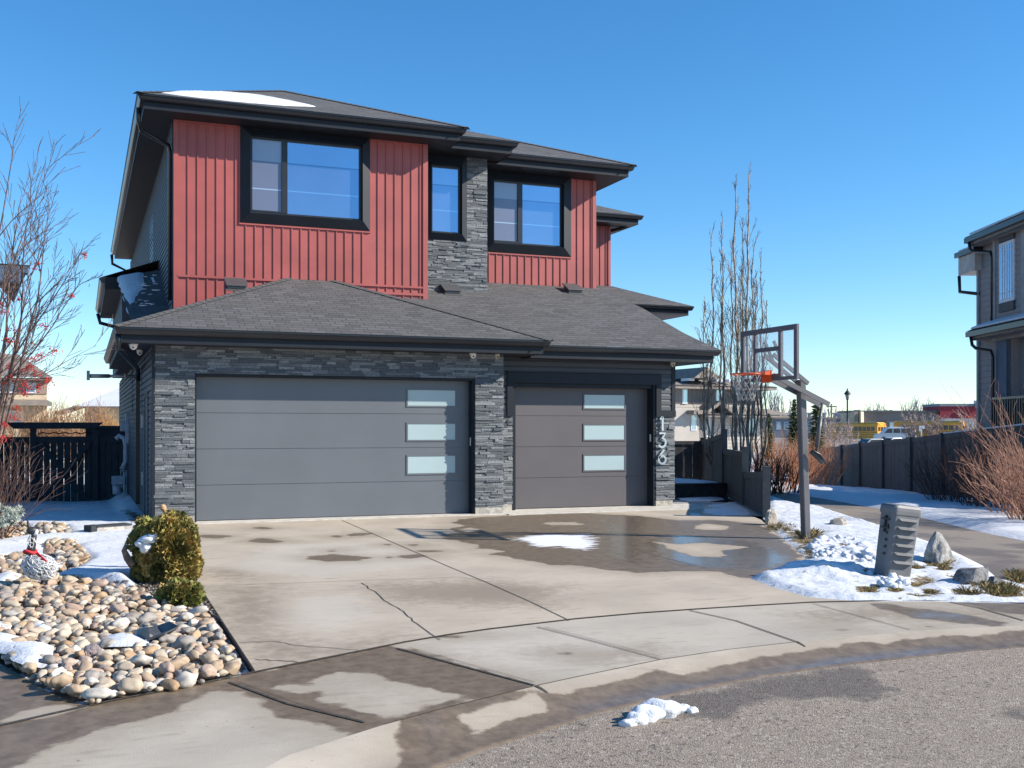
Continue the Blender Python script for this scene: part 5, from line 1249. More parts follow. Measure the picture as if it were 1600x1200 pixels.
# --- berry tree at the left edge
BK1 = bark('reddish_bark', (.06, .035, .03), (.17, .11, .095)); BERRY = M('red_berries', (.42, .025, .015), .35, .3, 30)
def berry_tree():
    D = 14.0; p = at(-40, 800, D); p.z = gz(p.x, p.y)
    stems_scale = .72; root = empty('berry_tree', p, 'bare multi stemmed tree with red berry clusters at the left edge of the yard', 'tree')
    r = random.Random(12); mb = MB(); tips = []
    stems = [(-30, 560, 4.9, 40, 160, .03), (10, 520, 4.2, 18, 260, .028), (-60, 560, 4.0, -60, 250, .03), (30, 520, 3.8, 60, 250, .024), (40, 540, 3.6, 100, 270, .024), (20, 560, 3.4, 130, 350, .022), (5, 600, 3.2, 160, 380, .02), (-10, 640, 3.0, 140, 470, .018), (-100, 600, 4, -140, 250, .03), (-20, 560, 3.9, 20, 190, .024), (10, 600, 3.6, 80, 300, .022), (-30, 620, 3.2, 50, 340, .02), (-60, 650, 3.0, 0, 300, .02), (-50, 640, 3.0, 90, 420, .018), (-40, 640, 2.6, 60, 480, .018), (-30, 660, 2.2, 40, 400, .016)]
    for (sx, sy, L, ex, ey, r0) in stems:
        r0 *= .72
        ey += 55; off = r.uniform(-.9, .9); a = p + Vector((0, 0, .4)); b = at(sx, sy, D + off * .3); e = at(ex, ey, D + off)
        m1_ = MB(); mb.tube([a, a.lerp(b, .5) + Vector((r.uniform(-.05, .05), 0, 0)), b], [r0 * 1.15, r0 * 1.1, r0], 6, cap=False)
        d = e - b; grow(mb, b, d, d.length, r0, r, 2, 9, 4, .012, .05, 8, 26, .42, tips, .05, .0032, .22)
    mb.tube([p - Vector((0, 0, .1)), p + Vector((0, 0, .45))], [.09, .075], 8); 
    mb.build('branches', BK1, root)
    # berry clusters (positions read off the photograph)
    cl = [(3, 478), (5, 488), (12, 532), (14, 534), (67, 510), (84, 549), (64, 557), (50, 562), (33, 578), (28, 585), (14, 572), (75, 596), (60, 606), (42, 606), (38, 615), (26, 638), (22, 652), (6, 664), (3, 685), (48, 575), (60, 412), (112, 463), (30, 468), (25, 516), (17, 590), (36, 598), (56, 585), (8, 600), (133, 398), (55, 420)]
    for i, (a, b) in enumerate(cl):
        c = at(a, b, D + r.uniform(-.5, .3)); m2 = MB(); big = r.uniform(.85, 1.5) * (.5 if b < 470 else 1)
        for k in range(int(26 * big)):
            q = c + Vector((r.gauss(0, .032), r.gauss(0, .032), r.gauss(0, .02))) * big; rockmesh(m2, q, .0085, .0085, .0085, 1, 0, ICO1)
        for k in range(5): m2.tube([c + Vector((0, 0, .05)), c + Vector((r.gauss(0, .03), r.gauss(0, .03), -.01))], .0018, 3)
        m2.build('berry_cluster', BERRY, root)
    lf = MB()
    for (a, b) in [(56, 400), (60, 408), (113, 548), (118, 560), (40, 590), (132, 400), (98, 395), (78, 430), (75, 433), (128, 508), (140, 443), (116, 555)] + [(r.uniform(0, 110), r.uniform(380, 600)) for _ in range(14)]:
        c = at(a, b, D - .1); u = Vector((r.gauss(0, 1), r.gauss(0, 1), r.gauss(0, 1))).normalized() * .02; v = u.orthogonal().normalized() * .012 + Vector((0, 0, -.035)); lf.add([c, c + u * .7 + v * .4, c + v * 1.4, c - u * .7 + v * .5], [(0, 1, 2, 3)])
    lf.build('dry_leaves', M('dry_leaf', (.30, .15, .09), .8, .3), root)
berry_tree()
# --- cedar bush & small cedar & pruned spruce: shoots packed over a lumpy crown
def leafmat(name, a, b, c):
    t = NT(name); r = t.attr('rnd'); col = t.mix(t.ramp(r, 0, .6), a, b); col = t.mix(t.ramp(r, .62, .95), col, c); t.set(col, .7, 0, .3); return t.m
CED = leafmat('cedar_foliage', (.10, .09, .025), (.33, .27, .08), (.42, .27, .09)); CED2 = leafmat('green_cedar_foliage', (.08, .10, .022), (.26, .26, .07), (.30, .22, .08))
BLUE = leafmat('blue_spruce_foliage', (.16, .20, .18), (.42, .48, .43), (.55, .58, .50)); SPRG = leafmat('spruce_foliage', (.025, .04, .02), (.08, .10, .045), (.16, .15, .07))
def crown(c, ax, n, seed, lump=.22, leaf=.035, fan=3, inner=.55, mat=CED, name='crown', parent=None, wob=1.7, up=.25, aspect=.28):
    r = random.Random(seed); mb = MB(); c = Vector(c)
    for i in range(n):
        u = Vector((r.gauss(0, 1), r.gauss(0, 1), r.gauss(0, 1))).normalized()
        k = (1 + lump * noise.noise(u * wob + Vector((seed, 0, 0))) * 2 + .10 * noise.noise(u * 5 + Vector((0, seed, 0)))) * (1 - inner * r.random() ** 2.2)
        p = c + Vector((u.x * ax[0], u.y * ax[1], u.z * ax[2])) * k
        d = (u + Vector((r.gauss(0, .4), r.gauss(0, .4), r.gauss(0, .35) + up))).normalized(); s = d.cross(Vector((r.gauss(0, 1), r.gauss(0, 1), r.gauss(0, 1)))).normalized()
        rr = min(1, max(0, .5 + 1.2 * noise.noise(u * 2.6 + Vector((0, 0, seed)))+ r.gauss(0, .18)))
        for f in range(fan):
            a = rad((f - (fan - 1) / 2) * 38 + r.uniform(-8, 8)); dd = d * math.cos(a) + s * math.sin(a); w_ = (s * math.cos(a) - d * math.sin(a)) * leaf * aspect; L = leaf * r.uniform(.7, 1.3)
            mb.add([p, p + dd * L * .5 + w_, p + dd * L, p + dd * L * .5 - w_], [(0, 1, 2, 3)], rr)
    return mb.build(name, mat, parent)
p = g(255, 908); cb = empty('cedar_bush', p, 'large round olive brown cedar bush with snow on its shoulder beside the driveway', 'bush'); D = (p - CAM).dot(FV)
crown(at(262, 858, D), (.335, .33, .365), 9500, 3, .15, .042, 3, .5, CED, parent=cb); crown(at(236, 846, D + .1), (.2, .22, .24), 2400, 5, .2, .042, 3, .5, CED2, 'crown', cb); crown(at(234, 884, D + .05), (.18, .22, .22), 2000, 6, .2, .042, 3, .5, CED, 'crown', cb)
crown(at(276, 893, D), (.22, .22, .15), 1600, 8, .2, .042, 3, .5, CED, 'crown', cb)
mb = MB()
for k in range(7):
    q = at(RN.uniform(235, 280), 850, D + RN.uniform(-.1, .1)); mb.tube([p + Vector((RN.uniform(-.06, .06), 0, -.05)), p.lerp(q, .6), q], [.018, .012, .006], 5)
mb.build('stems', bark('cedar_bark', (.10, .06, .04), (.2, .13, .09)), cb)
mb = MB()
for (a, b, w_, h) in ((232, 843, .10, .05), (222, 849, .07, .04), (240, 838, .06, .035), (228, 855, .06, .06)): rockmesh(mb, at(a, b, D - .26), w_, .11, h, int(a), .4, ICO3)
mb.build('bush_snow', SNOW, cb)
p = g(286, 950); sc_ = empty('cedar_bush', p, 'small low green cedar shrub in front of the large round cedar', 'bush'); D = (p - CAM).dot(FV)
crown(at(282, 930, D), (.17, .17, .13), 2400, 13, .25, .036, 3, .6, CED2, parent=sc_); crown(at(300, 925, D), (.08, .1, .08), 500, 14, .25, .036, 3, .6, CED2, 'crown', sc_)
p = g(3, 850); bs = empty('pruned_spruce', p, 'blue green ball shaped spruce on a thin trunk at the left edge', 'tree'); D = (p - CAM).dot(FV)
r = random.Random(31)
for k in range(46):
    u = Vector((r.gauss(0, 1), r.gauss(0, 1), r.gauss(0, .9))).normalized(); q = at(4, 801, D) + Vector((u.x * .24, u.y * .22, u.z * .16))
    if k == 0: blob = MB()
    for i in range(75):
        v = Vector((r.gauss(0, 1), r.gauss(0, 1), r.gauss(0, 1))).normalized(); a = q + v * .012; b = q + v * .066; s = v.orthogonal().normalized() * .006; blob.add([a - s, a + s, b], [(0, 1, 2)], min(1, max(0, .5 + r.gauss(0, .25))))
blob.build('crown', BLUE, bs)
mb = MB(); mb.tube([p - Vector((0, 0, .05)), p + Vector((.01, 0, .2)), at(4, 800, D)], [.022, .018, .012], 7); mb.build('trunk', bark('pruned_spruce_bark', (.12, .08, .06), (.26, .18, .14)), bs)
# --- mulch chips and fallen needles
def bits(name, label, poly, n, seed, mat, s0=.006, s1=.022, kind='stuff', cat='mulch', dz=.01):
    r = random.Random(seed); xs = [q[0] for q in poly]; ys = [q[1] for q in poly]; mb = MB(); X = np.array([[r.uniform(min(xs), max(xs)), r.uniform(min(ys), max(ys))] for _ in range(n)]); I = sdf(X, poly)
    for (x, y), i in zip(X.tolist(), I):
        if i < 0: continue
        c = Vector((x, y, gz(x, y) + dz + r.random() * .015)); u = Vector((r.gauss(0, 1), r.gauss(0, 1), r.gauss(0, .5))).normalized() * r.uniform(s0, s1); v = u.orthogonal().normalized() * r.uniform(s0, s1) * .4; mb.add([c - u, c + v, c + u, c - v], [(0, 1, 2, 3)], r.random())
    return mb.build(name, mat, None, label, cat, kind=kind)
MUL = leafmat('mulch_chips', (.03, .022, .018), (.10, .075, .055), (.30, .28, .26))
bits('mulch', 'dark bark mulch around the cedar bushes', [tuple(q) for q in mul2], 5200, 3, MUL)
for i, pl in enumerate([[(240, 935), (262, 930), (280, 948), (300, 955), (296, 965), (262, 958)], [(310, 925), (322, 945), (318, 955), (300, 935)], [(312, 958), (336, 962), (343, 974), (318, 966)]]):
    snow_patch(px2(pl), zsn(.0), .03, 'snow_patch', parent=None, seed=50 + i, edge=.12)['kind'] = 'structure'
# --- grass tufts
def grass(name, label, polys, n, seed, h=.07):
    r = random.Random(seed); mb = MB()
    for pl in polys:
        P = px2(pl); xs = [q[0] for q in P]; ys = [q[1] for q in P]; X = np.array([[r.uniform(min(xs), max(xs)), r.uniform(min(ys), max(ys))] for _ in range(n)]); I = sdf(X, P)
        for (x, y), i in zip(X.tolist(), I):
            if i < 0 or noise.noise(Vector((x * 3, y * 3, 4))) < -.15: continue
            c = Vector((x, y, gz(x, y))); d = Vector((r.gauss(0, .6), r.gauss(0, .6), 1)).normalized() * h * r.uniform(.4, 1.2); s = Vector((r.gauss(0, 1), r.gauss(0, 1), 0)).normalized() * .004
            mb.add([c - s, c + s, c + d * .6 + s * .6, c + d + Vector((d.x, d.y, -.01)) * .4], [(0, 1, 2, 3)], r.random())
    return mb.build(name, leafmat(name + str(seed), (.10, .07, .03), (.27, .19, .08), (.30, .26, .10)), None, label, 'grass', kind='stuff')
grass('dry_grass', 'dry yellow brown grass showing through the snow along the driveway edge', [GR[0]] * 2, 4200, 2, .05)
grass('dry_grass', 'dead grass tufts in the thin snow by the sidewalk', GR[1:] , 1500, 5, .05)
grass('dry_grass', 'tuft of dry grass around the hoop pole foot', [ell(1262, 838, 16, 6)], 900, 7, .14)
grass('dry_grass', 'tan grass around the two dark rocks', [ell(1545, 925, 40, 8), ell(1590, 905, 16, 6)], 1600, 8, .11)
grass('dry_grass', 'grass tufts at the base of the pointed boulder and fence rock', [ell(1475, 878, 22, 4), ell(1222, 826, 22, 5)], 800, 9, .09)
# --- columnar aspens behind the side fence
BK2 = bark('aspen_bark', (.14, .12, .10), (.40, .34, .27), 4)
def aspen(px, top, basey, D, seed, label, stems, spread=.0, r0=.065):
    p = at(px, basey, D); root = empty('aspen_tree', p, label, 'tree', 'bare columnar aspens behind the side fence'); r = random.Random(seed); mb = MB(); H_ = at(px, top, D).z - p.z
    for (sx, tp, rr) in stems:
        e = at(sx, tp, D + r.uniform(-.3, .3)); a = p + Vector((r.uniform(-.05, .05), 0, 0)); k = 14; pts = []; rs = []
        bend = at(sx, basey - 60, D); 
        for i in range(k + 1):
            t = i / k; q = a.lerp(bend, min(1, t * 6)) if t < 1 / 6 else bend.lerp(e, (t - 1 / 6) / (5 / 6)); q = q + Vector((r.gauss(0, .035), r.gauss(0, .035), 0)); pts.append(q); rs.append(rr * (1 - .9 * t) + .007)
        mb.tube(pts, rs, 6, cap=False)
        for i in range(2, k):
            for j in range(3 if i > 5 else 1):
                t = (i + r.random()) / k; q = pts[i].lerp(pts[min(i + 1, k)], r.random()); a_ = r.uniform(0, 6.28); d = Vector((math.cos(a_) * .32, math.sin(a_) * .32, 1)); L = H_ * (.16 if t < .5 else .10 if t < .75 else .045) * r.uniform(.5, 1.2)
                grow(mb, q, d, L, max(.009, rs[i] * .35), r, 1, 5, 3, .05, .09, 5, 30, .32, None, .15, .005, .4)
    mb.build('branches', BK2, root)
aspen(1125, 350, 760, 31, 1, 'leftmost bare columnar aspen, reaching about half the height of the tallest', [(1113, 365, .04), (1130, 342, .042), (1128, 395, .035), (1100, 470, .03), (1106, 500, .025)])
aspen(1152, 280, 762, 31, 2, 'tall bare aspen with a single straight leader left of the tallest pair', [(1150, 282, .05), (1143, 370, .03), (1158, 420, .03)])
aspen(1166, 272, 762, 31.5, 3, 'tallest bare aspen with a forked top behind the backboard', [(1168, 272, .054), (1160, 340, .034), (1176, 380, .035)])
aspen(1184, 400, 765, 32, 4, 'rightmost and lowest bare aspen, rising behind the backboard', [(1190, 400, .04), (1182, 430, .03), (1196, 470, .025), (1178, 440, .03)])
# --- shrubs
def shrub(name, label, base, n, L, r0, seed, mat, spread=.8, sprd=(.4, .3), depth=1, up=.03, kids=5, group=None, lean=(0, 0), cat='shrub', minr=.003, ang=28):
    r = random.Random(seed); root = empty(name, base, label, cat, group); mb = MB()
    for k in range(n):
        a = r.uniform(0, 6.28); t = r.random() ** .6; d = Vector((math.cos(a) * spread * t + lean[0], math.sin(a) * spread * t + lean[1], 1)); q = Vector(base) + Vector((math.cos(a) * sprd[0] * t, math.sin(a) * sprd[1] * t, 0))
        grow(mb, q, d, L * r.uniform(.6, 1.15), r0, r, depth, 6, 3, up, .10, kids, ang, .5, None, .3, minr, .3)
    mb.build('stems', mat, root); return root
DOG = bark('dogwood_stems', (.40, .17, .08), (.66, .34, .19)); DOGD = bark('dark_shrub_stems', (.055, .03, .024), (.14, .07, .05)); PALEST = bark('pale_twigs', (.28, .20, .17), (.50, .40, .36))
for i, (px, D, L) in enumerate([(1208, 33, 1.35), (1228, 36, 1.5), (1244, 38, 1.6), (1262, 40, 1.55), (1280, 42, 1.5), (1222, 31, 1.0), (1196, 30, 1.2)]):
    p = at(px, 770, D); p.z = gz(p.x, p.y)
    shrub('dogwood_shrub', ['orange stemmed bare shrub just right of the last fence post', 'bare orange shrub left of the hoop pole', 'bare orange shrub directly behind the hoop pole', 'bare orange shrub right of the hoop pole', 'bare shrub at the left end of the long fence', 'low dark bare shrub spreading over the snow by the side fence', 'small tangled bare shrub touching the side fence post'][i], p, 46, L, .013, 40 + i, DOG if i < 5 else DOGD, .55, (.7, .5), 1, .03, 6, 'bare shrubs beside the footpath')
DOG2 = bark('coral_dogwood_stems', (.26, .11, .07), (.48, .27, .185))
for i, (px, D, L, n, m_) in enumerate([(1622, 20.5, 1.6, 80, DOG2), (1592, 22.5, 1.35, 60, DOG2), (1535, 24.5, 1.7, 46, DOGD), (1505, 26.5, 1.6, 44, DOGD), (1475, 28.5, 1.4, 36, DOGD), (1660, 19.5, 2.3, 40, DOG2)]):
    p = at(px, 815, D); p.z = gz(p.x, p.y)
    shrub('dogwood_shrub', ['coral red bare dogwood at the right edge of the photo', 'coral red bare dogwood in front of the fence, left of the one at the edge', 'dark brown bare shrub in the shade of the long fence, nearest the coral dogwoods', 'dark brown bare shrub in the middle of the shaded group along the fence', 'dark brown bare shrub farthest left against the long fence', 'bare coral dogwood just beyond the right edge'][i], p, n, L, .012, 60 + i, m_, .75, (.5, .4), 1, .02, 6, 'bare dogwoods in front of the long fence')
p = at(-18, 780, 15.5); p.z = gz(p.x, p.y)
shrub('dogwood_shrub', 'low dark red twiggy shrub in front of the left fence', p, 60, 1.35, .008, 77, DOGD, .9, (.3, .3), 1, .0, 5)
# --- spruces
def spruce(px, top, basey, D, seed, label):
    p = at(px, basey, D); root = empty('spruce_tree', p, label, 'tree', 'young spruces beyond the footpath'); r = random.Random(seed); H_ = at(px, top, D).z - p.z; mb = MB(); mb.tube([p, p + Vector((0, 0, H_))], [H_ * .02, .01], 6); mb.build('trunk', DOGD, root); mb = MB(); s = H_ / 4.0
    z = .12
    while z < .97:
        R_ = H_ * .20 * (1 - z) ** .8 * r.uniform(.8, 1.1) + .04
        for k in range(int(9 + 10 * (1 - z))):
            a = r.uniform(0, 6.28); d = Vector((math.cos(a), math.sin(a), r.uniform(-.15, .3))); q = p + Vector((0, 0, H_ * (z + r.uniform(-.012, .012)))); e = q + d * R_ * r.uniform(.6, 1.15)
            for j in range(7):
                c = q.lerp(e, .15 + .85 * j / 6); w_ = .22 * s * (1.1 - .12 * j); sd = Vector((-d.y, d.x, 0)) * w_ * .5
                mb.add([c - sd + Vector((0, 0, -.03)), c + d * w_ * .6, c + sd + Vector((0, 0, -.03)), c + Vector((0, 0, w_ * .3))], [(0, 1, 3), (1, 2, 3)], min(1, max(0, .5 + r.gauss(0, .3))))
        z += .028
    mb.build('crown', SPRG, root)
spruce(1201, 645, 725, 62, 1, 'leftmost young spruce, in front of the beige house'); spruce(1241, 622, 720, 66, 2, 'young spruce half hidden behind the hoop pole'); spruce(1276, 618, 725, 64, 3, 'narrow young spruce to the right of the hoop pole')
# pale little trees by the parking lot
for i, (px, D, n, tp, lab) in enumerate([(1300, 70, 10, 648, 'pinkish bare young tree behind the end of the long fence'), (1285, 66, 8, 665, 'small bare pinkish sapling beside the narrow spruce'), (1425, 120, 9, 645, 'pale bare tree between the white van and the red wall'), (1458, 120, 11, 640, 'pale bushy bare tree in front of the second school bus'), (1510, 118, 8, 642, 'pale bare tree left of the neighbour house corner'), (1225, 58, 10, 690, 'pale twiggy shrub left of the hoop pole in the distance'), (1320, 68, 8, 660, 'low pinkish tree in front of the lamp post')]):
    p = at(px, 700, D); p.z = gz(p.x, p.y); L = at(px, tp, D).z - p.z
    shrub('young_tree', lab, p, n, L * .8, .035 * D / 70, 90 + i, PALEST, .38, (.15, .15), 2, .03, 6, 'bare young trees along the parking lot', cat='tree', minr=.012 * D / 70)
# far tall tree line on the skyline
FARB = bark('far_twigs', (.22, .22, .24), (.34, .34, .36))
for i, (px, tp, D) in enumerate([(1205, 612, 260), (1211, 607, 260), (1226, 618, 260), (1236, 640, 260), (1297, 634, 260), (1310, 640, 260), (1352, 636, 300), (1362, 632, 300), (1372, 628, 300), (1380, 634, 300), (1412, 630, 300), (1418, 636, 300), (1424, 628, 300), (1432, 624, 300), (1438, 628, 300), (1449, 624, 300), (1456, 632, 300), (1463, 628, 300)]):
    p = at(px, 690, D); p.z = -1; L = at(px, tp, D).z - p.z; r = random.Random(i)
    root = empty('distant_tree', p, 'faint bare tree on the far skyline left of the lamp post' if i < 6 else 'faint bare tree on the far skyline above the school roof', 'tree', 'far trees left of the lamp post' if i < 6 else 'far trees above the school'); mb = MB()
    for k in range(6): grow(mb, p + Vector((r.uniform(-.8, .8), 0, 0)), Vector((r.gauss(0, .06), r.gauss(0, .06), 1)), L * r.uniform(.8, 1), .16, r, 1, 7, 3, .02, .03, 8, 18, .22, None, .2, .06, .3)
    mb.build('branches', FARB, root)
# orange brown hedge row behind the left fence
ORB = bark('orange_twigs', (.30, .15, .07), (.52, .30, .16))
for i, (px, D, tp) in enumerate([(62, 50, 640), (85, 50, 632), (108, 52, 642), (130, 50, 636), (152, 52, 642), (172, 52, 650), (40, 50, 650)]):
    p = at(px, 720, D); L = at(px, tp, D).z - p.z
    shrub('leafless_hedge_shrub', ['bare orange brown shrub seen just right of the left gate post', 'bare orange brown shrub above the left half of the gate', 'bare orange brown shrub above the middle of the gate', 'bare orange brown shrub above the right half of the gate', 'bare orange brown shrub above the right gate post', 'yellow willow shrub between the gate and the house wall', 'bare orange brown shrub behind the left gate post'][i], p, 34, L * .9, .02, 120 + i, ORB if i != 5 else bark('yellow_willow', (.5, .28, .08), (.75, .45, .14)), .3, (.5, .5), 1, .03, 8, 'orange brown shrubs beyond the garden gate', minr=.008)
# ============================================================ BACKGROUND BUILDINGS AND VEHICLES
BEI = M('beige_siding', (.40, .365, .33), .8, .06, 1); BEID = M('taupe_siding', (.20, .185, .175), .8, .08, 1); TAN = M('tan_stucco', (.52, .42, .30), .9, .08, 1); FROOF = M('far_roof', (.21, .18, .155), .9, .2, 3); WTRIM = M('white_trim', (.62, .64, .68), .6, .05); NGREY = M('neighbour_grey_siding', (.235, .22, .22), .75, .06, 1)
def camM(px, D, rot=0, z=None):
    """matrix whose x axis is camera-right, y away, origin at the photo column px at depth D"""
    p = at(px, 670, D); p.z = gz(p.x, p.y) if z is None else z
    return Matrix.Translation(p) @ Matrix.Rotation(-TH + rad(rot), 4, 'Z')
class LM(MB):
    def __init__(s, m): super().__init__(); s.m = m
    def add(s, vs, fs, r=None, sm=False, uvs=None): return super().add([s.m @ Vector(v) for v in vs], fs, r, sm, uvs)
    def roofL(s, pts): P = [s.m @ Vector(p) for p in pts]; m = s.m; s.m = Matrix(); s.roof(P); s.m = m
def win(m, x0, x1, z0, z1, y, parent, trim=WTRIM, t=.08, glass=FARGLASS, bars=0, side=False):
    f = LM(m); 
    if not side:
        f.box(x0 - t, x1 + t, y - .05, y, z0 - t, z1 + t); W = f.build('window', trim, parent); p = LM(m); p.box(x0, x1, y - .062, y - .052, z0, z1); p.build('pane', glass, W)
        if bars:
            b = LM(m)
            for k in range(1, bars): xx = x0 + (x1 - x0) * k / bars; b.box(xx - .015, xx + .015, y - .07, y - .0625, z0, z1)
            b.box(x0, x1, y - .07, y - .0625, z0 + (z1 - z0) * .12, z0 + (z1 - z0) * .12 + .03); b.build('muntin', trim, W)
    else:  # wall facing -x at x=y
        f.box(y - .05, y, x0 - t, x1 + t, z0 - t, z1 + t); W = f.build('window', trim, parent); p = LM(m); p.box(y - .062, y - .052, x0, x1, z0, z1); p.build('pane', glass, W)
        if bars:
            b = LM(m)
            for k in range(1, bars): xx = x0 + (x1 - x0) * k / bars; b.box(y - .07, y - .0625, xx - .012, xx + .012, z0, z1)
            b.box(y - .07, y - .0625, x0, x1, z0 + (z1 - z0) * .1, z0 + (z1 - z0) * .1 + .025); b.box(y - .07, y - .0625, x0, x1, z0 + (z1 - z0) * .9, z0 + (z1 - z0) * .9 + .025); b.build('muntin', trim, W)
    return W
# ---- neighbour house at the right edge (its wall faces the footpath)
def neighbour():
    m = Matrix.Translation((CAM.x, CAM.y, 0)) @ Matrix.Rotation(-TH, 4, 'Z')   # camera aligned: x right, y away
    root = empty('neighbour_house', m @ Vector((14, 27, -.4)), 'grey sided two storey neighbour house with snowy eaves at the right edge', 'house')
    w_ = LM(m)
    def lapL(x0, y0, x1, y1, z0, z1, out, e=.16):
        z = z0
        while z < z1 - .01:
            h = min(e, z1 - z); t = .018; o = Vector((out[0], out[1], 0)); p = Vector((x0, y0, 0)); q = Vector((x1, y1, 0))
            vs = [p + o * t + Vector((0, 0, z)), q + o * t + Vector((0, 0, z)), q + Vector((0, 0, z + h)), p + Vector((0, 0, z + h)), p + Vector((0, 0, z)), q + Vector((0, 0, z))]
            w_.add(vs, [(0, 1, 2, 3), (4, 5, 1, 0)]); z += h
    # rear block (further, faces camera a little) and main block
    w_.box(13.02, 20, 28.4, 30.3, -1.5, 6.6); w_.box(13.27, 20, 24.0, 28.4, -1.5, 3.9); w_.box(12.92, 20, 24, 29.1, 3.9, 6.6)
    lapL(13.0, 30.3, 13.0, 28.4, -1.5, 6.6, (-1, 0)); lapL(12.9, 29.1, 12.9, 24, 3.9, 6.6, (-1, 0)); lapL(13.25, 28.4, 13.25, 24, -1.0, 3.9, (-1, 0))
    w_.build('siding_wall', NGREY, root)
    t = LM(m); t.box(12.86, 12.93, 28.98, 29.12, 3.9, 6.6); t.box(12.94, 13.02, 30.2, 30.32, -1.2, 6.6); t.box(12.86, 12.93, 27.3, 27.5, 3.9, 6.6); t.build('corner_trim', M('neighbour_trim', (.27, .255, .25), .7), root)
    t = LM(m); t.box(12.84, 12.9, 27.86, 28.72, 6.45, 6.60); t.build('window_panel', M('dark_window_panel', (.05, .048, .052), .7), root); t = LM(m); t.box(12.84, 12.9, 27.86, 28.72, 4.62, 4.85); t.build('window_panel', M('dark_window_panel', (.05, .048, .052), .7), root)
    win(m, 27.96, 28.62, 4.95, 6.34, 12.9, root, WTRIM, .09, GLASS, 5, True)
    # porch post, railing, doorway
    p = LM(m); p.box(12.93, 13.2, 28.45, 29.05, 2.4, 3.95); p.box(12.90, 13.2, 28.4, 29.1, -.8, 2.4); p.build('porch_post', M('navy_post', (.05, .085, .14), .7), root)
    r_ = LM(m); r_.box(12.75, 12.80, 24, 28.9, 2.33, 2.39)
    for k in range(36): r_.box(12.76, 12.79, 24.1 + k * .135, 24.125 + k * .135, .9, 2.33)
    r_.build('railing', FRAME, root)
    # roofs: snow covered, facing the path
    def eaveN(x, y0, y1, z, back, zb, snow=True, name='roof'):
        g_ = LM(m); g_.box(x, x + .12, y0, y1, z - .16, z - .02); g_.box(x, back, y1 - .02, y1 + .1, z - .16, z - .02); g_.build('gutter', GUT, root)
        s = LM(m); s.box(x + .12, back, y0, y1 - .03, z - .26, z - .22); s.box(x + .12, x + .15, y0, y1, z - .26, z - .03); s.build('soffit', M('neighbour_soffit', (.20, .19, .185), .7), root)
        f = LM(m); f.roofL([(x, y0, z), (x, y1 + .1, z), (back, y1 - (back - x) + .1, zb), (back, y0, zb)]); f.roofL([(x, y1 + .1, z), (back, y1 + .1, z), (back, y1 - (back - x) + .1, zb)]); f.build(name, SHING, root)
        if snow:
            f = LM(m); n_ = 30; 
            A = [(x + .05, y0, z + .03), (x + .05, y1 - .1, z + .03), (back, y1 - (back - x), zb + .05), (back, y0, zb + .05)]
            a = [Vector(v) for v in A]; f.hexa([a[0], a[1], a[2], a[3]], [v + Vector((0, 0, .06)) for v in a]); f.build('roof_snow', SNOW, root, bevel=.03)
    eaveN(12.50, 24, 30.0, 6.84, 15.2, 7.9); eaveN(12.50, 24, 29.9, 4.24, 14.6, 5.1)
    f = LM(m); f.roofL([(12.75, 30.0, 6.61), (12.75, 31.5, 6.61), (15, 31.5, 7.2), (15, 30, 7.2)]); f.build('roof', SHING, root)
    s = LM(m); s.box(12.72, 15, 30.0, 31.3, 6.46, 6.6); s.build('gutter', GUT, root); s = LM(m); s.box(12.80, 15, 30.1, 31.2, 5.95, 6.455); s.build('soffit', M('neighbour_soffit_light', (.42, .39, .36), .7), root)
    s = LM(m); s.box(12.8, 15, 30.2, 31.2, 6.6, 6.67); s.build('roof_snow', SNOW, root)
    d = LM(m)
    d.tube([(12.56, 29.9, 6.7), (12.56, 29.85, 6.5), (12.62, 29.8, 6.42), (12.84, 29.2, 6.3), (12.86, 29.15, 6.15), (12.86, 29.15, 4.2)], .045, 8)
    d.tube([(12.56, 29.8, 4.1), (12.56, 29.7, 3.85), (12.62, 29.6, 3.75), (12.86, 29.2, 3.65), (12.88, 29.15, 3.5), (12.88, 29.15, -.5)], .045, 8); d.build('downspout', GUT, root)
    d = LM(m); d.tube([(12.70, 30.9, 5.9), (12.72, 30.9, 5.45), (13.0, 30.2, 5.3)], .05, 8); d.build('downspout', GUT, root)
neighbour()
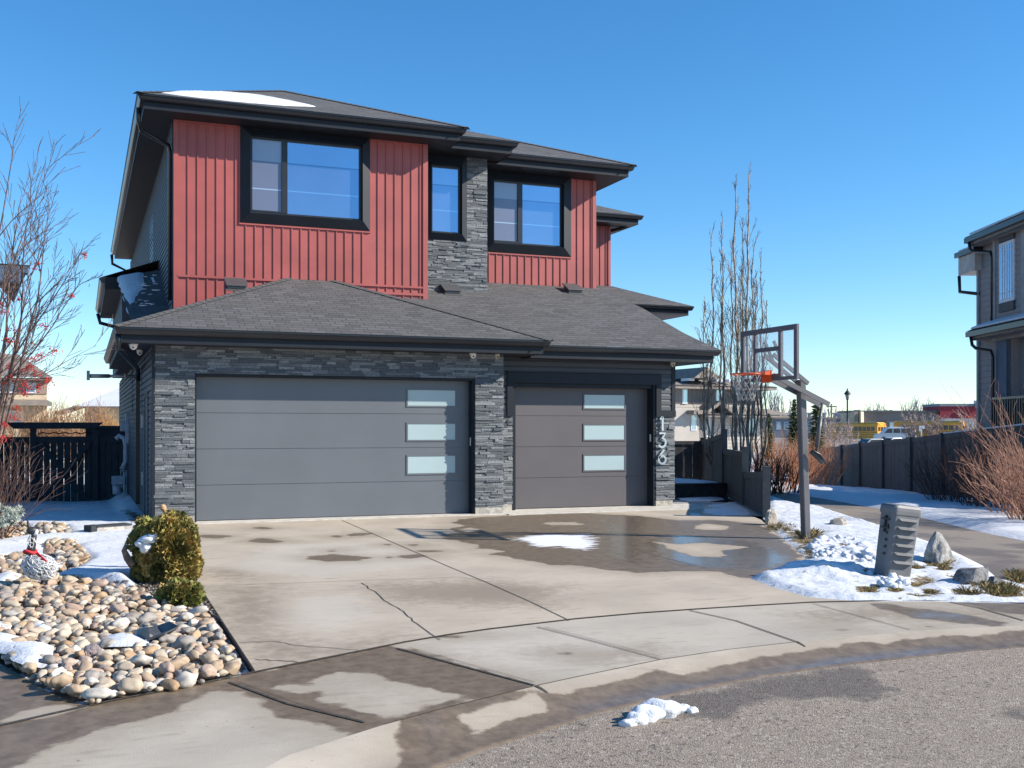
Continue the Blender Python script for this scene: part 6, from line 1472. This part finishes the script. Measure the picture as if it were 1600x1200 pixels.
# ---- beige house behind the aspens
def beige():
    m = camM(1125, 85, 27, -2.2); root = empty('beige_house', m @ Vector((0, 0, 0)), 'beige and taupe two storey house with a balcony behind the bare aspens', 'house'); X = lambda px: (px - 1125) / 20.0 * (1.12 + .0016 * (px - 1125)); Z = lambda py: 1.56 - (py - 670) / 20.0 + 2.2
    w_ = LM(m); w_.box(X(1020), X(1190), 0, 10, -1, Z(604)); w_.box(X(1020), X(1075), -.8, 0, -1, Z(638)); w_.build('siding_wall', BEI, root)
    w_ = LM(m); w_.box(X(1020), X(1190), -.06, -.001, Z(631), Z(606))
    for k in range(44): w_.box(X(1058) + k * .15, X(1058) + k * .15 + .03, -.10, -.06, Z(631), Z(606))
    w_.build('upper_siding', BEID, root); w_ = LM(m); w_.box(X(1079), X(1094), -.5, -.01, -1, Z(652)); w_.build('taupe_wall', BEID, root)
    for k in range(30):
        if k == 0: l = LM(m)
        l.box(X(1020), X(1190), -.012, .0, Z(631) - .28 * k - .02, Z(631) - .28 * k)
    l.build('lap_lines', BEID, root)
    win(m, X(1054), X(1061), Z(630), Z(608), -.06, root); win(m, X(1060), X(1068), Z(671), Z(650), -.8, root); win(m, X(1118), X(1128), Z(630), Z(608), -.06, root); win(m, X(1172), X(1184), Z(676), Z(653), 0, root); win(m, X(1094), X(1104), Z(680), Z(655), -.05, root, WTRIM, .15)
    def hip(x0, x1, y0, y1, z, zr, ov=0):
        r_ = LM(m); h = (y1 - y0) / 2; ym = (y0 + y1) / 2
        r_.roofL([(x0, y0, z), (x1, y0, z), (x1 - h, ym, zr), (x0 + h, ym, zr)]); r_.roofL([(x0, y1, z), (x1, y1, z), (x1 - h, ym, zr), (x0 + h, ym, zr)]); r_.roofL([(x1, y0, z), (x1, y1, z), (x1 - h, ym, zr)]); r_.roofL([(x0, y0, z), (x0, y1, z), (x0 + h, ym, zr)]); r_.box(x0 + .1, x1 - .1, y0 + .1, y1 - .1, z - .25, z - .01); return r_.build('roof', FROOF, root)
    hip(X(1010), X(1203), -1.2, 9, Z(604), Z(583)); r_ = LM(m)
    r_.prism([(X(1054), -1.5, Z(593)), (X(1080), -1.5, Z(576)), (X(1106), -1.5, Z(593))], (0, 6, 0)); r_.build('gable', FROOF, root); r_ = LM(m)
    r_.prism([(X(1066), -1.56, Z(591)), (X(1080), -1.56, Z(582)), (X(1094), -1.56, Z(591))], (0, .05, 0)); r_.build('gable_vent', BEID, root)
    r_ = LM(m); r_.roofL([(X(1076), -1.6, Z(648)), (X(1222), -1.6, Z(648)), (X(1222) - 1.6, 0, Z(638)), (X(1076), 0, Z(638))]); r_.box(X(1076), X(1220), -1.5, 2, Z(652), Z(649)); r_.roofL([(X(1222), -1.6, Z(648)), (X(1222), 6, Z(648)), (X(1222) - 1.6, 6, Z(638)), (X(1222) - 1.6, 0, Z(638))]); r_.build('porch_roof', FROOF, root)
    w_ = LM(m); w_.box(X(1190), X(1210), .2, 8, -1, Z(650)); w_.build('side_wing', BEID, root)
    r_ = LM(m); r_.prism([(X(1072), -1.8, Z(645)), (X(1101), -1.8, Z(627)), (X(1128), -1.8, Z(645)), (X(1124), -1.8, Z(648)), (X(1101), -1.8, Z(632)), (X(1078), -1.8, Z(648))], (0, 1.8, 0)); r_.box(X(1050), X(1080), -1.7, 0, Z(648), Z(642)); r_.build('gable_trim', FROOF, root)
    r_ = LM(m)
    for k in range(9): r_.box(X(1075) + k * .35, X(1075) + k * .35 + .05, -2.2, -2.15, Z(700) + k * .12, Z(690) + k * .12 + .55)
    r_.bar((X(1073), -2.2, Z(688)), (X(1091), -2.2, Z(671)), .1, .1); r_.box(X(1091), X(1120), -2.2, -2.1, Z(671.5), Z(670)); r_.build('balcony_rail', BEID, root)
    s = LM(m)
    for (a, b) in ((1054, 1066), (1108, 1120), (1130, 1138)): s.box(X(a), X(b), -.8, .2, Z(597), Z(595) + .1)
    s.build('roof_snow', SNOW, root)
beige()
# ---- houses at the left
def lefthouse():
    D = 60; s = FP / D; m = camM(30, D, 25, -1.5); X = lambda px: (px - 30) / s; Z = lambda py: 1.56 - (py - 670) / s + 1.5
    root = empty('tan_house', m @ Vector((0, 0, 0)), 'tan and brown two storey house behind the berry tree', 'house')
    w_ = LM(m); w_.box(X(-120), X(70), 0, 9, -1, Z(592)); w_.build('stucco_wall', TAN, root)
    w_ = LM(m); w_.box(X(-120), X(70), -.06, 0, Z(615), Z(593)); w_.build('upper_siding', M('brown_siding', (.28, .20, .17), .8, .1), root)
    w_ = LM(m); w_.box(X(-120), X(76), -1.2, 0, Z(634), Z(630)); w_.roofL([(X(-120), -1.2, Z(630)), (X(78), -1.2, Z(630)), (X(70), 0, Z(624)), (X(-120), 0, Z(624))]); w_.build('porch_roof', FROOF, root)
    win(m, X(10), X(20), Z(612), Z(600), -.06, root); win(m, X(42), X(52), Z(612), Z(600), -.06, root); win(m, X(14), X(34), Z(658), Z(644), 0, root); win(m, X(-10), X(2), Z(612), Z(600), -.06, root)
    r_ = LM(m); r_.roofL([(X(-130), -.8, Z(590)), (X(78), -.8, Z(590)), (X(30), 5, Z(545)), (X(-130), 5, Z(540))]); r_.roofL([(X(78), -.8, Z(590)), (X(78), 9, Z(590)), (X(30), 5, Z(545))]); r_.box(X(-130), X(76), -.7, 8.8, Z(594), Z(591)); r_.build('roof', FROOF, root)
    D2 = 75; s2 = FP / D2; m2 = camM(150, D2, 0, -2); X2 = lambda px: (px - 150) / s2; Z2 = lambda py: 1.56 - (py - 670) / s2 + 2
    root = empty('tan_house', m2 @ Vector((0, 0, 0)), 'tan bungalow with a long snow covered roof slope beyond the garden gate', 'house')
    w_ = LM(m2); w_.box(X2(132), X2(230), 0, 8, -1, Z2(636)); w_.build('stucco_wall', TAN, root)
    r_ = LM(m2); y1 = 6; r_.add([(X2(100), -.6, Z2(646)), (X2(118), -.4, Z2(636)), (X2(235), -.4, Z2(636)), (X2(235), y1, Z2(560)), (X2(188), y1, Z2(596))], [(0, 1, 2, 3, 4)]); r_.build('roof', SNOW, root)
    r_ = LM(m2); r_.bar((X2(100), -.7, Z2(646)), (X2(188), y1 - .2, Z2(596) + .05), .9, .2); r_.box(X2(120), X2(235), -.55, -.35, Z2(637.5), Z2(635)); r_.build('roof_edge', FROOF, root)
    win(m2, X2(135), X2(140), Z2(655), Z2(645), 0, root, M('tan_trim', (.3, .25, .2), .8))
    w_ = LM(m2); w_.tube([(X2(146), -.1, Z2(641)), (X2(151), -.1, Z2(644)), (X2(151), -.1, Z2(668))], .06, 6); w_.build('downspout', M('brown_pipe', (.12, .08, .06), .6), root)
    D3 = 26; s3 = FP / D3; m3 = camM(-30, D3, 27, -.6); X3 = lambda px: (px + 30) / s3; Z3 = lambda py: 1.56 - (py - 670) / s3 + .6
    root = empty('white_trimmed_house', m3 @ Vector((0, 0, 0)), 'house with pale stepped eave trim cut off by the left edge', 'house')
    w_ = LM(m3); w_.box(X3(-300), X3(-25), 0, 8, -1, Z3(442)); w_.build('siding_wall', BEI, root)
    r_ = LM(m3); r_.box(X3(-300), X3(36), -.5, 0, Z3(426), Z3(416)); r_.box(X3(-300), X3(26), -.45, 0, Z3(440), Z3(426)); r_.build('eave_trim', WTRIM, root)
    r_ = LM(m3); r_.roofL([(X3(-300), -.6, Z3(415)), (X3(38), -.6, Z3(415)), (X3(-20), 3, Z3(395)), (X3(-300), 3, Z3(395))]); r_.roofL([(X3(38), -.6, Z3(415)), (X3(38), 8, Z3(415)), (X3(-20), 3, Z3(395))]); r_.build('roof', FROOF, root)
lefthouse()
# ---- school and far row
def school():
    D = 215; s = FP / D; m = camM(1430, D, 0, -.45); X = lambda px: (px - 1430) / s; Z = lambda py: 1.56 - (py - 670) / s + .45
    root = empty('school_building', m @ Vector((0, 0, 0)), 'long low grey school building with a red upper wall beyond the parking lot', 'school')
    G = M('school_grey_brick', (.27, .25, .235), .9, .12, .3); w_ = LM(m); w_.box(X(1335), X(1466), 0, 9, -1, Z(644)); w_.build('brick_wall', G, root)
    w_ = LM(m); w_.box(X(1330), X(1336), -2, 7, -1, Z(643.5)); w_.hexa([Vector((X(1330), -6, 0)), Vector((X(1350), 0, 0)), Vector((X(1350), 1, 0)), Vector((X(1330), -5, 0))], [Vector((X(1330), -6, Z(643.5))), Vector((X(1350), 0, Z(643.5))), Vector((X(1350), 1, Z(643.5))), Vector((X(1330), -5, Z(643.5)))]); w_.build('tan_wall', TAN, root)
    w_ = LM(m); w_.box(X(1329), X(1466), -.4, 9, Z(644), Z(641.5)); w_.build('roof_edge', M('school_roof_edge', (.10, .115, .125), .7), root)
    for k in range(60):
        if k == 0: c = LM(m)
        c.box(X(1352) + k * .24, X(1352) + k * .24 + .05, -.05, 0, Z(664), Z(645))
    c.build('panel_ribs', G, root)
    w_ = LM(m); w_.box(X(1466), X(1600), -1, 8, -1, Z(634.5)); w_.build('red_wall', M('school_red', (.30, .035, .05), .8, .08, .3), root)
    w_ = LM(m); w_.box(X(1465), X(1600), -1.2, 8, Z(635), Z(631)); w_.build('parapet', M('school_parapet', (.22, .25, .28), .7), root)
    w_ = LM(m); w_.box(X(1466), X(1600), -1.4, -1.0, -1, Z(654)); w_.build('pale_base_wall', M('school_base', (.45, .44, .43), .9), root)
    win(m, X(1390), X(1396), Z(690), Z(660), -.05, root, M('school_frame', (.35, .37, .4), .6)); win(m, X(1397), X(1403), Z(690), Z(660), -.05, root, MATS['school_frame'])
    for a, b in ((1336, 1350), (1370, 1384), (1404, 1440)): win(m, X(a), X(b), Z(668), Z(658), -.05, root, M('dark_school_trim', (.06, .05, .05), .6), .05, M('dark_glass', (.04, .045, .05), .2))
    for px in (1344, 1349, 1375, 1392, 1400):
        w_ = LM(m); w_.box(X(px), X(px + 3), 3, 4, Z(642), Z(640)); w_.build('roof_vent', M('vent_grey', (.3, .32, .36), .6), root)
    w_ = LM(m); w_.box(X(1520), X(1527), -1.6, -.4, Z(638), Z(626)); w_.build('roof_unit', M('vent_grey2', (.45, .48, .52), .5), root)
    D = 240; s2 = FP / D; m2 = camM(1270, D, 0, -.45); X2 = lambda px: (px - 1270) / s2; Z2 = lambda py: 1.56 - (py - 670) / s2 + .45
    root = empty('row_houses', m2 @ Vector((0, 0, 0)), 'dark blue grey row of flat roofed units with roof vents left of the lamp post', 'building')
    B = M('row_blue_grey', (.13, .15, .18), .8, .15, .3); w_ = LM(m2); w_.box(X2(1208), X2(1335), 0, 7, -1, Z2(655)); w_.build('wall', B, root); w_ = LM(m2); w_.box(X2(1208), X2(1335), -.3, 7, Z2(655), Z2(652)); w_.build('roof_edge', FROOF, root)
    for px in (1211, 1219, 1234, 1241, 1262, 1268, 1285, 1291, 1308, 1314, 1321):
        w_ = LM(m2); w_.box(X2(px), X2(px + 3.5), 2, 3, Z2(653), Z2(646)); w_.box(X2(px - 1), X2(px + 4.5), 1.8, 3.2, Z2(646.5), Z2(644.5)); w_.build('roof_vent', M('vent_blue', (.28, .33, .42), .6), root)
    for px in range(1214, 1330, 12): win(m2, X2(px), X2(px + 5), Z2(670), Z2(660), 0, root, M('row_trim', (.3, .33, .38), .6), .2)
school()
# ---- school buses
YEL = M('bus_yellow', (.85, .37, .035), .45, .06, .5); BLK = M('vehicle_black', (.02, .02, .022), .5); TYRE = M('tyre_rubber', (.025, .025, .025), .9); DG_ = M('dark_vehicle_glass', (.035, .045, .055), .15, .3, .6)
def wheel(root, m, x, y, r_=.48, w_=.28):
    t = LM(m); n = 18
    for (ra, a, b, mat, nm) in ((r_, -w_ / 2, w_ / 2, TYRE, 'wheel'),):
        vs = []; 
        for yy in (a, b):
            for j in range(n): an = 2 * math.pi * j / n; vs.append((x + ra * math.cos(an), y + yy, r_ + ra * math.sin(an)))
        t.add(vs, [tuple(range(n - 1, -1, -1)), tuple(range(n, 2 * n))] + [(j, (j + 1) % n, n + (j + 1) % n, n + j) for j in range(n)])
    W = t.build('wheel', TYRE, root); h = LM(m); vs = []
    for j in range(n): an = 2 * math.pi * j / n; vs.append((x + r_ * .55 * math.cos(an), y - w_ / 2 - .01, r_ + r_ * .55 * math.sin(an)))
    h.add(vs, [tuple(range(n - 1, -1, -1))]); h.build('rim', M('wheel_rim', (.35, .35, .36), .5), W)
def bus(px, D, rot, L, lab, z=-.45, basepy=None):
    m = camM(px, D, rot, z); root = empty('school_bus', m @ Vector((0, 0, 0)), lab, 'school bus', 'yellow school buses in the parking lot'); W2 = 1.2
    def prof(s): 
        o = []
        for (y, z_) in ((-W2, .55), (-W2, 2.55), (-W2 * .93, 2.85), (-W2 * .7, 3.05), (0, 3.12), (W2 * .7, 3.05), (W2 * .93, 2.85), (W2, 2.55), (W2, .55)): o.append((y * s, z_))
        return o
    b = LM(m); P = prof(1); b.prism([(0, y, z_) for y, z_ in P], (L - 1.3, 0, 0)); b.build('body', YEL, root)   # rear at x=0 ... 
    b = LM(m); b.hexa([Vector((L - 1.3, -1.05, .5)), Vector((L, -.9, .5)), Vector((L, .9, .5)), Vector((L - 1.3, 1.05, .5))], [Vector((L - 1.3, -1.05, 1.75)), Vector((L, -.9, 1.45)), Vector((L, .9, 1.45)), Vector((L - 1.3, 1.05, 1.75))]); b.build('bonnet', YEL, root)
    for sd in (-1, 1):
        y = sd * (W2 + .012); r_ = LM(m)
        for zz_ in (.78, 1.18, 1.52): r_.box(.1, L - 1.4, min(y, y - sd * .02), max(y, y - sd * .02), zz_, zz_ + .07)
        r_.build('rub_rail', BLK, root)
        nW = int((L - 2.6) / .78)
        for k in range(nW):
            w_ = LM(m); x0 = .5 + k * .78; w_.box(x0, x0 + .66, min(y, y - sd * .03), max(y, y - sd * .03), 1.75, 2.45); w_.build('window', DG_, root)
    e = LM(m); e.box(-.03, 0, -.36, .36, .95, 2.7); E_ = e.build('rear_door', YEL, root); e = LM(m); e.box(-.045, -.031, -.3, .3, 1.75, 2.4); e.box(-.045, -.031, -.3, .3, 1.05, 1.45); e.build('pane', DG_, E_)
    for (a, b_) in ((-1.0, -.48), (.48, 1.0)): e = LM(m); e.box(-.025, .0, a, b_, 1.75, 2.4); e.build('window', DG_, root)
    for yy in (-.95, -.7, .7, .95): e = LM(m); e.lathe((-.02, yy, 2.72), [(.09, -.03), (.09, .06)], 8); e.build('signal_light', M('red_lamp', (.5, .03, .02), .4), root)
    e = LM(m); e.box(-.12, .02, -1.15, 1.15, .42, .68); e.build('bumper', BLK, root)
    for x in (2.6, L - 1.5):
        for yy in (-1.05, 1.05): wheel(root, m, x, yy)
    s_ = LM(m); s_.box(.3, L - 1.6, -.9, .9, 3.08, 3.14); s_.build('roof_snow' if 0 else 'roof_hatch', M('bus_roof', (.75, .62, .40), .6), root)
    return root
bus(1378, 172, 128, 10.5, 'yellow school bus parked with its rear door towards us, left of the white van', -.55)
bus(1506, 168, 146, 11.5, 'second yellow school bus, half hidden by pale trees right of the white van', -.35)
m = camM(1524, 150, 0, -.4); root = empty('yellow_sign', m @ Vector((0, 0, 0)), 'small yellow and white notice board right of the second bus', 'sign'); s = LM(m); s.box(-.5, .5, 0, .1, .3, 2.9); s.build('board', WTRIM, root); s = LM(m); s.box(-.42, .42, -.03, 0, 1.1, 2.1); s.build('panel', M('sign_yellow', (.75, .45, .02), .5), root)
# ---- white van
def van():
    m = camM(1429, 160, 174, -.35); root = empty('white_van', m @ Vector((0, 0, 0)), 'white full size passenger van seen over the long fence', 'van'); WV = M('van_white', (.68, .68, .68), .35, .03); W2 = 1.0
    side = [(0, .45), (0, 1.15), (.12, 1.95), (.4, 2.12), (3.9, 2.12), (4.45, 1.62), (4.75, 1.28), (5.5, 1.10), (5.65, .9), (5.65, .45)]
    b = LM(m); P = [(x, -W2, z_) for x, z_ in side]; b.prism(P, (0, 2 * W2, 0)); b.build('body', WV, root, bevel=.05)
    for sd in (-1, 1):
        y = sd * (W2 + .01)
        for (a, c, nm) in ((.25, .75, 'window'), (.9, 2.15, 'window'), (2.3, 3.25, 'window')):
            w_ = LM(m); w_.box(a, c, min(y, y - sd * .03), max(y, y - sd * .03), 1.3, 1.92); w_.build('window', DG_, root)
        w_ = LM(m); f = [Vector((3.4, y, 1.3)), Vector((4.55, y, 1.3)), Vector((4.0, y, 1.92)), Vector((3.4, y, 1.92))]; w_.hexa(f, [v - Vector((0, sd * .03, 0)) for v in f]); w_.build('window', DG_, root)
    for x in (1.2, 4.6):
        for yy in (-.95, .95): wheel(root, m, x, yy, .38, .22)
    e = LM(m); e.box(-.03, .09, -.85, -.05, 1.25, 1.85); e.box(-.03, .09, .05, .85, 1.25, 1.85); e.build('rear_window', DG_, root); e = LM(m); e.box(-.1, .1, -1.0, 1.0, .42, .6); e.build('bumper', M('van_bumper', (.3, .3, .3), .5), root)
    for yy in (-.93, .93): e = LM(m); e.box(-.03, .05, yy - .06, yy + .06, .95, 1.35); e.build('tail_light', MATS['red_lamp'], root)
    e = LM(m); e.box(.4, 3.7, -.8, .8, 2.12, 2.2); e.build('roof_snow', SNOW, root)
van()
def car(px, D, rot, lab, mat, z=-1.0):
    m = camM(px, D, rot, z); root = empty('parked_car', m @ Vector((0, 0, 0)), lab, 'car', 'cars parked behind the long fence'); W2 = .88
    side = [(0, .35), (0, .85), (.2, 1.0), (.95, 1.02), (1.5, 1.45), (2.9, 1.48), (3.6, 1.05), (4.4, .9), (4.5, .6), (4.5, .35)]
    b = LM(m); b.prism([(x, -W2, z_) for x, z_ in side], (0, 2 * W2, 0)); b.build('body', mat, root, bevel=.06)
    for sd in (-1, 1):
        y = sd * (W2 + .01); w_ = LM(m); f = [Vector((1.15, y, 1.02)), Vector((3.45, y, 1.02)), Vector((2.85, y, 1.4)), Vector((1.55, y, 1.4))]; w_.hexa(f, [v - Vector((0, sd * .03, 0)) for v in f]); w_.build('side_window', DG_, root)
    w_ = LM(m); f = [Vector((3.0, -.75, 1.44)), Vector((3.55, -.8, 1.1)), Vector((3.55, .8, 1.1)), Vector((3.0, .75, 1.44))]; w_.hexa(f, [v + Vector((.03, 0, .03)) for v in f]); w_.build('windscreen', DG_, root)
    w_ = LM(m); f = [Vector((1.45, -.75, 1.42)), Vector((1.0, -.8, 1.06)), Vector((1.0, .8, 1.06)), Vector((1.45, .75, 1.42))]; w_.hexa(f, [v + Vector((-.03, 0, .03)) for v in f]); w_.build('rear_window', DG_, root)
    for x in (.85, 3.6):
        for yy in (-.8, .8): wheel(root, m, x, yy, .32, .2)
car(1335, 118, 15, 'dark windowed white car behind the fence below the lamp post', M('car_white', (.6, .61, .63), .35)); car(1372, 125, 30, 'snow dusted white car between the bus and the fence', MATS['car_white'], -.95)
# ---- lamp post, sign, utility pole
p = at(1324, 690, 110); p.z = -.45; root = empty('street_lamp', p, 'black lantern topped street lamp standing in the parking lot', 'street lamp'); hz = at(1324, 611, 110).z
mb = MB(); mb.lathe(p, [(.16, 0), (.16, .5), (.09, .6), (.07, hz - p.z - .9), (.14, hz - p.z - .85), (.14, hz - p.z - .78)], 10); mb.build('post', BLK, root)
mb = MB(); mb.lathe((p.x, p.y, hz - .78), [(.14, 0), (.26, .45)], 6); L_ = mb.build('lantern_glass', M('lantern_glass', (.25, .25, .26), .3), root)
mb = MB(); mb.lathe((p.x, p.y, hz - .33), [(.36, 0), (.34, .06), (.2, .25), (.08, .4), (.05, .6)], 8); mb.build('lantern_cap', BLK, root)
p = at(1440, 690, 118); p.z = -.45; root = empty('parking_sign', p, 'blank white T shaped sign board behind the long fence', 'sign'); m = camM(1440, 118, 0, -.45)
s = LM(m); s.box(-.06, .06, 0, .1, 0, 2.3); s.build('post', WTRIM, root); s = LM(m); s.box(-.3, .3, -.05, 0, 2.0, 2.35); s.box(-.28, -.05, -.05, 0, 1.75, 1.99); s.build('board', WTRIM, root)
p = at(1299, 690, 200); p.z = -.45; root = empty('utility_pole', p, 'thin utility pole with a short crossarm on the skyline left of the lamp post', 'pole'); m = camM(1299, 200, 0, -.45); s = LM(m); s.tube([(0, 0, 0), (0, 0, 6.6)], .14, 6); s.build('pole', M('pole_wood', (.14, .12, .11), .9), root); s = LM(m); s.box(-.9, .9, -.08, .08, 6.0, 6.2); s.build('crossarm', MATS['pole_wood'], root)
# parking lot surface
sheet('parking_lot', [tuple(at(a, 690, D)[:2]) for a, D in ((1180, 100), (1650, 95), (1750, 205), (1150, 230))], M('parking_asphalt', (.20, .18, .165), .9, .3, .2), 6, .06)
sheet('snow_bank', [tuple(at(a, 690, D)[:2]) for a, D in ((1150, 62), (1560, 60), (1600, 92), (1150, 95))], SNOW, 3, .08)
